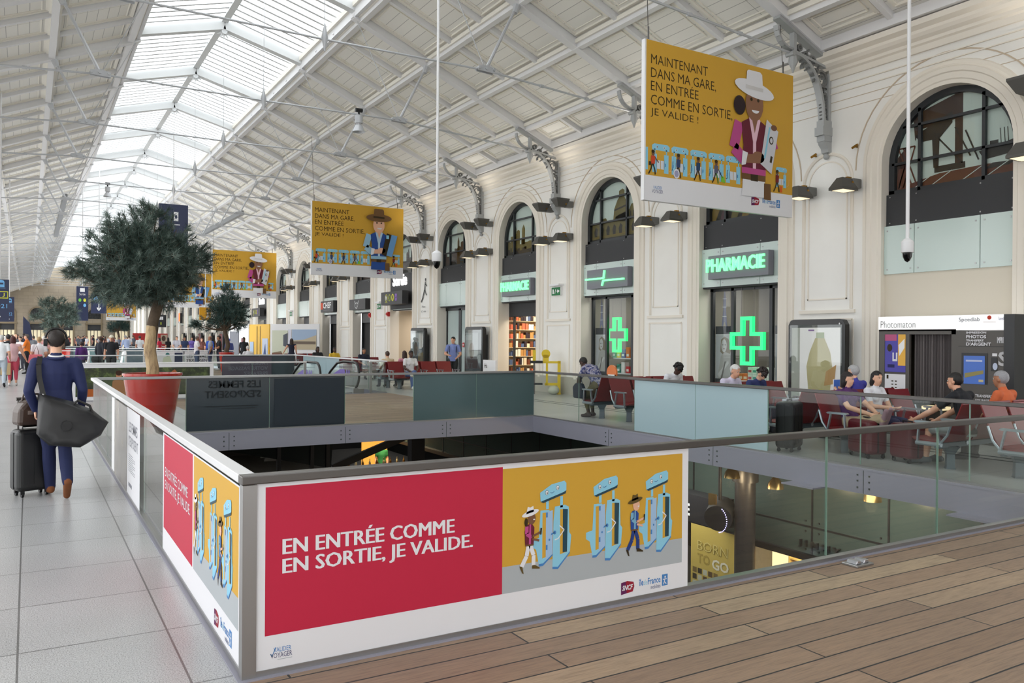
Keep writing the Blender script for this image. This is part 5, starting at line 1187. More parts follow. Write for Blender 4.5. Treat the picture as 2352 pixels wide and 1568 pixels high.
# ================================================================== FURNITURE AND FITTINGS
mat('booth_grey', (84, 80, 76), .45); mat('booth_black', (20, 21, 24), .35); emit('booth_header', (250, 250, 250), .32); emit('screen_blue', (60, 96, 170), .25)
def photo_booth():
    X0 = 13.9; yL, yM, yR = 9.69, 8.2, 7.36; zt = 2.2
    t = thing('photo_booth', 'grey photo booth with a lit white header and a curtain against the right wall', 'photo booth', (X0, 8.5, 0))
    o = Vector((X0, 8.5, 0)); R = lambda b, n, m, **k: b.build(n, m, t, **k)
    def bx(b, a, c, m=0): b.box(Vector(a) - o, Vector(c) - o, m)
    b = B(); D = 14.62
    bx(b, (X0, yL - .12, 0), (X0 + .06, yL, 1.95)); bx(b, (X0, yL - .62, 0), (X0 + .06, yL - .55, 1.95)); bx(b, (X0, yL - .55, 1.87), (X0 + .06, yL - .12, 1.95)); bx(b, (X0, yL - .55, 0), (X0 + .06, yL - .12, .66))
    bx(b, (X0 + .02, yL - .55, .66), (X0 + .05, yL - .12, 1.87)); bx(b, (X0, yM, 1.87), (X0 + .06, yL - .62, 1.95)); bx(b, (X0, yM, 0), (X0 + .06, yM + .08, 1.95))
    bx(b, (X0 + .06, yL - .05, 0), (D, yL, 1.95)); bx(b, (D - .04, yM, 0), (D, yL, 1.95)); bx(b, (X0, yM, 1.93), (D, yL, 1.99)); bx(b, (X0, yM - .05, 0), (D, yM, 1.95))
    bx(b, (X0 + .06, yM, 0), (D, yL, .04)); R(b, 'cabin', 'booth_grey')
    b = B(); bx(b, (X0 - .02, yL - .0, 1.96), (X0 + .5, yM - .0, zt)); R(b, 'header', 'booth_header')
    b = B(); n = 46
    for i in range(n):
        y0, y1 = yM + .08 + (yL - .66 - yM - .08) * i / n, yM + .08 + (yL - .66 - yM - .08) * (i + 1) / n; d0, d1 = (.03 * math.sin(i * 1.9), .03 * math.sin((i + 1) * 1.9))
        b.face([Vector((X0 + .12 + d0, y0, .62)) - o, Vector((X0 + .12 + d1, y1, .62)) - o, Vector((X0 + .12 + d1, y1, 1.87)) - o, Vector((X0 + .12 + d0, y0, 1.87)) - o])
    R(b, 'curtain', mat('curtain_grey', (104, 98, 98), .85), smooth=60)
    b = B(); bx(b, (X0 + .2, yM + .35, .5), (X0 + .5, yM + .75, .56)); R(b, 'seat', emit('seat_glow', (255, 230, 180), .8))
    # backlit advert and instructions
    A = Art(Vector((X0 - .004, yL - .13, 1.17)) - o, (0, -1, 0), (0, 0, 1), (-1, 0, 0), .003); A.rect(0, 0, .42, .7, col((86, 82, 170)), 0); A.rect(.27, .12, .42, .7, col((232, 180, 80)), 1); A.rect(.0, .58, .24, .7, col((186, 90, 130)), 1); A.rect(.16, .2, .26, .36, WHT, 2); A.rect(.19, .24, .23, .36, col((86, 82, 170)), 3); A.rect(.06, .08, .2, .14, col((40, 40, 90)), 1); A.oval(.1, .45, .05, .07, INK, 2); A.poly([(.3, .3), (.4, .45), (.4, .62), (.28, .5)], col((240, 240, 240)), 2); A.build('advert', t)
    A = Art(Vector((X0 - .004, yL - .13, .67)) - o, (0, -1, 0), (0, 0, 1), (-1, 0, 0), .003); A.rect(0, 0, .42, .46, WHT, 0); A.rect(.04, .37, .08, .44, INK, 1)
    for i in range(5): A.rect(.14, .08 + i * .06, .18, .1 + i * .06, INK, 1); A.rect(.21, .08 + i * .06, .25, .1 + i * .06, INK, 1)
    for i in range(3): A.rect(.3, .1 + i * .05, .38, .103 + i * .05, col((120, 140, 130)), 1); A.rect(.27, .04, .3, .08, INK, 1)
    A.build('instruction_sheet', t)
    A = Art(Vector((X0 - .022, yL - .03, 1.96)) - o, (0, -1, 0), (0, 0, 1), (-1, 0, 0), .003); A.text('Photomaton', .02, .03, col((120, 120, 120)), 1, width=.7, height=.13, bold=-.01); A.build('header_lettering', t)
    # printing kiosk
    b = B(); bx(b, (X0 - .02, yR, 0), (X0 + .55, yM - .05, 1.93)); R(b, 'kiosk_body', 'booth_grey'); b = B(); bx(b, (X0 - .03, yR, 1.94), (X0 + .5, yM - .02, zt)); R(b, 'kiosk_header', 'booth_header')
    k = bpy.data.objects.new('kiosk_front', None)
    A = Art(Vector((X0 - .026, yM - .06, 0)) - o, (0, -1, 0), (0, 0, 1), (-1, 0, 0), .004)
    A.rect(0, 1.66, .84, 1.668, 'booth_black', 1); A.rect(.06, 1.02, .5, 1.55, 'booth_black', 1); A.rect(.1, 1.02, .46, 1.5, 'screen_blue', 2); A.rect(.14, 1.4, .42, 1.43, col((190, 200, 230)), 3); A.poly([(.12, 1.2), (.44, 1.26), (.44, 1.2), (.12, 1.12)], col((150, 140, 90)), 3); A.rect(.36, 1.06, .44, 1.1, col((200, 190, 150)), 3)
    for i, (s, z, wd, h) in enumerate((('IMPRESSION', 1.88, .34, .035), ('PHOTOS', 1.8, .34, .055), ('TRANSFERT', 1.745, .3, .035), ("D'ARGENT", 1.675, .42, .055))): A.text(s, .14, z, WHT, 2, width=wd, height=h, bold=.03)
    A.rect(.56, 1.25, .66, 1.48, 'booth_black', 1); A.rect(.58, 1.5, .66, 1.55, WHT, 1); A.oval(.63, 1.33, .04, .06, col((190, 200, 220)), 2); A.text('TRANSFERT', .3, .8, WHT, 2, width=.3, height=.05, bold=.02); A.text('VOS PHOTOS', .3, .72, WHT, 2, width=.3, height=.05, bold=.02)
    A.text('IMPRIMEZ', .66, 1.72, WHT, 2, width=.19, height=.1, bold=.03)
    for i, ch in enumerate('OTOS'): A.text(ch, .68, .35 + i * .33, col((190, 190, 192)), 2, width=.15, height=.24, bold=.03)
    A.rect(.5, .5, .51, 1.66, 'booth_black', 1) if False else None
    A.build('kiosk_front', t)
    A = Art(Vector((X0 - .032, yM - .04, 1.96)) - o, (0, -1, 0), (0, 0, 1), (-1, 0, 0), .004); A.text('Speedlab', .03, .11, col((110, 112, 120)), 1, width=.36, height=.09); A.oval(.55, .19, .035, .035, col((190, 60, 40)), 1); A.rect(.45, .11, .66, .116, col((160, 120, 110)), 1); A.text('Speedlab', .7, .13, col((110, 112, 150)), 1, width=.13, height=.07); A.build('kiosk_lettering', t)
    b = B(); bx(b, (X0 - .06, yR - .17, 0), (14.62, yR, zt)); R(b, 'end_panel', 'booth_black')
photo_booth()

def display_case(j, lab, near=False):
    yp = YC[3] + PER / 2 + PER * j
    t = thing('display_case', lab, 'display case', (WX - .07, yp, 0), 0, 'black glazed poster cases in front of the pillars')
    b = B(); h = 2.2; w_ = .72
    pr = [(-w_, .35), (-w_, h - .12), (-w_ + .06, h - .02), (-w_ + .14, h), (w_ - .14, h), (w_ - .06, h - .02), (w_, h - .12), (w_, .35)]
    b.prism(pr, 'x', -.28, -.14); b.box((-.14, -.6, .3), (0, .6, 1.9)); b.box((-.24, -.5, 0), (-.04, .5, .36)); b.build('case_body', mat('case_black', (22, 23, 26), .3), t, bevel=.006)
    A = Art((-.285, w_ - .1, .5), (0, -1, 0), (0, 0, 1), (-1, 0, 0), .004 if j < 6 else .012); W = 2 * w_ - .2; H = 1.52
    if near:
        A.rect(0, 0, W, H, emit('lit_paper', (214, 206, 206), .3), 1) if False else A.rect(0, 0, W, H, emit('lit_paper', (214, 206, 206), .3).name, 1); A.rect(0, 0, .22, H, col((190, 186, 178)), 2)
        A.poly([(.45, .2), (1.0, .2), (1.05, .7), (1.0, 1.0), (.85, 1.3), (.62, 1.3), (.48, 1.0), (.4, .7)], col((214, 196, 150)), 3); A.poly([(.9, .6), (1.15, .75), (1.1, .35), (.85, .3)], col((190, 150, 100)), 4); A.rect(.65, 1.3, .85, 1.42, col((190, 200, 170)), 4)
        A.oval(.6, .12, .14, .1, col((214, 140, 100)), 5); A.oval(.78, .14, .12, .09, col((206, 196, 110)), 5); A.rect(.45, 1.45, .6, 1.48, col((140, 110, 160)), 5)
    else:
        rr = random.Random(j); A.rect(0, 0, W, H, col((96, 98, 104)), 1); A.rect(.05, .5, W - .25, H - .05, col(rr.choice([(150, 152, 156), (130, 132, 140), (160, 158, 150)])), 2); A.rect(.1, .15, W - .3, .45, col((80, 76, 78)), 2); A.oval(.5, .8, .2, .3, col((110, 96, 90)), 3); A.rect(.05, 1.2, .5, 1.4, col((180, 182, 186)), 3)
    A.build('poster', t)
    g = B(); g.box((-.305 - (.04 if j > 5 else .0), -w_ + .06, .44), (-.30 - (.04 if j > 5 else .0), w_ - .06, h - .12)); g.build('glass_pane', 'pane_glass', t)
    b = B(); b.tube([(-.285, -w_ + .12, h - .1), (-.3, -w_ + .12, h - .1)], .02, 8); b.build('lock', 'steel', t)
for j, lab in ((0, 'black glazed poster case with a pale bottle advert beside the photo booth'), (3, 'black glazed poster case right of the closed glass doors'), (4, 'black glazed poster case right of the Sortie passage'), (11, 'distant black poster case behind the small potted pine'), (12, 'distant black poster case left of the small potted pine'), (13, 'third distant black poster case left of the potted pine'), (14, 'fourth distant black poster case along the far pillars'), (15, 'fifth distant black poster case along the far pillars'), (16, 'most distant black poster case along the far pillars')):
    display_case(j, lab, j == 0)

# ------------------------------------------------------------------ benches
mat('seat_red', (122, 24, 30), .45, noise=.06, scale=60, bump=.1); mat('bench_alu', (168, 176, 184), .3, .7); mat('bench_post', (88, 98, 106), .4, .3)
def bench_proto(n):
    """row of n seats along +X, sitters face -Y; pitch .62, origin at first pedestal"""
    t = thing('bench_row', 'x', 'bench', (0, 0, 0), 0, 'red seat rows by the right wall'); P_ = .62; L = n * P_; x0 = -.25
    b = B(); b.bar((x0, 0, .33), (x0 + L, 0, .33), .09, .08); b.build('beam', 'bench_post', t, bevel=.01)
    for x in (.1, x0 + L - .3):
        b = B(); b.lathe([(.09, 0), (.075, .02), (.07, .2), (.12, .28), (.15, .31)], 4, c=(x, 0, 0)); b.build('pedestal', 'bench_post', t)
    prof = [(-.40, .42), (-.36, .40), (-.2, .385), (.0, .385), (.08, .41), (.13, .5), (.24, .75), (.31, .93)]
    for i in range(n):
        b = B(); xa, xb = x0 + i * P_ + .035, x0 + (i + 1) * P_ - .035
        def shell(pr, m):
            tk = .025
            up = [(y, z) for y, z in pr]; dn = [(y + .012, z - tk) if k < 5 else (y + tk, z - .008) for k, (y, z) in enumerate(pr)]
            b.prism(up + dn[::-1], 'x', xa, xb, m)
        b = B(); shell(prof[:5], 0); b.build('seat', 'seat_red', t, bevel=.008)
        b = B(); shell(prof[4:], 0); b.build('backrest', 'seat_red', t, bevel=.008)
    for i in range(n + 1):
        b = B(); x = x0 + i * P_
        b.prism([(-.33, .635), (-.3, .65), (.02, .65), (.05, .63), (.02, .62), (-.3, .62)], 'x', x - .028, x + .028); b.bar((x, -.26, .62), (x, -.3 + .02, .36), .035, .022); b.bar((x, -.02, .62), (x, .04, .36), .035, .022); b.tube([(x, -.3, .345), (x, .06, .345)], .03, 8)
        b.tube([(x, .04, .36), (x, .14, .48), (x, .2, .66)], .016, 6); b.build('armrest', 'bench_alu', t, 40)
    return t
BP = bench_proto(4); first = True
ROWS = [(10.85, 8.22, 0, 'red seat row facing the big red suitcases, where the woman in purple sits'), (10.85, 9.1, 1, 'red seat row back to back with the woman in purple'),
        (10.8, 5.6, 0, 'red seat row nearest the deck, facing away from the seated man in black'), (10.8, 6.47, 1, 'red seat row where the man in the black t-shirt sits'),
        (10.85, 13.5, 0, 'red seat row facing the camera behind the clear glass, beside the floral shirt'), (10.85, 14.38, 1, 'red seat row where the person in the floral shirt leans'),
        (10.85, 10.95, 0, 'red seat row behind the pale blue film, where the white-haired man sits'), (10.85, 11.8, 1, 'red seat row hidden behind the pale blue film'),
        (10.9, 26.0, 0, 'red seat row where the woman in a white t-shirt sits'), (10.9, 26.9, 1, 'red seat row behind the woman in a white t-shirt'),
        (10.9, 33.0, 0, 'far red seat row near the escalator'), (10.9, 41.5, 0, 'most distant red seat row beside the small potted pine')]
for (x, y, flip, lab) in ROWS:
    # a flipped row is rotated half a turn so its first seat stays on the same side
    loc = (x, y, 0) if not flip else (x + .62 * 4 - .5, y, 0); rz = math.pi if flip else 0
    if first: BP.location = loc; BP.rotation_euler = (0, 0, rz); BP['label'] = lab; first = False
    else: dup(BP, loc, rz, lab)

# ------------------------------------------------------------------ potted pines
mat('pot_red', (176, 34, 22), .22, coat=.5); mat('soil', (60, 46, 36), .9)
m, nt, bb = nodes_of('bark_bare'); v = coords(nt, (4, 4, .8)); nt.links.new(ramp(nt, noise(nt, v, 4, 6, .7), [(.3, (.2, .13, .075)), (.5, (.5, .36, .2)), (.7, (.62, .47, .28))]), bb.inputs['Base Color']); bb.inputs['Roughness'].default_value = .8; bumpn(nt, noise(nt, v, 6, 5), bb, .6, .02)
mat('bark_dark', (92, 78, 64), .9, noise=.35, scale=18, bump=.6)
def needle_mat(name, a, b_, c):
    m, nt, bb = nodes_of(name); n = noise(nt, coords(nt), 5.0, 4, .7)
    nt.links.new(ramp(nt, n, [(.36, a), (.5, b_), (.64, c)]), bb.inputs['Base Color']); bb.inputs['Roughness'].default_value = .55; bb.inputs['Specular IOR Level'].default_value = .3
needle_mat('needles', (.03, .05, .042), (.075, .115, .095), (.24, .31, .27))
needle_mat('needles_dark', (.02, .045, .04), (.05, .095, .085), (.09, .14, .12))
def crown(rx, rz, seed, ntuft, nneedle, ln, wd, extra=()):
    rnd = random.Random(seed); b = B(); br = B()
    cl = []
    for i in range(ntuft // 16):
        while True:
            d = Vector((rnd.gauss(0, 1), rnd.gauss(0, 1), rnd.gauss(0, 1)))
            if d.length > .1: break
        d.normalize()
        if d.z < -.75: d.z *= .4; d.normalize()
        r = rnd.uniform(.45, .98); c = Vector((d.x * rx * r, d.y * rx * r, d.z * rz * r)); cl.append((c, d, rnd.uniform(.24, .4) * rx))
    for (dx, dy, dz) in extra: cl += [(Vector((dx * rx, dy * rx, dz * rz)), Vector((dx, dy, dz)).normalized(), .22 * rx)]
    for c, d, cr in cl:
        s = Vector((0, 0, -rz * .75)); br.tube([s, s.lerp(c, .5) + Vector((0, 0, -.08)), c], [.045 * rx, .025 * rx, .008], 6)
        for q in range(16):
            o = c + Vector((rnd.uniform(-1, 1), rnd.uniform(-1, 1), rnd.uniform(-.9, .9))) * cr
            ax = (d * .7 + (o - c).normalized() * .8 + Vector((0, 0, .35))).normalized()
            br.bar(o - ax * ln * .9, o, .008 * rx, .008 * rx)
            for k in range(nneedle):
                nd = (ax * rnd.uniform(.15, 1.0) + Vector((rnd.gauss(0, .55), rnd.gauss(0, .55), rnd.gauss(0, .55)))).normalized()
                st = o - ax * ln * rnd.uniform(0, .75); en = st + nd * ln * rnd.uniform(.75, 1.15); sd = nd.cross(Vector((rnd.random(), rnd.random(), rnd.random()))).normalized() * wd
                b.face([st - sd, st + sd, en])
    return b, br
def pine(name, lab, x, y, pot_r, pot_h, trunk, cz, rx, rz, seed, nt_, nn, ln, wd, mt='needles', extra=()):
    t = thing(name, lab, 'tree', (x, y, 0), 0, 'pines in tall red pots')
    b = B(); b.lathe([(pot_r * .68, 0), (pot_r * .7, .02), (pot_r * .97, pot_h - .05), (pot_r, pot_h - .04), (pot_r, pot_h), (pot_r * .93, pot_h), (pot_r * .9, pot_h - .12)], 40, caps=False); b.lathe([(.001, 0), (pot_r * .68, 0)], 40, caps=False); p = b.build('pot', 'pot_red', t, 30)
    b = B(); b.lathe([(.001, pot_h - .1), (pot_r * .92, pot_h - .11)], 30, caps=False); b.build('soil', 'soil', p)
    bx, bz, tr = trunk
    b = B(); zs = [pot_h - .12, pot_h + .1, pot_h + (cz - rz - pot_h) * .4, pot_h + (cz - rz - pot_h) * .8, cz - rz * .75, cz - rz * .3]; offs = [0, .0, .06 * bx, .02 * bx, -.1 * bx, -.05 * bx]
    b.tube([(o, 0, z) for o, z in zip(offs, zs)][:4], [tr * 1.1, tr, tr * .93, tr * .85], 14, 0); b.tube([(o, 0, z) for o, z in zip(offs, zs)][3:], [tr * .87, tr * .9, tr * .4], 14, 1)
    b.build('trunk', ['bark_bare', 'bark_dark'] if bz else ['bark_dark', 'bark_dark'], t, 60)
    if bz:      # strip of dark bark creeping down one side
        s = B(); s.tube([(offs[3] + tr * .55, -.02, zs[3]), (offs[2] + tr * .5, .03, zs[2]), (tr * .4, .05, zs[1])], [tr * .5, tr * .55, tr * .55], 10); s.build('bark_strip', 'bark_dark', t, 60)
    f, br = crown(rx, rz, seed, nt_, nn, ln, wd, extra); f2 = f.build('foliage', mt, t); f2['kind'] = 'stuff'; f2.location = (offs[4] - (.27 if bz else 0), 0, cz); k = br.build('branch', 'bark_dark', t); k.location = (offs[4] - (.27 if bz else 0), 0, cz); k['kind'] = 'stuff'
    return t
pine('potted_pine', 'large pine in a tall glossy red pot beyond the far railing', 2.1, 17.25,   .545, 1.02, (-1, True, .115), 3.14, .93, .97, 3, 2100, 42, .17, .0045, extra=((-1.3, 0, -.2), (-1.2, .1, -.15), (-1.05, 0, -.3), (1.15, -.1, .3), (1.2, .1, .1), (.05, 0, 1.08), (.25, 0, 1.1), (-.6, .1, .7)))
p = at_floor(520, 853); pine('potted_pine', 'small dark pine in a red pot behind the standing men', p.x, p.y, .38, .98, (1, False, .12), 2.95, 1.1, 1.15, 8, 700, 16, .26, .011, 'needles_dark', extra=((-1.35, 0, -.5), (-1.2, 0, -.45), (.0, 0, 1.15)))
pine('potted_pine', 'pale green pine at the left of the hall, by the blue hanging signs', 1.75, 53.7, .4, .98, (1, False, .12), 2.95, 1.1, .95, 12, 500, 16, .28, .012, extra=((-.8, 0, .8), (-.6, 0, .9), (-1.2, 0, -.1)))
pine('potted_pine', 'most distant round dark pine, left of the bare trunk', 9.0, 104.0, .45, .98, (1, False, .14), 3.2, 1.15, 1.05, 15, 300, 12, .35, .02, 'needles_dark')

# ------------------------------------------------------------------ escalator
def escalator():
    t = thing('escalator', 'escalator with black handrails and purple printed glass balustrades going down', 'escalator', (8.3, 24.9, 0))
    path = [(-.35, .32), (-.62, .62), (-.5, .86), (-.2, .97), (.8, .97), (2.0, .75), (3.4, 0.0), (7, -2.0)]
    pts = []
    for s in (-.62, .62):
        hr = []
        for i in range(9):
            a = -1.9 - .0 + (math.pi + .35) * i / 8; hr.append((s, -.25 - .38 * math.cos(a - math.pi / 2) if False else -.2 + .4 * math.cos(math.radians(255 - 165 * i / 8)), .57 + .4 * math.sin(math.radians(255 - 165 * i / 8))))
        hr += [(s, .9, .97), (s, 1.5, .9), (s, 2.2, .6), (s, 6.5, -1.9)]
        b = B(); b.tube(hr, .04, 8); b.build('handrail', mat('rubber_black', (22, 22, 24), .35), t, 60)
        in_ = [(h[1], h[2]) for h in hr]; low = [(6.5, -2.6), (2.2, -.1), (1.5, .14), (.9, .16), (-.3, .16)]
        b = B(); b.prism([(y * .98, z - .05) for y, z in in_] + low, 'x', s - .008, s + .008); b.build('balustrade_glass', 'clear_glass', t)
        A = Art((s - .012, 0, 0), (0, 1, 0), (0, 0, 1), (-1, 0, 0), .004); pu = col((130, 110, 190))
        A.poly([(2.4, .25), (1.9, .52), (1.2, .7), (.75, .72), (.68, .62), (.75, .5), (1.3, .46), (1.9, .1), (2.4, -.15)], pu, 1)
        for q in (.5, .3): A.oval(q, .62, .06, .1, pu, 1)
        A.build('print', t)
        b = B(); b.bar((s, 0.05 - .35, .08), (s, 1.2, .08), .16, .16); b.bar((s, 1.2, .08), (s, 6.5, -2.75), .16, .2); b.build('skirt', 'steel', t)
    b = B(); b.box((-.55, -.3, -.02), (.55, 1.3, .02)); b.bar((0, 1.3, -.05), (0, 6.5, -2.95), 1.1, .08)
    for i in range(14): y = 1.35 + i * .36; b.box((-.5, y, -.02 - (i + 1) * .19), (.5, y + .36, .01 - (i + 1) * .19), 1)
    b.build('steps', ['steel', mat('step_grey', (86, 88, 90), .4, .5)], t)
    b = B(); b.box((.5, -.42, 0), (.85, -.1, .14)); b.build('newel_base', 'steel', t)
escalator()
def small_escalator(x, y, lab):
    t = thing('escalator', lab, 'escalator', (x, y, 0))
    for s in (-.85, .85):
        hr = [(s, -.1 + .4 * math.cos(math.radians(250 - 160 * i / 8)), .55 + .42 * math.sin(math.radians(250 - 160 * i / 8))) for i in range(9)] + [(s, .8, .9), (s, 4.5, -1.2)]
        b = B(); b.tube(hr, .06, 8); b.build('handrail', 'rail_white', t, 60); b = B(); b.prism([(h[1], h[2]) for h in hr] + [(4.5, -2), (.8, .1), (-.3, .1)], 'x', s - .01, s + .01); b.build('balustrade_glass', 'clear_glass', t)
    b = B(); b.box((-.6, -.3, -.02), (.6, 1, .02)); b.build('steps', 'steel', t)
p = at_floor(250, 852); small_escalator(p.x, 46.9, 'far escalator with pale handrails where the person in a cream cap arrives')

# ------------------------------------------------------------------ luggage and small fittings
def scale_cart():
    p = at_floor(1262, 905); t = thing('luggage_scale', 'bright yellow upright luggage scale with a black shelf, by the right wall', 'scale', (p.x, p.y, 0), .99); y_ = mat('scale_yellow', (228, 196, 30), .4)
    b = B(); b.box((-.05, -.35, 0), (.05, -.25, 1.06)); b.box((-.06, -.36, 0), (.35, -.24, .04)); b.build('post', y_, t); b = B(); b.box((-.05, -.35, .98), (.05, .4, 1.05)); b.box((-.04, .3, .3), (.04, .36, 1.0)) if False else None; b.box((-.05, .05, .3), (.05, .12, 1.0)); b.box((-.05, -.3, .28), (.05, .15, .36)); b.build('frame', y_, t)
    b = B(); b.tube([(-.02, .12, 1.28), (.02, .12, 1.28)], .14, 20); b.box((-.02, 0.03, 1.0), (.02, .21, 1.25)); b.build('dial', y_, t, 40); b = B(); b.box((-.04, .44, 1.05), (.04, .54, 1.4)); b.build('handle', y_, t)
    b = B(); b.box((-.12, .22, .98), (.14, .62, 1.06)); b.box((-.12, .22, .3), (.14, .6, .35)); b.build('shelf', 'black', t); b = B(); b.box((-.03, .46, 0.0), (.03, .52, 1.0)); b.build('rod', 'steel_dark', t)
    b = B(); b.ell((.05, .02, .14), (.16, .24, .15), 12, 8); o = b.build('plastic_bag', mat('bag_clear', (196, 198, 180), .4, bump=.5), None, 40, loc=(p.x + .05, p.y - .1, 0)); tag(o, 'crumpled pale plastic bag at the foot of the yellow luggage scale', 'bag')
scale_cart()
def suitcase(name, lab, x, y, rz, w_, d_, h_, m, handle=0., zt=.06):
    t = thing(name, lab, 'suitcase', (x, y, 0), rz)
    b = B(); b.box((-w_ / 2, -d_ / 2, zt), (w_ / 2, d_ / 2, zt + h_)); o = b.build('shell', m, t, bevel=min(w_, d_) * .2); o.modifiers[0].segments = 4
    b = B(); b.box((-w_ / 2 - .004, -.012, zt + .03), (w_ / 2 + .004, .012, zt + h_ - .03)); b.build('zip', 'black', t)
    b = B()
    for q in (-.3, 0, .3): b.box((q * w_ - .02, -d_ / 2 - .006, zt + .08), (q * w_ + .02, -d_ / 2 + .01, zt + h_ - .08))
    b.build('ribs', m, t)
    b = B(); b.tube([(-.09, 0, zt + h_ - .01), (-.09, 0, zt + h_ + .03), (.09, 0, zt + h_ + .03), (.09, 0, zt + h_ - .01)], .012, 6); b.build('carry_handle', 'black', t)
    for sx in (-1, 1):
        for sy in (-1, 1):
            b = B(); b.tube([(sx * (w_ / 2 - .06) - .012, sy * (d_ / 2 - .05), .028), (sx * (w_ / 2 - .06) + .012, sy * (d_ / 2 - .05), .028)], .028, 10); b.box((sx * (w_ / 2 - .06) - .02, sy * (d_ / 2 - .05) - .015, .03), (sx * (w_ / 2 - .06) + .02, sy * (d_ / 2 - .05) + .015, zt + .02)); b.build('wheel', 'black', t, 40)
    if handle:
        b = B()
        for s in (-.1, .1): b.tube([(s, d_ / 2 - .03, zt + h_ - .02), (s, d_ / 2 - .03, zt + h_ + handle)], .011, 6)
        b.tube([(-.12, d_ / 2 - .03, zt + h_ + handle), (.12, d_ / 2 - .03, zt + h_ + handle)], .018, 8); b.build('pull_handle', 'steel_dark', t)
    return t
mat('case_maroon', (92, 22, 32), .4); mat('case_shell', (26, 27, 28), .42, bump=.05, scale=40)
p = at_floor(1782, 1030); suitcase('suitcase', 'black soft suitcase at the edge of the pale blue film', p.x - .02, p.y - .28, .35, .46, .3, .72, 'black')
p = at_floor(1990, 1052); suitcase('suitcase', 'large maroon suitcase under the crossed feet', p.x + .15, p.y + .1, 1.2, .55, .34, .5, 'case_maroon')
p = at_floor(2072, 1062); suitcase('suitcase', 'second maroon suitcase nearer the seated man in black', p.x + .12, p.y, 1.3, .42, .3, .5, 'case_maroon')
p = at_floor(72, 1138); suitcase('suitcase', 'black hard-shell suitcase pulled by the man in the blue suit', p.x, p.y + .05, .35, .36, .26, .66, 'case_shell', .32)
SUIT_CASE = Vector((p.x, p.y + .05, 0))
t = thing('travel_bag', 'brown leather bag strapped on top of the hard-shell suitcase', 'bag', (SUIT_CASE.x + .0, SUIT_CASE.y - .02, .765), .35)
b = B(); b.prism([(-.17, 0), (.16, 0), (.14, .2), (.07, .27), (-.08, .27), (-.16, .18)], 'y', -.11, .11); b.build('bag_body', mat('leather_brown', (66, 50, 42), .4), t, bevel=.04); b = B(); b.tube([(-.1, 0, .26), (-.08, 0, .33), (.06, 0, .33), (.08, 0, .26)], .012, 6); b.build('handle', 'leather_brown', t, 40); b = B(); b.box((-.08, -.122, .12), (-.03, -.11, .16)); b.build('buckle', 'steel', t)
p = at_floor(1850, 1000); 
b = B(); b.box((-.22, -.05, .0), (.22, .05, .36)); o = b.build('tote_bag', mat('tote_print', (200, 204, 216), .7), None, bevel=.02, loc=(11.0, 9.26, .41)); tag(o, 'black and white printed tote bag on the seat left of the woman in purple', 'bag')
A = Art((-.22, -.055, .0), (1, 0, 0), (0, 0, 1), (0, -1, 0), .003)
for i in range(5):
    for j in range(4): A.poly([(.02 + i * .085, .02 + j * .085), (.08 + i * .085, .03 + j * .085), (.05 + i * .085, .075 + j * .085)], col((40, 44, 66)), 1)
q = A.build('print', o)
# deck socket box
p = at_floor(1970, 1296); t = thing('deck_socket', 'small silver raised lid set in the timber deck by the glass', 'socket', (p.x, p.y, 0), .0); b = B(); b.box((-.1, -.07, 0), (.1, .07, .018)); b.build('plate', 'steel', t, bevel=.004); b = B()
for s in (-.045, .045): b.prism([(s - .035, .018), (s + .035, .018), (s + .02, .045), (s - .02, .045)], 'y', -.045, .045)
b.build('lid', mat('lid_silver', (190, 190, 196), .25, .9), t, bevel=.006)
# cameras on poles
def dome_camera(lab, x, y, z, r):
    t = thing('dome_camera', lab, 'camera', (x, y, z), 0, 'dome cameras on long white poles'); b = B(); b.tube([(0, 0, .28), (0, 0, zroof(x) + .15 - z)], .028, 10); b.build('pole', 'white', t, 40)
    b = B(); b.lathe([(.02, .3), (.05, .29), (r, .24), (r, .08), (r * .95, .07)], 20); b.build('housing', 'white', t, 30); b = B(); b.lathe([(r * .78, .07), (r * .7, .0), (r * .4, -.06), (.001, -.085)], 18, caps=False); b.build('dome', mat('dome_black', (14, 14, 16), .1), t, 60)
p = at_Y(1003, 608, 15.4); dome_camera('white dome camera on a long pole left of the middle of the hall', p.x, 15.4, p.z, .105)
p = at_Y(2084, 590, 7.9); dome_camera('white dome camera on a long pole in front of the harbour window', p.x, 7.9, p.z, .095)
# floodlights hung on the tie rods
def floodlight(lab, px, py, Y):
    p = at_Y(px, py, Y); t = thing('floodlight', lab, 'lamp', (p.x, Y, p.z), 0, 'silver floodlights on the tie rods'); b = B(); b.tube([(0, 0, .3), (0, 0, .08)], .11, 14); b.tube([(0, 0, .08), (0, 0, .02)], .08, 12); b.tube([(0, 0, .02), (0, 0, -.16)], [.1, .18], 16, caps=False); b.build('body', 'rod_grey', t, 40); b = B(); b.tube([(0, 0, .3), (0, 0, .45)], .03, 8); b.tube([(-.1, 0, .45), (.1, 0, .45)], .06, 8); b.build('clamp', 'black', t, 40)
floodlight('silver floodlight hung on the tie rod right of the skylight', 824, 290, TR[5] if False else YC[3] + PER / 2 + PER * 2)
floodlight('silver floodlight hung on the tie rod above the big pine', 247, 444, YC[3] + PER / 2 + PER * 6)
# long loudspeakers between tie rods
for (a, c, lab) in (((150, 450), (128, 540), 'long grey loudspeaker column on the left tie rods'), ((556, 488), (468, 535), 'long grey loudspeaker column on the right tie rods')):
    P, Q = at_Y(a[0], a[1], YC[3] + PER / 2 + PER * 7), at_Y(c[0], c[1], YC[3] + PER / 2 + PER * 8 + 2); b = B(); b.bar(P, Q, .22, .26); o = b.build('loudspeaker_column', mat('speaker_grey', (128, 130, 132), .5, .2), bevel=.02); tag(o, lab, 'loudspeaker')
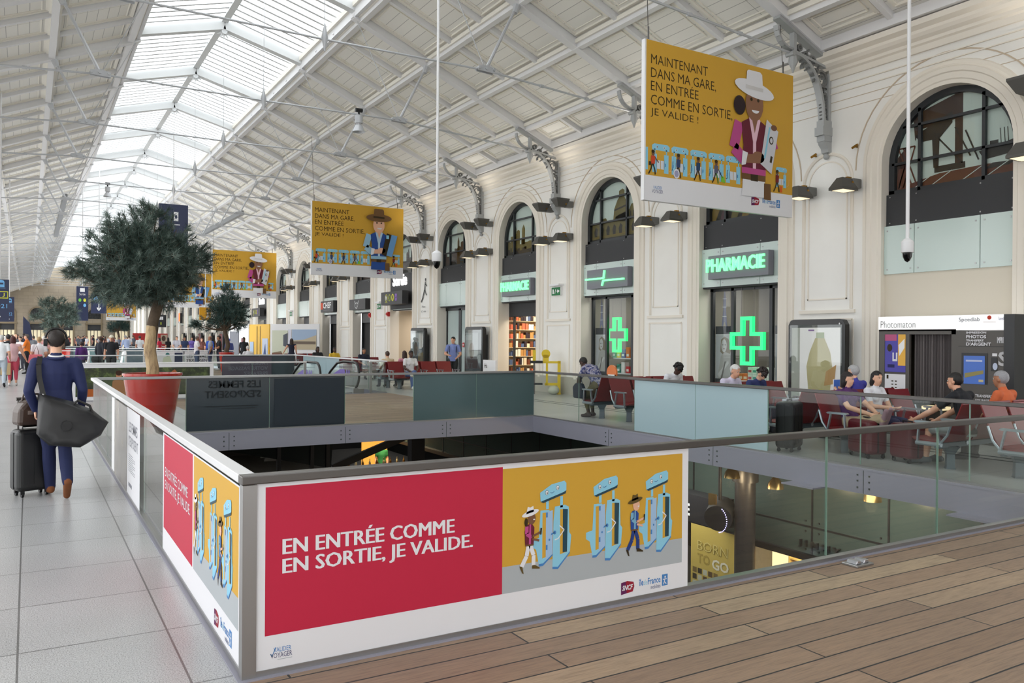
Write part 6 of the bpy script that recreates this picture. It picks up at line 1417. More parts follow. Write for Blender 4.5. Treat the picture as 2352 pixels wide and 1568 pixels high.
# blue hanging signs
mat('sign_navy', (38, 46, 78), .4)
def hang_sign(lab, px0, py0, px1, py1, Y, draw, m='sign_navy', poles=True):
    a, c = at_Y(px0, py1, Y), at_Y(px1, py0, Y); W, H = c.x - a.x, c.z - a.z
    t = thing('hanging_sign', lab, 'sign', (a.x, Y, a.z), 0, 'dark hanging direction signs'); b = B(); b.box((0, 0, 0), (W, .12, H)); b.build('panel_body', m, t)
    A = Art((0, -.002, 0), (W, 0, 0), (0, 0, H), (0, -1, 0), .01); draw(A, W / H); A.build('symbols', t)
    if poles:
        b = B(); b.tube([(W * .5, .06, H), (W * .5, .06, (ztop(a.x + W / 2) + .1 if poles is True else poles) - a.z)], .03 if poles is True else .012, 6); b.build('pole', 'rail_white', t, 40)
YEL, LB2 = col((220, 220, 70)), col((120, 180, 230))
def train(A, y): A.rect(.3, y, .75, y + .12, LB2, 1); A.oval(.52, y + .12, .22, .05, LB2, 2); A.rect(.38, y + .06, .68, y + .1, 'sign_navy', 3); A.rect(.25, y - .03, .8, y - .02, LB2, 1)
def arrow_l(A, x, y, s): A.line([(x, y), (x + .4 * s, y)], .06 * s, 'white', 2); A.line([(x + .15 * s, y + .12 * s), (x, y), (x + .15 * s, y - .12 * s)], .06 * s, 'white', 2)
hang_sign('tall dark blue platform sign cut by the left photo edge, with a train symbol', -22, 642, 21, 738, 30, lambda A, r: (train(A, .82), A.rect(.45, .55, .95, .72, YEL, 1), A.rect(.5, .57, .9, .7, 'sign_navy', 2), A.text('J', .64, .59, YEL, 3, width=.12, height=.09), A.text('5>21', .1, .32, LB2, 1, width=.8, height=.1), arrow_l(A, .35, .12, .5)))
hang_sign('second dark blue platform sign behind the one at the left photo edge', 9, 682, 33, 738, 46, lambda A, r: (train(A, .78), A.text('22', .4, .25, LB2, 1, width=.4, height=.12), arrow_l(A, .3, .1, .6)))
hang_sign('tall dark blue exit sign with coloured line discs beyond the pale pine', 175, 658, 203, 736, 55, lambda A, r: (A.rect(.3, .84, .7, .95, 'white', 1), A.text('Sortie', .25, .74, 'white', 1, width=.5, height=.07), A.oval(.3, .6, .12, .05, col((120, 190, 80)), 1), A.oval(.7, .6, .12, .05, YEL, 1), A.oval(.7, .45, .12, .05, LB2, 1)))
hang_sign('dark blue sign with a white downward arrow left of the big pine', 209, 676, 245, 719, 52, lambda A, r: (A.oval(.3, .75, .14, .14, LB2, 1), A.line([(.5, .5), (.5, .15)], .06, 'white', 1), A.line([(.38, .3), (.5, .14), (.62, .3)], .06, 'white', 1)))
hang_sign('large dark blue sign with a white lift symbol behind the top of the big pine', 365, 472, 432, 562, 26.82, lambda A, r: (A.rect(.5, .6, .66, .82, 'white', 1), A.oval(.58, .7, .04, .05, 'sign_navy', 2), A.rect(.45, .5, .72, .52, 'white', 1)), 'sign_navy', 8.01)
hang_sign('black hanging sign with white toilet symbols beyond the bare trunk', 358, 723, 382, 751, 88, lambda A, r: (A.rect(.3, .6, .48, .85, 'white', 1), A.rect(.52, .6, .7, .85, 'white', 1), A.rect(.42, .2, .55, .4, col((150, 160, 60)), 1)), 'sign_black')
hang_sign('orange hanging sign with a white walking figure above the standing men', 458, 706, 485, 735, 70, lambda A, r: (A.oval(.7, .75, .06, .07, 'white', 1), A.line([(.7, .66), (.72, .4), (.62, .2)], .1, 'white', 1), A.line([(.72, .4), (.85, .2)], .08, 'white', 1)), col((206, 150, 36)))
# exhibition boards beyond the escalator
def board(lab, p, q, h, draw, m='white'):
    p, q = Vector(p), Vector(q); d = (q - p); L = d.length; d.normalize(); n = Vector((d.y, -d.x, 0)); t = thing('exhibition_board', lab, 'board', p, 0, 'exhibition boards near the red seats'); b = B(); b.bar(-n * .06 + Vector((0, 0, h / 2)), d * L - n * .06 + Vector((0, 0, h / 2)), .1, h); b.build('panel_body', m, t)
    A = Art(n * .0, d, (0, 0, 1), n, .01); draw(A, L, h); A.build('photo_print', t)
SK = col((160, 180, 206)); SA = col((190, 176, 150))
board('white exhibition board with a wide beach photograph', (11.65, 46.0, 0), (13.55, 43.2, 0), 2.5, lambda A, L, h: (A.rect(1.55, 1.1, L - .15, 2.2, SK, 1), A.poly([(1.55, 1.1), (L - .15, 1.1), (L - .15, 1.9), (2.4, 1.65), (1.55, 1.6)], SA, 2), A.rect(1.6, 1.4, L - .2, 1.55, col((110, 96, 84)), 3), A.rect(2.3, .35, L - .3, .9, col((110, 112, 124)), 1), A.rect(2.3, .35, L - .3, .55, INK, 2), A.rect(.15, .4, 1.25, 2.15, col((206, 210, 190)), 1), A.poly([(.15, .4), (1.2, .4), (.8, 1.0), (.15, .9)], col((130, 110, 90)), 2), A.poly([(.95, 1.9), (1.25, 2.0), (1.25, 1.2), (.95, 1.3)], col((84, 88, 100)), 2), A.rect(1.3, .5, 1.5, 2.2, col((214, 214, 228)), 1)))
board('yellow exhibition board with blue photographs', (11.1, 48.6, 0), (11.62, 46.1, 0), 2.5, lambda A, L, h: (A.rect(.1, .5, .6, 1.5, SK, 1), A.rect(1.7, .5, 2.4, 1.7, col((190, 200, 220)), 1), A.rect(1.0, .4, 1.06, 2.4, OLIVE, 1), A.rect(1.4, .0, 1.45, 2.4, OLIVE, 1), A.poly([(1.8, .6), (2.2, .6), (2.1, 1.4)], col((60, 80, 130)), 2)), mat('board_yellow', (226, 176, 46), .5))
board('white exhibition board with a dark doorway and a small red panel', (10.75, 52.6, 0), (11.08, 48.7, 0), 2.55, lambda A, L, h: (A.rect(.3, .2, 2.1, 2.1, col((110, 112, 120)), 1), A.rect(2.6, .9, 3.3, 1.7, col((120, 40, 52)), 1)))
p = at_floor(372, 838, 0); b = B(); q = at_Y(385, 766, 95); a = at_Y(363, 793, 95); b.box((a.x, 95, 0), (q.x, 95.4, q.z)); t = b.build('kiosk', mat('kiosk_red', (176, 44, 44), .4)); tag(t, 'distant red kiosk right of the bare trunk', 'kiosk'); A = Art((a.x + .2, 94.99, .8), (1, 0, 0), (0, 0, 1), (0, -1, 0), .02); A.rect(.05, .2, .7, 1.2, col((190, 170, 150)), 1); A.oval(.35, .8, .2, .3, col((90, 70, 60)), 2); A.build('screen', t)
q = at_Y(338, 765, 95); a = at_Y(305, 793, 95); b = B(); b.box((a.x, 95, 0), (q.x, 95.4, q.z)); tag(b.build('kiosk', 'kiosk_red'), 'distant dark red kiosk left of the bare trunk', 'kiosk')
# pharmacy floor stands
p = at_X(1155, 852, 14.3); t = thing('floor_stand', 'white printed floor stand at the open pharmacy entrance', 'stand', (13.9, YC[6] + .55, 0)); b = B(); b.box((0, -.45, .0), (.06, .45, 1.0)); b.build('board', 'white', t); A = Art((-.004, .45, 0), (0, -1, 0), (0, 0, 1), (-1, 0, 0), .004); A.text('Hs', .12, .72, INK, 1, width=.2, height=.16); A.poly([(0, .3), (.9, .3), (.9, .5), (.5, .55), (.2, .45), (0, .52)], col((160, 210, 200)), 1); A.build('print', t)
t = thing('floor_stand', 'orange round-topped floor stand before the second pharmacy window', 'stand', (14.3, YC[5] - .75, 0)); b = B(); b.box((0, -.2, 0), (.05, .2, .75)); b.tube([(0, 0, .8), (.05, 0, .8)], .22, 20); b.build('board', mat('stand_orange', (220, 120, 60), .5), t, 40); b = B(); b.box((-.01, -.15, .55), (0, .15, .75)); b.build('label', 'white', t)
b = B(); b.prism([(0, 0), (.5, .0), (.52, 1.6), (.35, 2.6), (.0, 3.0)], 'y', 0, .04); p = at_floor(60, 800); o = b.build('feather_flag', 'sign_navy', loc=(at_Y(53, 768, 60).x, 60, .0)); tag(o, 'dark blue feather flag rising above the crowd at left', 'flag')
# ================================================================== PEOPLE
import numpy as np
STAND = dict(pel=(0, 0, .95), wai=(0, 0, 1.1), che=(0, .0, 1.3), nec=(0, -.01, 1.48), hed=(0, .02, 1.635),
             shl=(-.185, 0, 1.42), shr=(.185, 0, 1.42), ell=(-.235, -.03, 1.13), elr=(.235, -.03, 1.13), wrl=(-.24, .06, .9), wrr=(.24, .06, .9),
             hil=(-.09, 0, .92), hir=(.09, 0, .92), knl=(-.095, .02, .5), knr=(.095, .02, .5), anl=(-.1, -.03, .08), anr=(.1, -.03, .08), tol=(-.12, .15, .03), tor=(.12, .15, .03))
SIT = dict(pel=(0, 0, .52), wai=(0, -.04, .68), che=(0, -.05, .88), nec=(0, -.04, 1.05), hed=(0, .0, 1.2),
           shl=(-.185, -.05, .99), shr=(.185, -.05, .99), ell=(-.25, .05, .73), elr=(.25, .05, .73), wrl=(-.12, .27, .64), wrr=(.12, .27, .64),
           hil=(-.09, 0, .5), hir=(.09, 0, .5), knl=(-.12, .44, .5), knr=(.12, .44, .5), anl=(-.12, .47, .08), anr=(.12, .47, .08), tol=(-.13, .65, .03), tor=(.13, .65, .03))
UPPER = ('wai', 'che', 'nec', 'hed', 'shl', 'shr', 'ell', 'elr', 'wrl', 'wrr')
def posed(base, lean=0., hands=True, **kw):
    j = {k: Vector(v) for k, v in base.items()}
    if lean:
        P = j['pel']; R = Matrix.Rotation(-lean, 3, 'X')
        for k in UPPER: j[k] = P + R @ (j[k] - P)
    for k, v in kw.items(): j[k] = Vector(v)
    return j
def walk(s=1, **kw):
    d = dict(knl=(-.09, .14 * s, .52), anl=(-.09, .2 * s, .09), tol=(-.1, .37 * s if s > 0 else .0, .04), knr=(.09, -.02 * s, .5), anr=(.09, -.28 * s, .13), tor=(.1, -.15 * s, .03), wrl=(-.25, -.06 * s, .92), wrr=(.25, .16 * s, .93))
    d.update(kw); return posed(STAND, **d)
def loft_e(b, rings):
    """rings: (centre, u-axis, v-axis) ellipses with semi-axis vectors"""
    n = 14; vs = []; fs = []
    for c, u, v in rings:
        for k in range(n): t = 2 * math.pi * k / n; vs.append(c + u * math.cos(t) + v * math.sin(t))
    for i in range(len(rings) - 1):
        for k in range(n): a, c2 = i * n + k, i * n + (k + 1) % n; fs.append((a, c2, c2 + n, a + n))
    fs.append(tuple(range(n - 1, -1, -1))); fs.append(tuple(range((len(rings) - 1) * n, len(rings) * n))); b.add(vs, fs)
def hand_geo(b, wr, d, palm_n, side, curl=.5, s=1.0):
    """palm, four unequal fingers and a thumb; d = pointing direction, palm_n = palm normal, side = thumb side vector"""
    d = d.normalized(); side = (side - d * side.dot(d)).normalized(); pn = d.cross(side) if d.cross(side).dot(palm_n) > 0 else side.cross(d)
    loft_e(b, [(wr - d * .02 * s, side * .024 * s, pn * .019 * s), (wr + d * .02 * s, side * .034 * s, pn * .017 * s), (wr + d * .06 * s, side * .041 * s, pn * .014 * s), (wr + d * .09 * s, side * .038 * s, pn * .012 * s)])
    for i, (o, L) in enumerate(((.029, .066), (.010, .076), (-.010, .071), (-.029, .056))):
        st = wr + d * .085 * s + side * o * s; pts = [st]; dir_ = d.copy(); ang = curl * (.9 + .12 * i)
        for q, f in enumerate((.44, .32, .24)):
            dir_ = (dir_ * math.cos(ang * .6) + pn * math.sin(ang * .6)).normalized(); pn2 = pn
            pts.append(pts[-1] + dir_ * L * f * s)
        b.tube(pts, [.0095 * s, .009 * s, .008 * s, .006 * s], 8)
    t0 = wr + d * .025 * s + side * .03 * s; td = (d * .7 + side * .75 + pn * .25).normalized(); t1 = t0 + td * .036 * s; t2 = t1 + (d * .9 + side * .25 + pn * .3).normalized() * .03 * s
    b.tube([t0, t1, t2], [.012 * s, .0105 * s, .007 * s], 8)
def skinmat(n): return {'light': mat('skin_light', (214, 160, 132), .55), 'fair': mat('skin_fair', (226, 178, 150), .55), 'mid': mat('skin_mid', (172, 118, 88), .55), 'dark': mat('skin_dark', (74, 48, 38), .5)}[n].name
def cloth(rgb): return mat('cloth_%02x%02x%02x' % tuple(rgb), rgb, .85, noise=.1, scale=14, bump=.25).name
def hairm(rgb): return mat('hair_%02x%02x%02x' % tuple(rgb), rgb, .6, noise=.3, scale=60, bump=.4).name
PCOUNT = [0]
def person(label, x, y, rz, j, top, bottom, skin='light', hair=(40, 30, 26), style='short', shoe=(40, 36, 36), sleeve='short', leg='long', vox=.03, s=1.0, fat=1.0, female=False, look=0., nod=0., z=0., group=None, bottomcut=None, top_mat=None, jacket=False, skirtlen=0, curl=.5, handdir=None, coll=None):
    """one continuous remeshed body, coloured by garment; hair is a child"""
    t = None
    segs = []    # (a, b, ra, rb, tag)
    b = B(); lat = (j['shr'] - j['shl']).normalized()
    # torso
    line = [j['pel'] - (j['wai'] - j['pel']).normalized() * (.17 if jacket else .09), j['pel'], j['wai'], j['che'], j['che'].lerp(j['nec'], .6), j['nec']]
    wd = [(.172, .125) if jacket else (.16, .115), (.17, .125), (.145 if female else .152, .105), (.168, .118), (.15, .095), (.062, .062)]
    if female: wd[0] = (.175, .12); wd[1] = (.18, .13)
    rings = []
    hl = (j['hir'] - j['hil']).normalized()
    for i, (c, (w_, d_)) in enumerate(zip(line, wd)):
        ax = (line[min(i + 1, 5)] - line[max(i - 1, 0)]).normalized(); l_ = hl.lerp(lat, min(1, i / 3)); l_ = (l_ - ax * l_.dot(ax)).normalized(); v_ = ax.cross(l_)
        rings.append((c, l_ * w_ * fat, v_ * d_ * fat))
    loft_e(b, rings)
    for i in range(5): segs.append((line[i], line[i + 1], wd[i][0] * fat * .8, wd[i + 1][0] * fat * .8, 'top'))
    if not jacket: segs[0] = (line[0], line[1], .13, .13, 'bottom')
    if female:
        fw = lat.cross(Vector((0, 0, 1))); fw = (j['nec'] - j['che']).cross(lat).normalized() * -1
        for q in (-1, 1): b.ell(j['che'] - fw * -.085 + lat * q * .07 if False else j['che'] + lat.cross((j['nec'] - j['che']).normalized()) * -.085 * 1 + lat * q * .07, (.07, .06, .07), 10, 8)
    def limb(p, q, ra, rb, tg, n=10):
        p, q = Vector(p), Vector(q); b.tube([p, p.lerp(q, .3), p.lerp(q, .7), q], [ra, ra * 1.04, (ra * .4 + rb * .6) * 1.04, rb], n); b.ell(p, (ra,) * 3, 10, 8); b.ell(q, (rb,) * 3, 10, 8); segs.append((p, q, ra, rb, tg))
    ex = .008
    for S_, sgn in (('l', -1), ('r', 1)):
        sh, el, wr = j['sh' + S_], j['el' + S_], j['wr' + S_]
        lw = ex if sleeve == 'long' else 0
        b.ell(sh, (.066 * fat,) * 3, 10, 8); limb(j['nec'].lerp(sh, .35) - Vector((0, 0, .03)), sh, .055, .06 * fat, 'top')
        if sleeve == 'long' or sleeve == 'none': limb(sh, el, .056 * fat + ex * (sleeve == 'long'), .043 * fat + lw, 'top' if sleeve == 'long' else 'skin')
        else:
            mid = sh.lerp(el, .6); limb(sh, mid, .06 * fat, .056 * fat, 'top'); limb(mid, el, .046 * fat, .042 * fat, 'skin')
        limb(el, wr, .042 * fat + lw, .029 + lw * 1.2, 'top' if sleeve == 'long' else 'skin')
        hi, kn, an, to = j['hi' + S_], j['kn' + S_], j['an' + S_], j['to' + S_]
        tl = 'bottom' if leg != 'skirt' else 'bottom'
        if leg == 'short': limb(hi, hi.lerp(kn, .85), .092 * fat, .075 * fat, 'bottom'); limb(hi.lerp(kn, .85), kn, .056 * fat, .054, 'skin')
        else: limb(hi, kn, .088 * fat + ex, .06 * fat + ex, 'bottom')
        if leg == 'long': limb(kn, an, .058 * fat + ex, .046 + ex, 'bottom')
        elif leg == 'crop': limb(kn, kn.lerp(an, .65), .058 * fat, .05, 'bottom'); limb(kn.lerp(an, .65), an, .042, .036, 'skin')
        else: limb(kn, kn.lerp(an, .35), .05 * fat, .054 * fat, 'skin'); limb(kn.lerp(an, .35), an, .053 * fat, .036, 'skin')
        fd = (to - an); fd.z = 0 if abs(fd.z) < .12 else fd.z
        fdn = (to - an).normalized(); heel = an + Vector((0, 0, -.04)) - fdn * .045
        limb(heel, to, .04, .036, 'shoe'); limb(an, an.lerp(to, .5), .042, .035, 'shoe')
    hd = j['hed']; up = (hd - j['nec']).normalized().lerp(Vector((0, 0, 1)), .6).normalized()
    R0 = Matrix.Rotation(look, 3, 'Z') @ Matrix.Rotation(-nod, 3, 'X')
    fwd = R0 @ Vector((0, 1, 0)); rt = fwd.cross(up).normalized(); up = rt.cross(fwd).normalized(); HR = Matrix((rt, fwd, up)).transposed()
    H = lambda p: hd + HR @ Vector(p)
    limb(j['nec'] - Vector((0, 0, .03)), hd - up * .05, .056, .052, 'skin')
    b.ell(H((0, -.008, .03)), (.074, .094, .092), 14, 10, 0, HR); b.ell(H((0, .02, -.035)), (.06, .068, .075), 12, 10, 0, HR); b.ell(H((0, .05, -.085)), (.034, .03, .026), 10, 8, 0, HR)
    b.ell(H((0, .094, -.02)), (.014, .02, .022), 8, 6, 0, HR)
    for q in (-1, 1): b.ell(H((q * .076, -.008, -.008)), (.012, .022, .032), 8, 6, 0, HR)
    b.ell(H((0, .08, .028)), (.05, .015, .012), 8, 6, 0, HR); b.ell(H((0, .078, -.058)), (.024, .014, .012), 8, 6, 0, HR)
    segs.append((H((0, 0, -.06)), H((0, 0, .07)), .08, .09, 'skin'))
    if vox > .014:
        for S_ in 'lr':
            el, wr = j['el' + S_], j['wr' + S_]; d = (wr - el).normalized(); b.ell(wr + d * .07, (.034, .034, .05), 8, 6, 0, d.to_track_quat('Z', 'Y').to_matrix()); segs.append((wr + d * .03, wr + d * .11, .032, .03, 'skin'))
    if skirtlen:
        c0, c1 = j['pel'], j['hil'].lerp(j['hir'], .5) - Vector((0, 0, skirtlen)); loft_e(b, [(c0 + Vector((0, 0, .06)), hl * .16, Vector((0, .12, 0))), (c0, hl * .18, Vector((0, .13, 0))), (c1, hl * .2, Vector((0, .17, 0)))]); segs.append((c0, c1, .16, .18, 'bottom'))
    tmp = bpy.data.meshes.new('tmp'); tmp.from_pydata([tuple(v) for v in b.v], [], b.f); ob = bpy.data.objects.new('tmp', tmp); COL.objects.link(ob)
    md = ob.modifiers.new('r', 'REMESH'); md.mode = 'VOXEL'; md.voxel_size = vox; md.use_smooth_shade = True
    ms = ob.modifiers.new('s', 'SMOOTH'); ms.factor = .5; ms.iterations = 2 if vox < .02 else 1
    dg = bpy.context.evaluated_depsgraph_get(); me = bpy.data.meshes.new_from_object(ob.evaluated_get(dg)); bpy.data.objects.remove(ob); bpy.data.meshes.remove(tmp)
    tags = ['skin', 'top', 'bottom', 'shoe']
    topm = top_mat or cloth(top)
    mats = [skinmat(skin), topm, cloth(bottom), cloth(shoe)]
    n = len(me.polygons); ctr = np.empty(n * 3); me.polygons.foreach_get('center', ctr); ctr = ctr.reshape(-1, 3)
    best = np.full(n, 1e9); idx = np.zeros(n, int)
    for a, c, ra, rb, tg in segs:
        a_, c_ = np.array(a), np.array(c); ab = c_ - a_; L2 = max(1e-9, ab @ ab); tt = np.clip(((ctr - a_) @ ab) / L2, 0, 1); dist = np.linalg.norm(ctr - a_ - tt[:, None] * ab, axis=1) - (ra + (rb - ra) * tt)
        m_ = dist < best; best[m_] = dist[m_]; idx[m_] = tags.index(tg)
    if coll is not None:     # open collar
        pass
    # a few vertical ridges of cloth folds
    if vox < .014:
        nv = len(me.vertices); hb = B()
        for S_, sg in (('l', -1), ('r', 1)):
            el, wr = j['el' + S_], j['wr' + S_]; d = (wr - el); 
            if handdir and S_ in handdir: d = Vector(handdir[S_])
            side = Vector((0, 1, 0)) if abs(d.normalized().y) < .8 else Vector((0, 0, 1))
            hand_geo(hb, wr + d.normalized() * .005, d, Vector((-sg, 0, 0)), side, curl)
        vs = [tuple(v.co) for v in me.vertices] + hb.v; fs = [tuple(p.vertices) for p in me.polygons] + [tuple(i + nv for i in f) for f in hb.f]
        me2 = bpy.data.meshes.new('body'); me2.from_pydata(vs, [], fs); bpy.data.meshes.remove(me); me = me2; idx = np.concatenate([idx, np.zeros(len(hb.f), int)])
    me.materials.clear()
    for q in mats: me.materials.append(MATS[q])
    me.polygons.foreach_set('material_index', idx.tolist()); me.polygons.foreach_set('use_smooth', [True] * len(me.polygons)); me.update(); me.name = 'person'
    o = bpy.data.objects.new('person', me); link(o); tag(o, label, 'person', group)
    o.location = (x, y, z); o.rotation_euler = (0, 0, rz); o.scale = (s, s, s)
    # hair
    hb = B(); hm = hairm(hair)
    def cap(keep, r=(.082, .104, .1), c=(0, -.01, .032), n=22, k=14, jit=.004):
        rr = random.Random(len(label)); vs = []; fs = []
        for i in range(k + 1):
            ph = math.pi * i / k
            for q in range(n):
                th = 2 * math.pi * q / n; g = 1 + rr.uniform(-jit, jit) * 8
                vs.append((c[0] + r[0] * g * math.sin(ph) * math.cos(th), c[1] + r[1] * g * math.sin(ph) * math.sin(th), c[2] + r[2] * g * math.cos(ph)))
        for i in range(k):
            for q in range(n):
                a, c2 = i * n + q, i * n + (q + 1) % n; f = (a, a + n, c2 + n, c2)
                m = [sum(vs[w_][e] for w_ in f) / 4 for e in range(3)]
                if keep(*m): fs.append(f)
        hb.add([H(v) for v in vs], fs)
    if style in ('short', 'long', 'bob', 'bun', 'curly'):
        cap(lambda a, b2, c2: (c2 > .052 + .25 * max(0, b2) * 0 and b2 < .075) or (c2 > .08) or (b2 < .0 and c2 > -.06) or (b2 < -.04 and c2 > -.085))
        if style == 'curly': 
            rr = random.Random(3)
            for q in range(60):
                a = rr.uniform(0, 6.28); e = rr.uniform(-.3, 1.5); hb.ell(H((.088 * math.cos(a) * math.cos(e), -.02 + .1 * math.sin(a) * math.cos(e), .03 + .1 * math.sin(e))), (.026,) * 3, 6, 5)
    if style == 'bob' or style == 'long':
        L = .13 if style == 'bob' else .3
        loft_e(hb, [(H((0, -.03, .07)), HR @ Vector((.082, 0, 0)), HR @ Vector((0, .075, 0))), (H((0, -.035, -.02)), HR @ Vector((.095, 0, 0)), HR @ Vector((0, .07, 0))), (H((0, -.05, -L * .6)), HR @ Vector((.1, 0, 0)), HR @ Vector((0, .055, 0))), (H((0, -.06, -L)), HR @ Vector((.08, 0, 0)), HR @ Vector((0, .04, 0)))])
    if style == 'bun': hb.ell(H((0, -.11, .06)), (.045,) * 3, 10, 8)
    if style == 'fringe': cap(lambda a, b2, c2: b2 < .02 and -.07 < c2 < .05)
    if style in ('cap',):
        cap(lambda a, b2, c2: c2 > .03, (.088, .108, .1)); hb.prism([(0, 0)], 'x', 0, 0) if False else None
        loft_e(hb, [(H((0, .07, .045)), HR @ Vector((.07, 0, 0)), HR @ Vector((0, 0, .012))), (H((0, .17, .03)), HR @ Vector((.055, 0, 0)), HR @ Vector((0, 0, .008)))]); cap(lambda a, b2, c2: b2 < 0 and -.06 < c2 < .03)
    if hb.v: hb.build('cap' if style == 'cap' else 'hair', hm, o, 60)
    if vox < .014:    # eyes, brows and mouth
        e = B()
        for q in (-1, 1): e.ell(H((q * .031, .081, .008)), (.013, .008, .007), 8, 6, 0, HR); e.ell(H((q * .031, .088, .008)), (.006, .004, .006), 8, 6, 1, HR); e.bar(H((q * .018, .091, .026)), H((q * .045, .083, .028)), .008, .005, 2)
        e.bar(H((-.02, .092, -.058)), H((.02, .092, -.058)), .007, .005, 3)
        e.build('face_features', [mat('eye_white', (230, 226, 220), .3), mat('iris_dark', (40, 28, 22), .2), hm, mat('lip', (160, 88, 80), .5)], o)
    return o
# ---------------------------------------------------------------- the man in the blue suit
MX, MY = .26, 9.95
mj = posed(STAND, pel=(0, 0, .99), wai=(0, .01, 1.15), che=(0, .0, 1.33), nec=(.0, .0, 1.5), hed=(0, .03, 1.665), shl=(-.185, 0, 1.435), shr=(.185, 0, 1.435),
           ell=(-.255, -.09, 1.15), wrl=(-.19, .0, .95), elr=(.25, -.04, 1.15), wrr=(.25, .12, .96), hil=(-.09, .02, .96), hir=(.09, .0, .96),
           knl=(-.06, .1, .54), anl=(-.04, .2, .09), tol=(-.06, .38, .04), knr=(.09, .06, .52), anr=(.1, -.24, .2), tor=(.1, -.13, .035))
mat('suit_blue', (25, 35, 80), .75, noise=.12, scale=30, bump=.1)
MAN = person('man in a navy blue suit walking away with headphones and a suitcase', MX, MY, .02, mj, (25, 35, 80), (23, 32, 72), 'fair', (34, 26, 22), 'short', (120, 70, 36), 'long', 'long', .0115, 1.0, 1.0, jacket=True, top_mat='suit_blue', curl=1.1, handdir={'l': (.02, .1, -.3)})
b = B(); b.tube([(.062 * math.cos(a), -.005 + .062 * math.sin(a), 1.515 + .012 * math.sin(a)) for a in [math.radians(q) for q in range(0, 361, 20)]], .014, 8); b.build('shirt_collar', 'white', MAN, 60)
b = B(); b.tube([(.075 * math.cos(a), -.01 + .07 * math.sin(a), 1.497 + .012 * math.sin(a)) for a in [math.radians(q) for q in range(0, 361, 20)]], .016, 8); b.bar((0, -.128, .83), (0, -.128, 1.0), .004, .004); b.build('jacket_collar', 'suit_blue', MAN, 60)
t = thing('headphones', 'black over-ear headphones on the man in the blue suit', 'headphones', (MX, MY, 0), .02); b = B(); b.tube([(.1 * math.cos(a), .02, 1.665 + .03 + .112 * math.sin(a)) for a in [math.radians(q) for q in range(-5, 186, 12)]], .011, 8); b.build('headband', 'black', t, 60)
for q in (-1, 1): b = B(); b.tube([(q * .082, .015, 1.655), (q * .118, .015, 1.655)], [.042, .036], 14); b.build('ear_cup', 'soft_black', t, 40)
t = thing('shoulder_bag', 'large black shoulder bag hanging behind the man in the blue suit', 'bag', (MX, MY, 0), .02); mat('bag_black', (20, 20, 22), .5, bump=.4, scale=7)
b = B(); b.add([(-.18, -.16, 1.15), (.14, -.2, 1.04), (.33, -.2, .95), (.5, -.2, .8), (.42, -.2, .66), (.22, -.2, .54), (-.08, -.2, .58), (-.19, -.18, .7)] + [(-.12, -.28, 1.09), (.12, -.37, 1.0), (.28, -.36, .93), (.44, -.3, .81), (.38, -.4, .7), (.2, -.44, .57), (-.04, -.4, .61), (-.17, -.34, .71)],
      [(0, 1, 2, 3, 4, 5, 6, 7), (15, 14, 13, 12, 11, 10, 9, 8)] + [(i, i + 8, (i + 1) % 8 + 8, (i + 1) % 8) for i in range(8)])
o = b.build('bag_body', 'bag_black', t, 180); ca = o.data.attributes.new('crease_edge', 'FLOAT', 'EDGE'); ca.data.foreach_set('value', [.62] * len(o.data.edges)); sd = o.modifiers.new('sub', 'SUBSURF'); sd.levels = 2; sd.render_levels = 2
b = B(); b.tube([(.08, -.36, .8), (.08, -.405, .8)], .05, 14); b.build('badge', 'bag_black', t, 40)
st = [(-.11, -.22, 1.06), (-.13, -.17, 1.14), (-.16, -.135, 1.3), (-.165, -.1, 1.42), (-.15, -.02, 1.505), (-.14, .07, 1.46)]
b = B()
for p_, q_ in zip(st, st[1:]): b.bar(p_, q_, .048, .008, up=(0, 1, .2))
b.build('strap', mat('strap_black', (34, 33, 32), .6), t); b = B(); b.tube([(-.115, -.22, 1.05), (-.125, -.19, 1.12)], .012, 8); b.build('buckle', 'steel', t)
b = B(); b.tube([(.12, -.28, .98), (.19, -.27, 1.05), (.3, -.27, .99), (.34, -.28, .88)], .013, 8); b.build('handle', 'strap_black', t, 60)
# ---------------------------------------------------------------- seated travellers by the right wall
FL = math.pi    # facing the camera side (-Y)
person('woman in a purple top resting crossed feet on a maroon suitcase', 11.0, 8.13, FL, posed(SIT, -.12, ell=(-.24, .12, .78), wrl=(-.08, .42, .66), elr=(.22, .1, .76), wrr=(.06, .4, .66), knl=(-.0, .42, .6), anl=(.16, .74, .63), tol=(.2, .84, .78), knr=(.12, .42, .56), anr=(.28, .76, .62), tor=(.32, .84, .76)), (84, 44, 100), (178, 158, 130), 'fair', (30, 22, 22), 'bob', (150, 120, 130), 'short', 'long', .0125, .95, 1.0, True, .3)
person('woman in a white top with folded hands beside the woman in purple', 11.72, 8.2, FL, posed(SIT, 0, ell=(-.24, .06, .74), wrl=(.02, .26, .68), elr=(.24, .06, .74), wrr=(-.02, .26, .72)), (226, 228, 236), (44, 46, 80), 'fair', (26, 20, 20), 'bob', (60, 56, 60), 'short', 'long', .0135, .95, .98, True, -.2)
person('man in a black t-shirt leaning forward on the red seats', 11.15, 6.42, 0, posed(SIT, .25, ell=(-.26, .34, .76), wrl=(-.22, .62, .62), elr=(.24, .3, .76), wrr=(.15, .52, .6), knl=(-.16, .44, .5), anl=(-.2, .46, .09), tol=(-.24, .66, .03)), (28, 30, 36), (150, 156, 156), 'light', (22, 18, 18), 'short', (90, 94, 98), 'short', 'short', .0125, 1.0, 1.02, False, .15)
person('grey-haired man in an orange polo shirt at the right edge of the seats', 11.95, 6.36, 0, posed(SIT, .05), (206, 104, 62), (70, 66, 66), 'mid', (150, 150, 154), 'short', (60, 56, 56), 'short', 'long', .0135, 1.0, 1.05, False, .1)
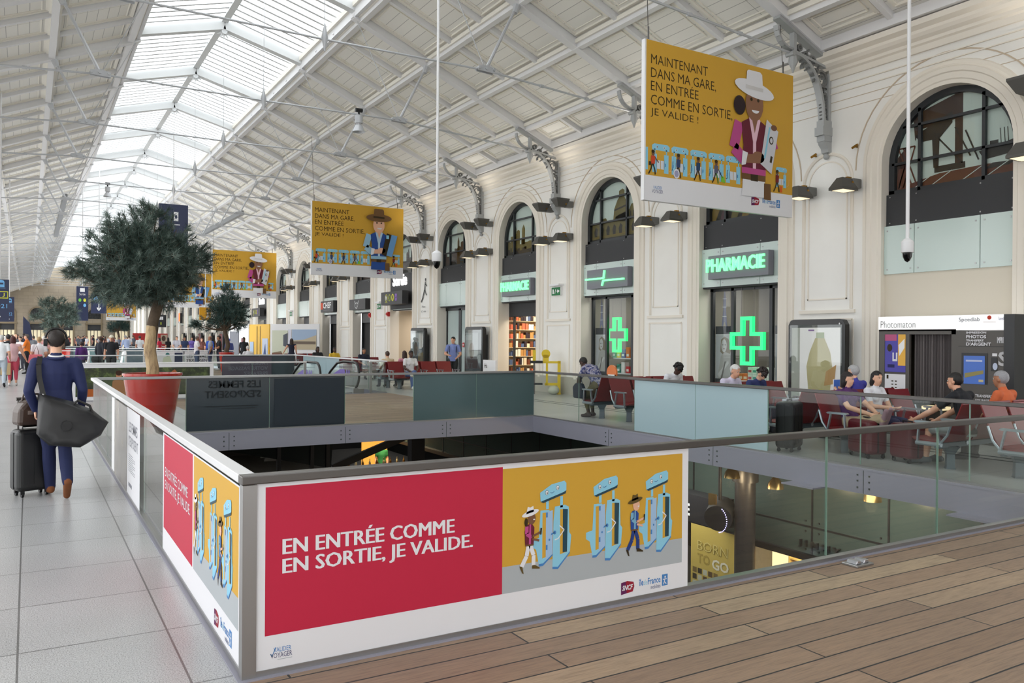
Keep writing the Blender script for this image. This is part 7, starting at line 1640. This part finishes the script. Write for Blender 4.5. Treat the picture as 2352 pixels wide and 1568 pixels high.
person('grey-haired person in blue holding a tablet, behind the woman in purple', 12.35, 9.05, 0, posed(SIT, .08, ell=(-.24, .12, .78), wrl=(-.09, .33, .88), elr=(.24, .12, .78), wrr=(.09, .33, .88)), (64, 66, 160), (60, 60, 70), 'fair', (170, 170, 172), 'short', (40, 40, 40), 'short', 'long', .016, 1.0)
b = B(); b.box((-.09, -.006, -.12), (.09, .006, .12)); b.box((-.08, -.008, -.11), (.08, -.006, .11), 1); o = b.build('tablet', ['white', 'screen_blue'], loc=(12.35, 9.44, .94)); tag(o, 'white tablet held up behind the woman in purple', 'tablet')
m, nt, bb = nodes_of('floral_cloth'); v = coords(nt); nz = noise(nt, v, 16, 3, .6); nt.links.new(ramp(nt, nz, [(.4, (.03, .035, .12)), (.47, (.08, .1, .25)), (.53, (.5, .48, .55)), (.6, (.06, .06, .16)), (.66, (.55, .5, .55))]), bb.inputs['Base Color']); bb.inputs['Roughness'].default_value = .8
person('person in a blue and white floral shirt bending forward beside the red seats', 10.95, 14.55, 0.25, posed(STAND, .78, pel=(0, 0, .72), hil=(-.09, .02, .7), hir=(.09, .02, .7), knl=(-.12, .3, .46), knr=(.1, .32, .46), anl=(-.12, .2, .08), anr=(.1, .26, .08), tol=(-.13, .38, .03), tor=(.11, .44, .03), wai=(0, .08, .86), che=(0, .2, 1.02), nec=(0, .34, 1.14), hed=(0, .46, 1.21), shl=(-.19, .28, 1.08), shr=(.19, .28, 1.08), ell=(-.22, .4, .84), elr=(.22, .36, .84), wrl=(-.18, .46, .66), wrr=(.18, .42, .64)), (60, 66, 120), (104, 96, 70), 'dark', (24, 20, 18), 'short', (70, 60, 54), 'short', 'crop', .0135, 1.0, 1.18, top_mat='floral_cloth', nod=.7)
b = B(); b.prism([(-.17, 0), (.17, 0), (.2, .25), (.1, .34), (-.1, .34), (-.18, .22)], 'x', -.06, .06); t = thing('handbag', 'dark navy handbag hanging beside the person in the floral shirt', 'bag', (10.62, 14.85, .42)); b.build('bag_body', mat('bag_navy', (24, 30, 48), .5), t, bevel=.03)
b = B(); b.tube([(0, -.1, .33), (0, -.05, .5), (0, .05, .5), (0, .1, .33)], .01, 6); b.build('handle', 'bag_navy', t, 60)
person('person in a white shirt bowing the head, beyond the pale blue film', 11.95, 13.42, FL, posed(SIT, .5), (226, 228, 234), (70, 70, 80), 'dark', (16, 14, 14), 'curly', (40, 40, 40), 'short', 'long', .016, 1.0, nod=.7)
person('white-haired man in a pale shirt above the pale blue film', 11.1, 10.85, FL, posed(SIT, .3), (206, 200, 222), (80, 80, 90), 'light', (206, 206, 204), 'short', (50, 50, 50), 'short', 'long', .0135, 1.0, nod=.2)
person('dark-haired person in navy bending low beside the white-haired man', 11.75, 10.9, FL, posed(SIT, .45), (50, 60, 110), (60, 60, 70), 'fair', (40, 30, 28), 'curly', (50, 50, 50), 'long', 'long', .016, .98, nod=.9)
person('woman in a white t-shirt sitting with crossed legs on the far red seats', 11.35, 25.9, FL, posed(SIT, .1, knl=(.02, .42, .6), anl=(.2, .62, .5), tol=(.3, .76, .5)), (226, 224, 226), (80, 100, 150), 'dark', (20, 18, 18), 'short', (220, 214, 206), 'short', 'long', .018, 1.0, 1.05, True)
person('woman in a cream top seen from behind on the far red seats', 10.95, 27.0, 0, posed(SIT), (216, 196, 164), (60, 60, 70), 'fair', (70, 52, 42), 'short', (40, 40, 40), 'short', 'long', .02, .97, 1, True)
person('woman in a pink top with long hair seen from behind on the far red seats', 11.6, 27.0, 0, posed(SIT), (206, 140, 160), (60, 60, 70), 'fair', (60, 40, 36), 'long', (40, 40, 40), 'short', 'long', .02, .98, 1, True)
person('man in dark navy seated beyond the escalator', 12.4, 33.2, FL, posed(SIT), (34, 38, 56), (40, 40, 46), 'mid', (24, 20, 20), 'short', (30, 30, 30), 'short', 'long', .024)
person('person with dark hair and a yellow jacket seated past the escalator', 12.1, 36.2, FL, posed(SIT), (206, 170, 50), (40, 40, 46), 'dark', (20, 18, 18), 'short', (30, 30, 30), 'long', 'long', .024)
person('person in black with a head covering seated past the exhibition board', 12.0, 38.4, FL, posed(SIT), (28, 28, 32), (36, 36, 40), 'dark', (18, 18, 20), 'bob', (30, 30, 30), 'long', 'long', .024)
o = person('man in a blue shirt with a backpack standing by the closed glass doors', 13.5, 26.9, 2.6, posed(STAND, 0, ell=(-.28, .02, 1.14), wrl=(-.16, .2, 1.02), elr=(.28, .05, 1.15), wrr=(.12, .22, 1.1)), (124, 140, 196), (40, 44, 46), 'light', (30, 26, 26), 'short', (40, 40, 40), 'short', 'long', .018, 1.03, 1.05, False, -.4)
b = B(); b.ell((0, -.2, 1.22), (.16, .1, .24), 12, 8)
for q in (-1, 1): b.tube([(q * .12, .13, 1.2), (q * .13, .12, 1.35), (q * .13, .0, 1.47), (q * .12, -.12, 1.4)], .016, 6)
k = b.build('backpack', mat('pack_navy', (40, 48, 84), .6), None, 60, loc=(13.5, 26.9, 0)); k.rotation_euler = (0, 0, 2.6); k.scale = (1.03,) * 3; tag(k, 'navy backpack on the man standing by the closed glass doors', 'backpack')
# ---------------------------------------------------------------- standing groups in the middle distance
person('man in a white shirt and jeans talking with two men by the small pine', 7.6, 45.0, -1.45, posed(STAND, 0, ell=(-.24, .06, 1.14), wrl=(-.16, .32, 1.12), elr=(.24, .06, 1.14), wrr=(.14, .32, 1.1)), (224, 220, 224), (70, 84, 112), 'mid', (110, 100, 96), 'short', (40, 40, 44), 'short', 'long', .024, 1.02, 1.15)
person('man in a grey shirt standing between the white shirt and the black shirt', 8.35, 45.4, 1.5, posed(STAND), (160, 166, 180), (66, 78, 110), 'mid', (110, 100, 96), 'fringe', (200, 200, 200), 'short', 'long', .024, 1.03, 1.12)
person('bearded man in a black t-shirt touching his chin by the small pine', 8.7, 44.9, 1.6, posed(STAND, 0, elr=(.24, .08, 1.15), wrr=(.08, .16, 1.42), ell=(-.24, .08, 1.14), wrl=(.05, .2, 1.12)), (30, 30, 34), (40, 46, 66), 'mid', (44, 34, 30), 'short', (200, 204, 210), 'short', 'long', .024, 1.04, 1.05)
person('woman with long dark hair in a short dark dress by the exhibition board', 11.4, 40.8, -.3, walk(1, ell=(-.32, -.02, 1.18), wrl=(-.4, .05, 1.02)), (30, 32, 52), (30, 32, 52), 'light', (50, 34, 28), 'long', (190, 190, 196), 'none', 'bare', .02, .97, .92, True, skirtlen=.16)
FAR = [
 # label, px, Y, facing, top, bottom, skin, hair, style, sleeve, s, female
 ('woman in a pale pink top and coral trousers walking away with a paper bag', 30, 33.2, 0, (220, 178, 182), (200, 78, 98), 'light', (70, 24, 24), 'bob', 'none', .98, True),
 ('person in a white t-shirt cut by the left photo edge', 3, 32.5, 0, (232, 234, 238), (170, 180, 190), 'light', (200, 200, 196), 'short', 'short', 1.0, False),
 ('man in an orange shirt and black overalls standing in the crowd', 62, 43.5, 1.4, (232, 124, 40), (24, 26, 32), 'light', (90, 80, 76), 'short', 'short', 1.03, False),
 ('woman in a white top with a coral bag left of the blue suit', 90, 33.6, 0, (232, 228, 232), (40, 40, 46), 'light', (170, 140, 100), 'short', 'short', .97, True),
 ('person in dark grey behind the woman in the pale pink top', 19, 36.5, .3, (40, 40, 46), (36, 36, 40), 'mid', (30, 26, 26), 'short', 'short', 1.02, False),
 ('bald man standing behind the woman in the pale pink top', 36, 52, 2.8, (90, 92, 100), (50, 52, 60), 'fair', (60, 50, 44), 'none', 'short', 1.05, False),
 ('dark-haired woman in a white blouse facing the orange shirt man', 47, 47, 2.6, (226, 220, 222), (60, 60, 70), 'fair', (34, 26, 26), 'long', 'short', .97, True),
 ('dark-skinned man in navy behind the orange shirt', 56, 49, 2.6, (36, 40, 60), (30, 30, 36), 'dark', (20, 18, 18), 'short', 'short', 1.06, False),
 ('person with white hair at the far left of the crowd', 12, 42, 0.4, (226, 226, 228), (150, 150, 160), 'light', (226, 224, 220), 'short', 'short', .98, False),
 ('white-haired person beyond the woman with the coral bag', 101, 44, .2, (216, 160, 160), (80, 80, 90), 'light', (224, 220, 214), 'short', 'short', .99, True),
 ('person in grey between the orange shirt and the white top', 77, 58, .2, (120, 124, 130), (60, 60, 66), 'light', (60, 50, 44), 'short', 'short', 1.0, False),
 ('woman in a purple jacket right of the man in the blue suit', 187, 37.5, .2, (84, 40, 108), (50, 44, 60), 'light', (50, 32, 32), 'short', 'long', .86, True),
 ('man in a black t-shirt and cream cap beyond the railing', 256, 35.9, 2.9, (26, 28, 34), (24, 24, 28), 'light', (222, 216, 196), 'cap', 'short', 1.02, False),
 ('man in a dark jacket and lime collar holding a black hat', 231, 36.4, -1.0, (34, 38, 48), (60, 60, 66), 'dark', (40, 34, 32), 'none', 'long', 1.0, False),
 ('man in a pale blue shirt with a shoulder bag beyond the second opening', 291, 58.5, .5, (170, 184, 220), (60, 66, 84), 'light', (150, 146, 140), 'short', 'long', 1.05, False),
 ('person with a white top and dark backpack left of the bare trunk', 321, 60.0, .1, (222, 224, 228), (70, 76, 96), 'light', (60, 40, 36), 'short', 'short', 1.03, False),
 ('woman in red right of the bare trunk', 366, 62, .9, (206, 40, 70), (40, 40, 50), 'light', (40, 26, 26), 'bob', 'short', .96, True),
 ('woman in black with long hair right of the bare trunk', 386, 62, .6, (30, 28, 32), (40, 40, 46), 'light', (34, 26, 24), 'long', 'short', .97, True),
 ('bearded man in grey leaning on the far railing', 407, 58.4, 2.8, (176, 174, 184), (50, 54, 66), 'light', (50, 34, 28), 'short', 'short', 1.03, False),
 ('person in a navy t-shirt left of the man in the white shirt', 424, 58.8, 2.8, (44, 56, 90), (40, 44, 56), 'mid', (40, 32, 30), 'short', 'short', 1.0, False),
 ('person in a violet shirt left of the man in the white shirt', 441, 60, 2.7, (110, 90, 170), (50, 50, 66), 'light', (60, 40, 36), 'short', 'short', 1.0, True),
 ('woman with red-brown hair behind the man in the white shirt', 464, 56, 2.4, (90, 50, 44), (50, 50, 60), 'light', (84, 44, 34), 'long', 'short', .97, True),
 ('person in a bright blue hoodie behind the standing men', 482, 58.6, 2.6, (40, 84, 190), (50, 54, 70), 'light', (60, 46, 38), 'short', 'long', 1.0, False),
 ('person in dark blue with a blue cap right of the small pine', 526, 50, 0, (50, 60, 110), (44, 50, 76), 'light', (60, 80, 150), 'cap', 'long', .95, False),
 ('man in black behind the white-haired seated person', 560, 47.5, 2.9, (28, 30, 36), (40, 40, 44), 'dark', (22, 20, 20), 'short', 'short', 1.0, False),
]
for (lab, px_, Y, rz, top, bot, sk, hr, stl, slv, s, fem) in FAR:
    P = at_Y(px_, 790, Y); k = FAR.index(next(q for q in FAR if q[0] == lab))
    j = walk(1 if k % 2 else -1) if rz == 0 else posed(STAND)
    if 'orange shirt and black' in lab: j = posed(STAND, 0, ell=(-.24, .1, 1.16), wrl=(-.08, .32, 1.28), elr=(.24, .1, 1.16), wrr=(.08, .32, 1.28))
    if 'leaning on the far' in lab or 'shoulder bag' in lab: j = posed(STAND, .2, ell=(-.24, .14, 1.1), wrl=(-.12, .34, 1.02), elr=(.24, .14, 1.1), wrr=(.12, .34, 1.02))
    if 'coral trousers' in lab: j = posed(STAND, 0, ell=(-.3, -.02, 1.15), wrl=(-.33, .02, .92), elr=(.3, -.02, 1.15), wrr=(.4, .05, .92))
    person(lab, P.x, P.y, rz, j, top, bot, sk, hr, stl, (206, 200, 196) if k % 3 == 0 else (40, 38, 40), slv, 'crop' if 'coral trousers' in lab else 'long', .022 if Y < 45 else .03, s, 1.12 if k in (0, 2, 3) else 1.0, fem)
person('white-haired person in white seated on the most distant red seats', at_Y(569, 800, 41.6).x, 41.6, 0, posed(SIT), (226, 226, 232), (80, 80, 90), 'light', (214, 210, 206), 'short', (40, 40, 40), 'short', 'long', .03)
# green-shirted person in the cafe far below
person('person in a green shirt working at the cafe counter below', 12.2, 30.6, 2.8, posed(STAND), (40, 120, 70), (40, 40, 46), 'light', (40, 30, 26), 'short', (30, 30, 30), 'short', 'long', .03, 1.0, z=-4.2)
# distant crowd: copies of four figures
bases = []
for i, (top, bot, hr, stl) in enumerate((((40, 44, 60), (36, 38, 46), (36, 28, 26), 'short'), ((206, 206, 212), (60, 66, 90), (60, 44, 36), 'short'), ((130, 60, 60), (40, 40, 48), (40, 30, 28), 'long'), ((100, 106, 120), (50, 50, 56), (90, 70, 56), 'short'))):
    o = person('x', 0, 90, 0, posed(STAND), top, bot, 'light', hr, stl, vox=.045); bases.append(o)
rnd = random.Random(21); used = set()
names = ['tiny dark-clothed figure', 'tiny pale-clothed figure', 'tiny dull red figure', 'tiny grey figure']
spots = [(rnd.uniform(-2.4, .6), rnd.uniform(62, 135)) for _ in range(26)] + [(rnd.uniform(1.5, 10), rnd.uniform(82, 140)) for _ in range(50)]
for i, (x, y) in enumerate(spots):
    k = i % 4; lb = names[k] + ' in the distant crowd before the tan end wall'; g = names[k] + 's in the distant crowd'
    if k not in used: o = bases[k]; used.add(k); o.location = (x, y, 0); o.rotation_euler = (0, 0, rnd.uniform(0, 6.28)); o['label'] = lb; o['group'] = g
    else: o = dup(bases[k], (x, y, 0), rnd.uniform(0, 6.28), lb, g)
    q = rnd.uniform(.93, 1.08); o.scale = (q, q, q)
# bags of the walkers
P = at_Y(4, 850, 33.0); b = B(); b.prism([(-.16, 0), (.16, 0), (.16, .42), (-.16, .42)], 'y', -.06, .06); t = thing('paper_bag', 'brown paper carrier bag held by the woman in coral trousers', 'bag', (P.x + .1, 33.15, .38)); b.build('bag_body', mat('kraft', (206, 176, 130), .8), t)
b = B(); b.tube([(-.08, 0, .41), (-.05, 0, .55), (.05, 0, .55), (.08, 0, .41)], .01, 6); b.build('handle', 'kraft', t, 60)
P = at_Y(82, 820, 33.4); b = B(); b.prism([(-.24, 0), (.24, 0), (.2, .3), (-.2, .3)], 'y', -.07, .07); t = thing('shoulder_bag', 'coral pink tote bag on the woman in the white top', 'bag', (P.x, 33.3, .78)); b.build('bag_body', mat('coral', (226, 110, 120), .6), t, bevel=.02); b = B(); b.tube([(-.1, 0, .3), (.03, 0, .62), (.1, 0, .3)], .014, 6); b.build('strap', mat('strap_brown', (110, 80, 70), .6), t, 60)
P = at_Y(211, 818, 36.3); b = B(); b.lathe([(.19, 0), (.19, .01), (.1, .02), (.09, .12), (.001, .13)], 18, caps=False); o = b.build('hat', 'soft_black', loc=(P.x + .15, 36.25, .82)); o.rotation_euler = (1.2, .2, 0); tag(o, 'black hat held low by the man in the dark jacket', 'hat')
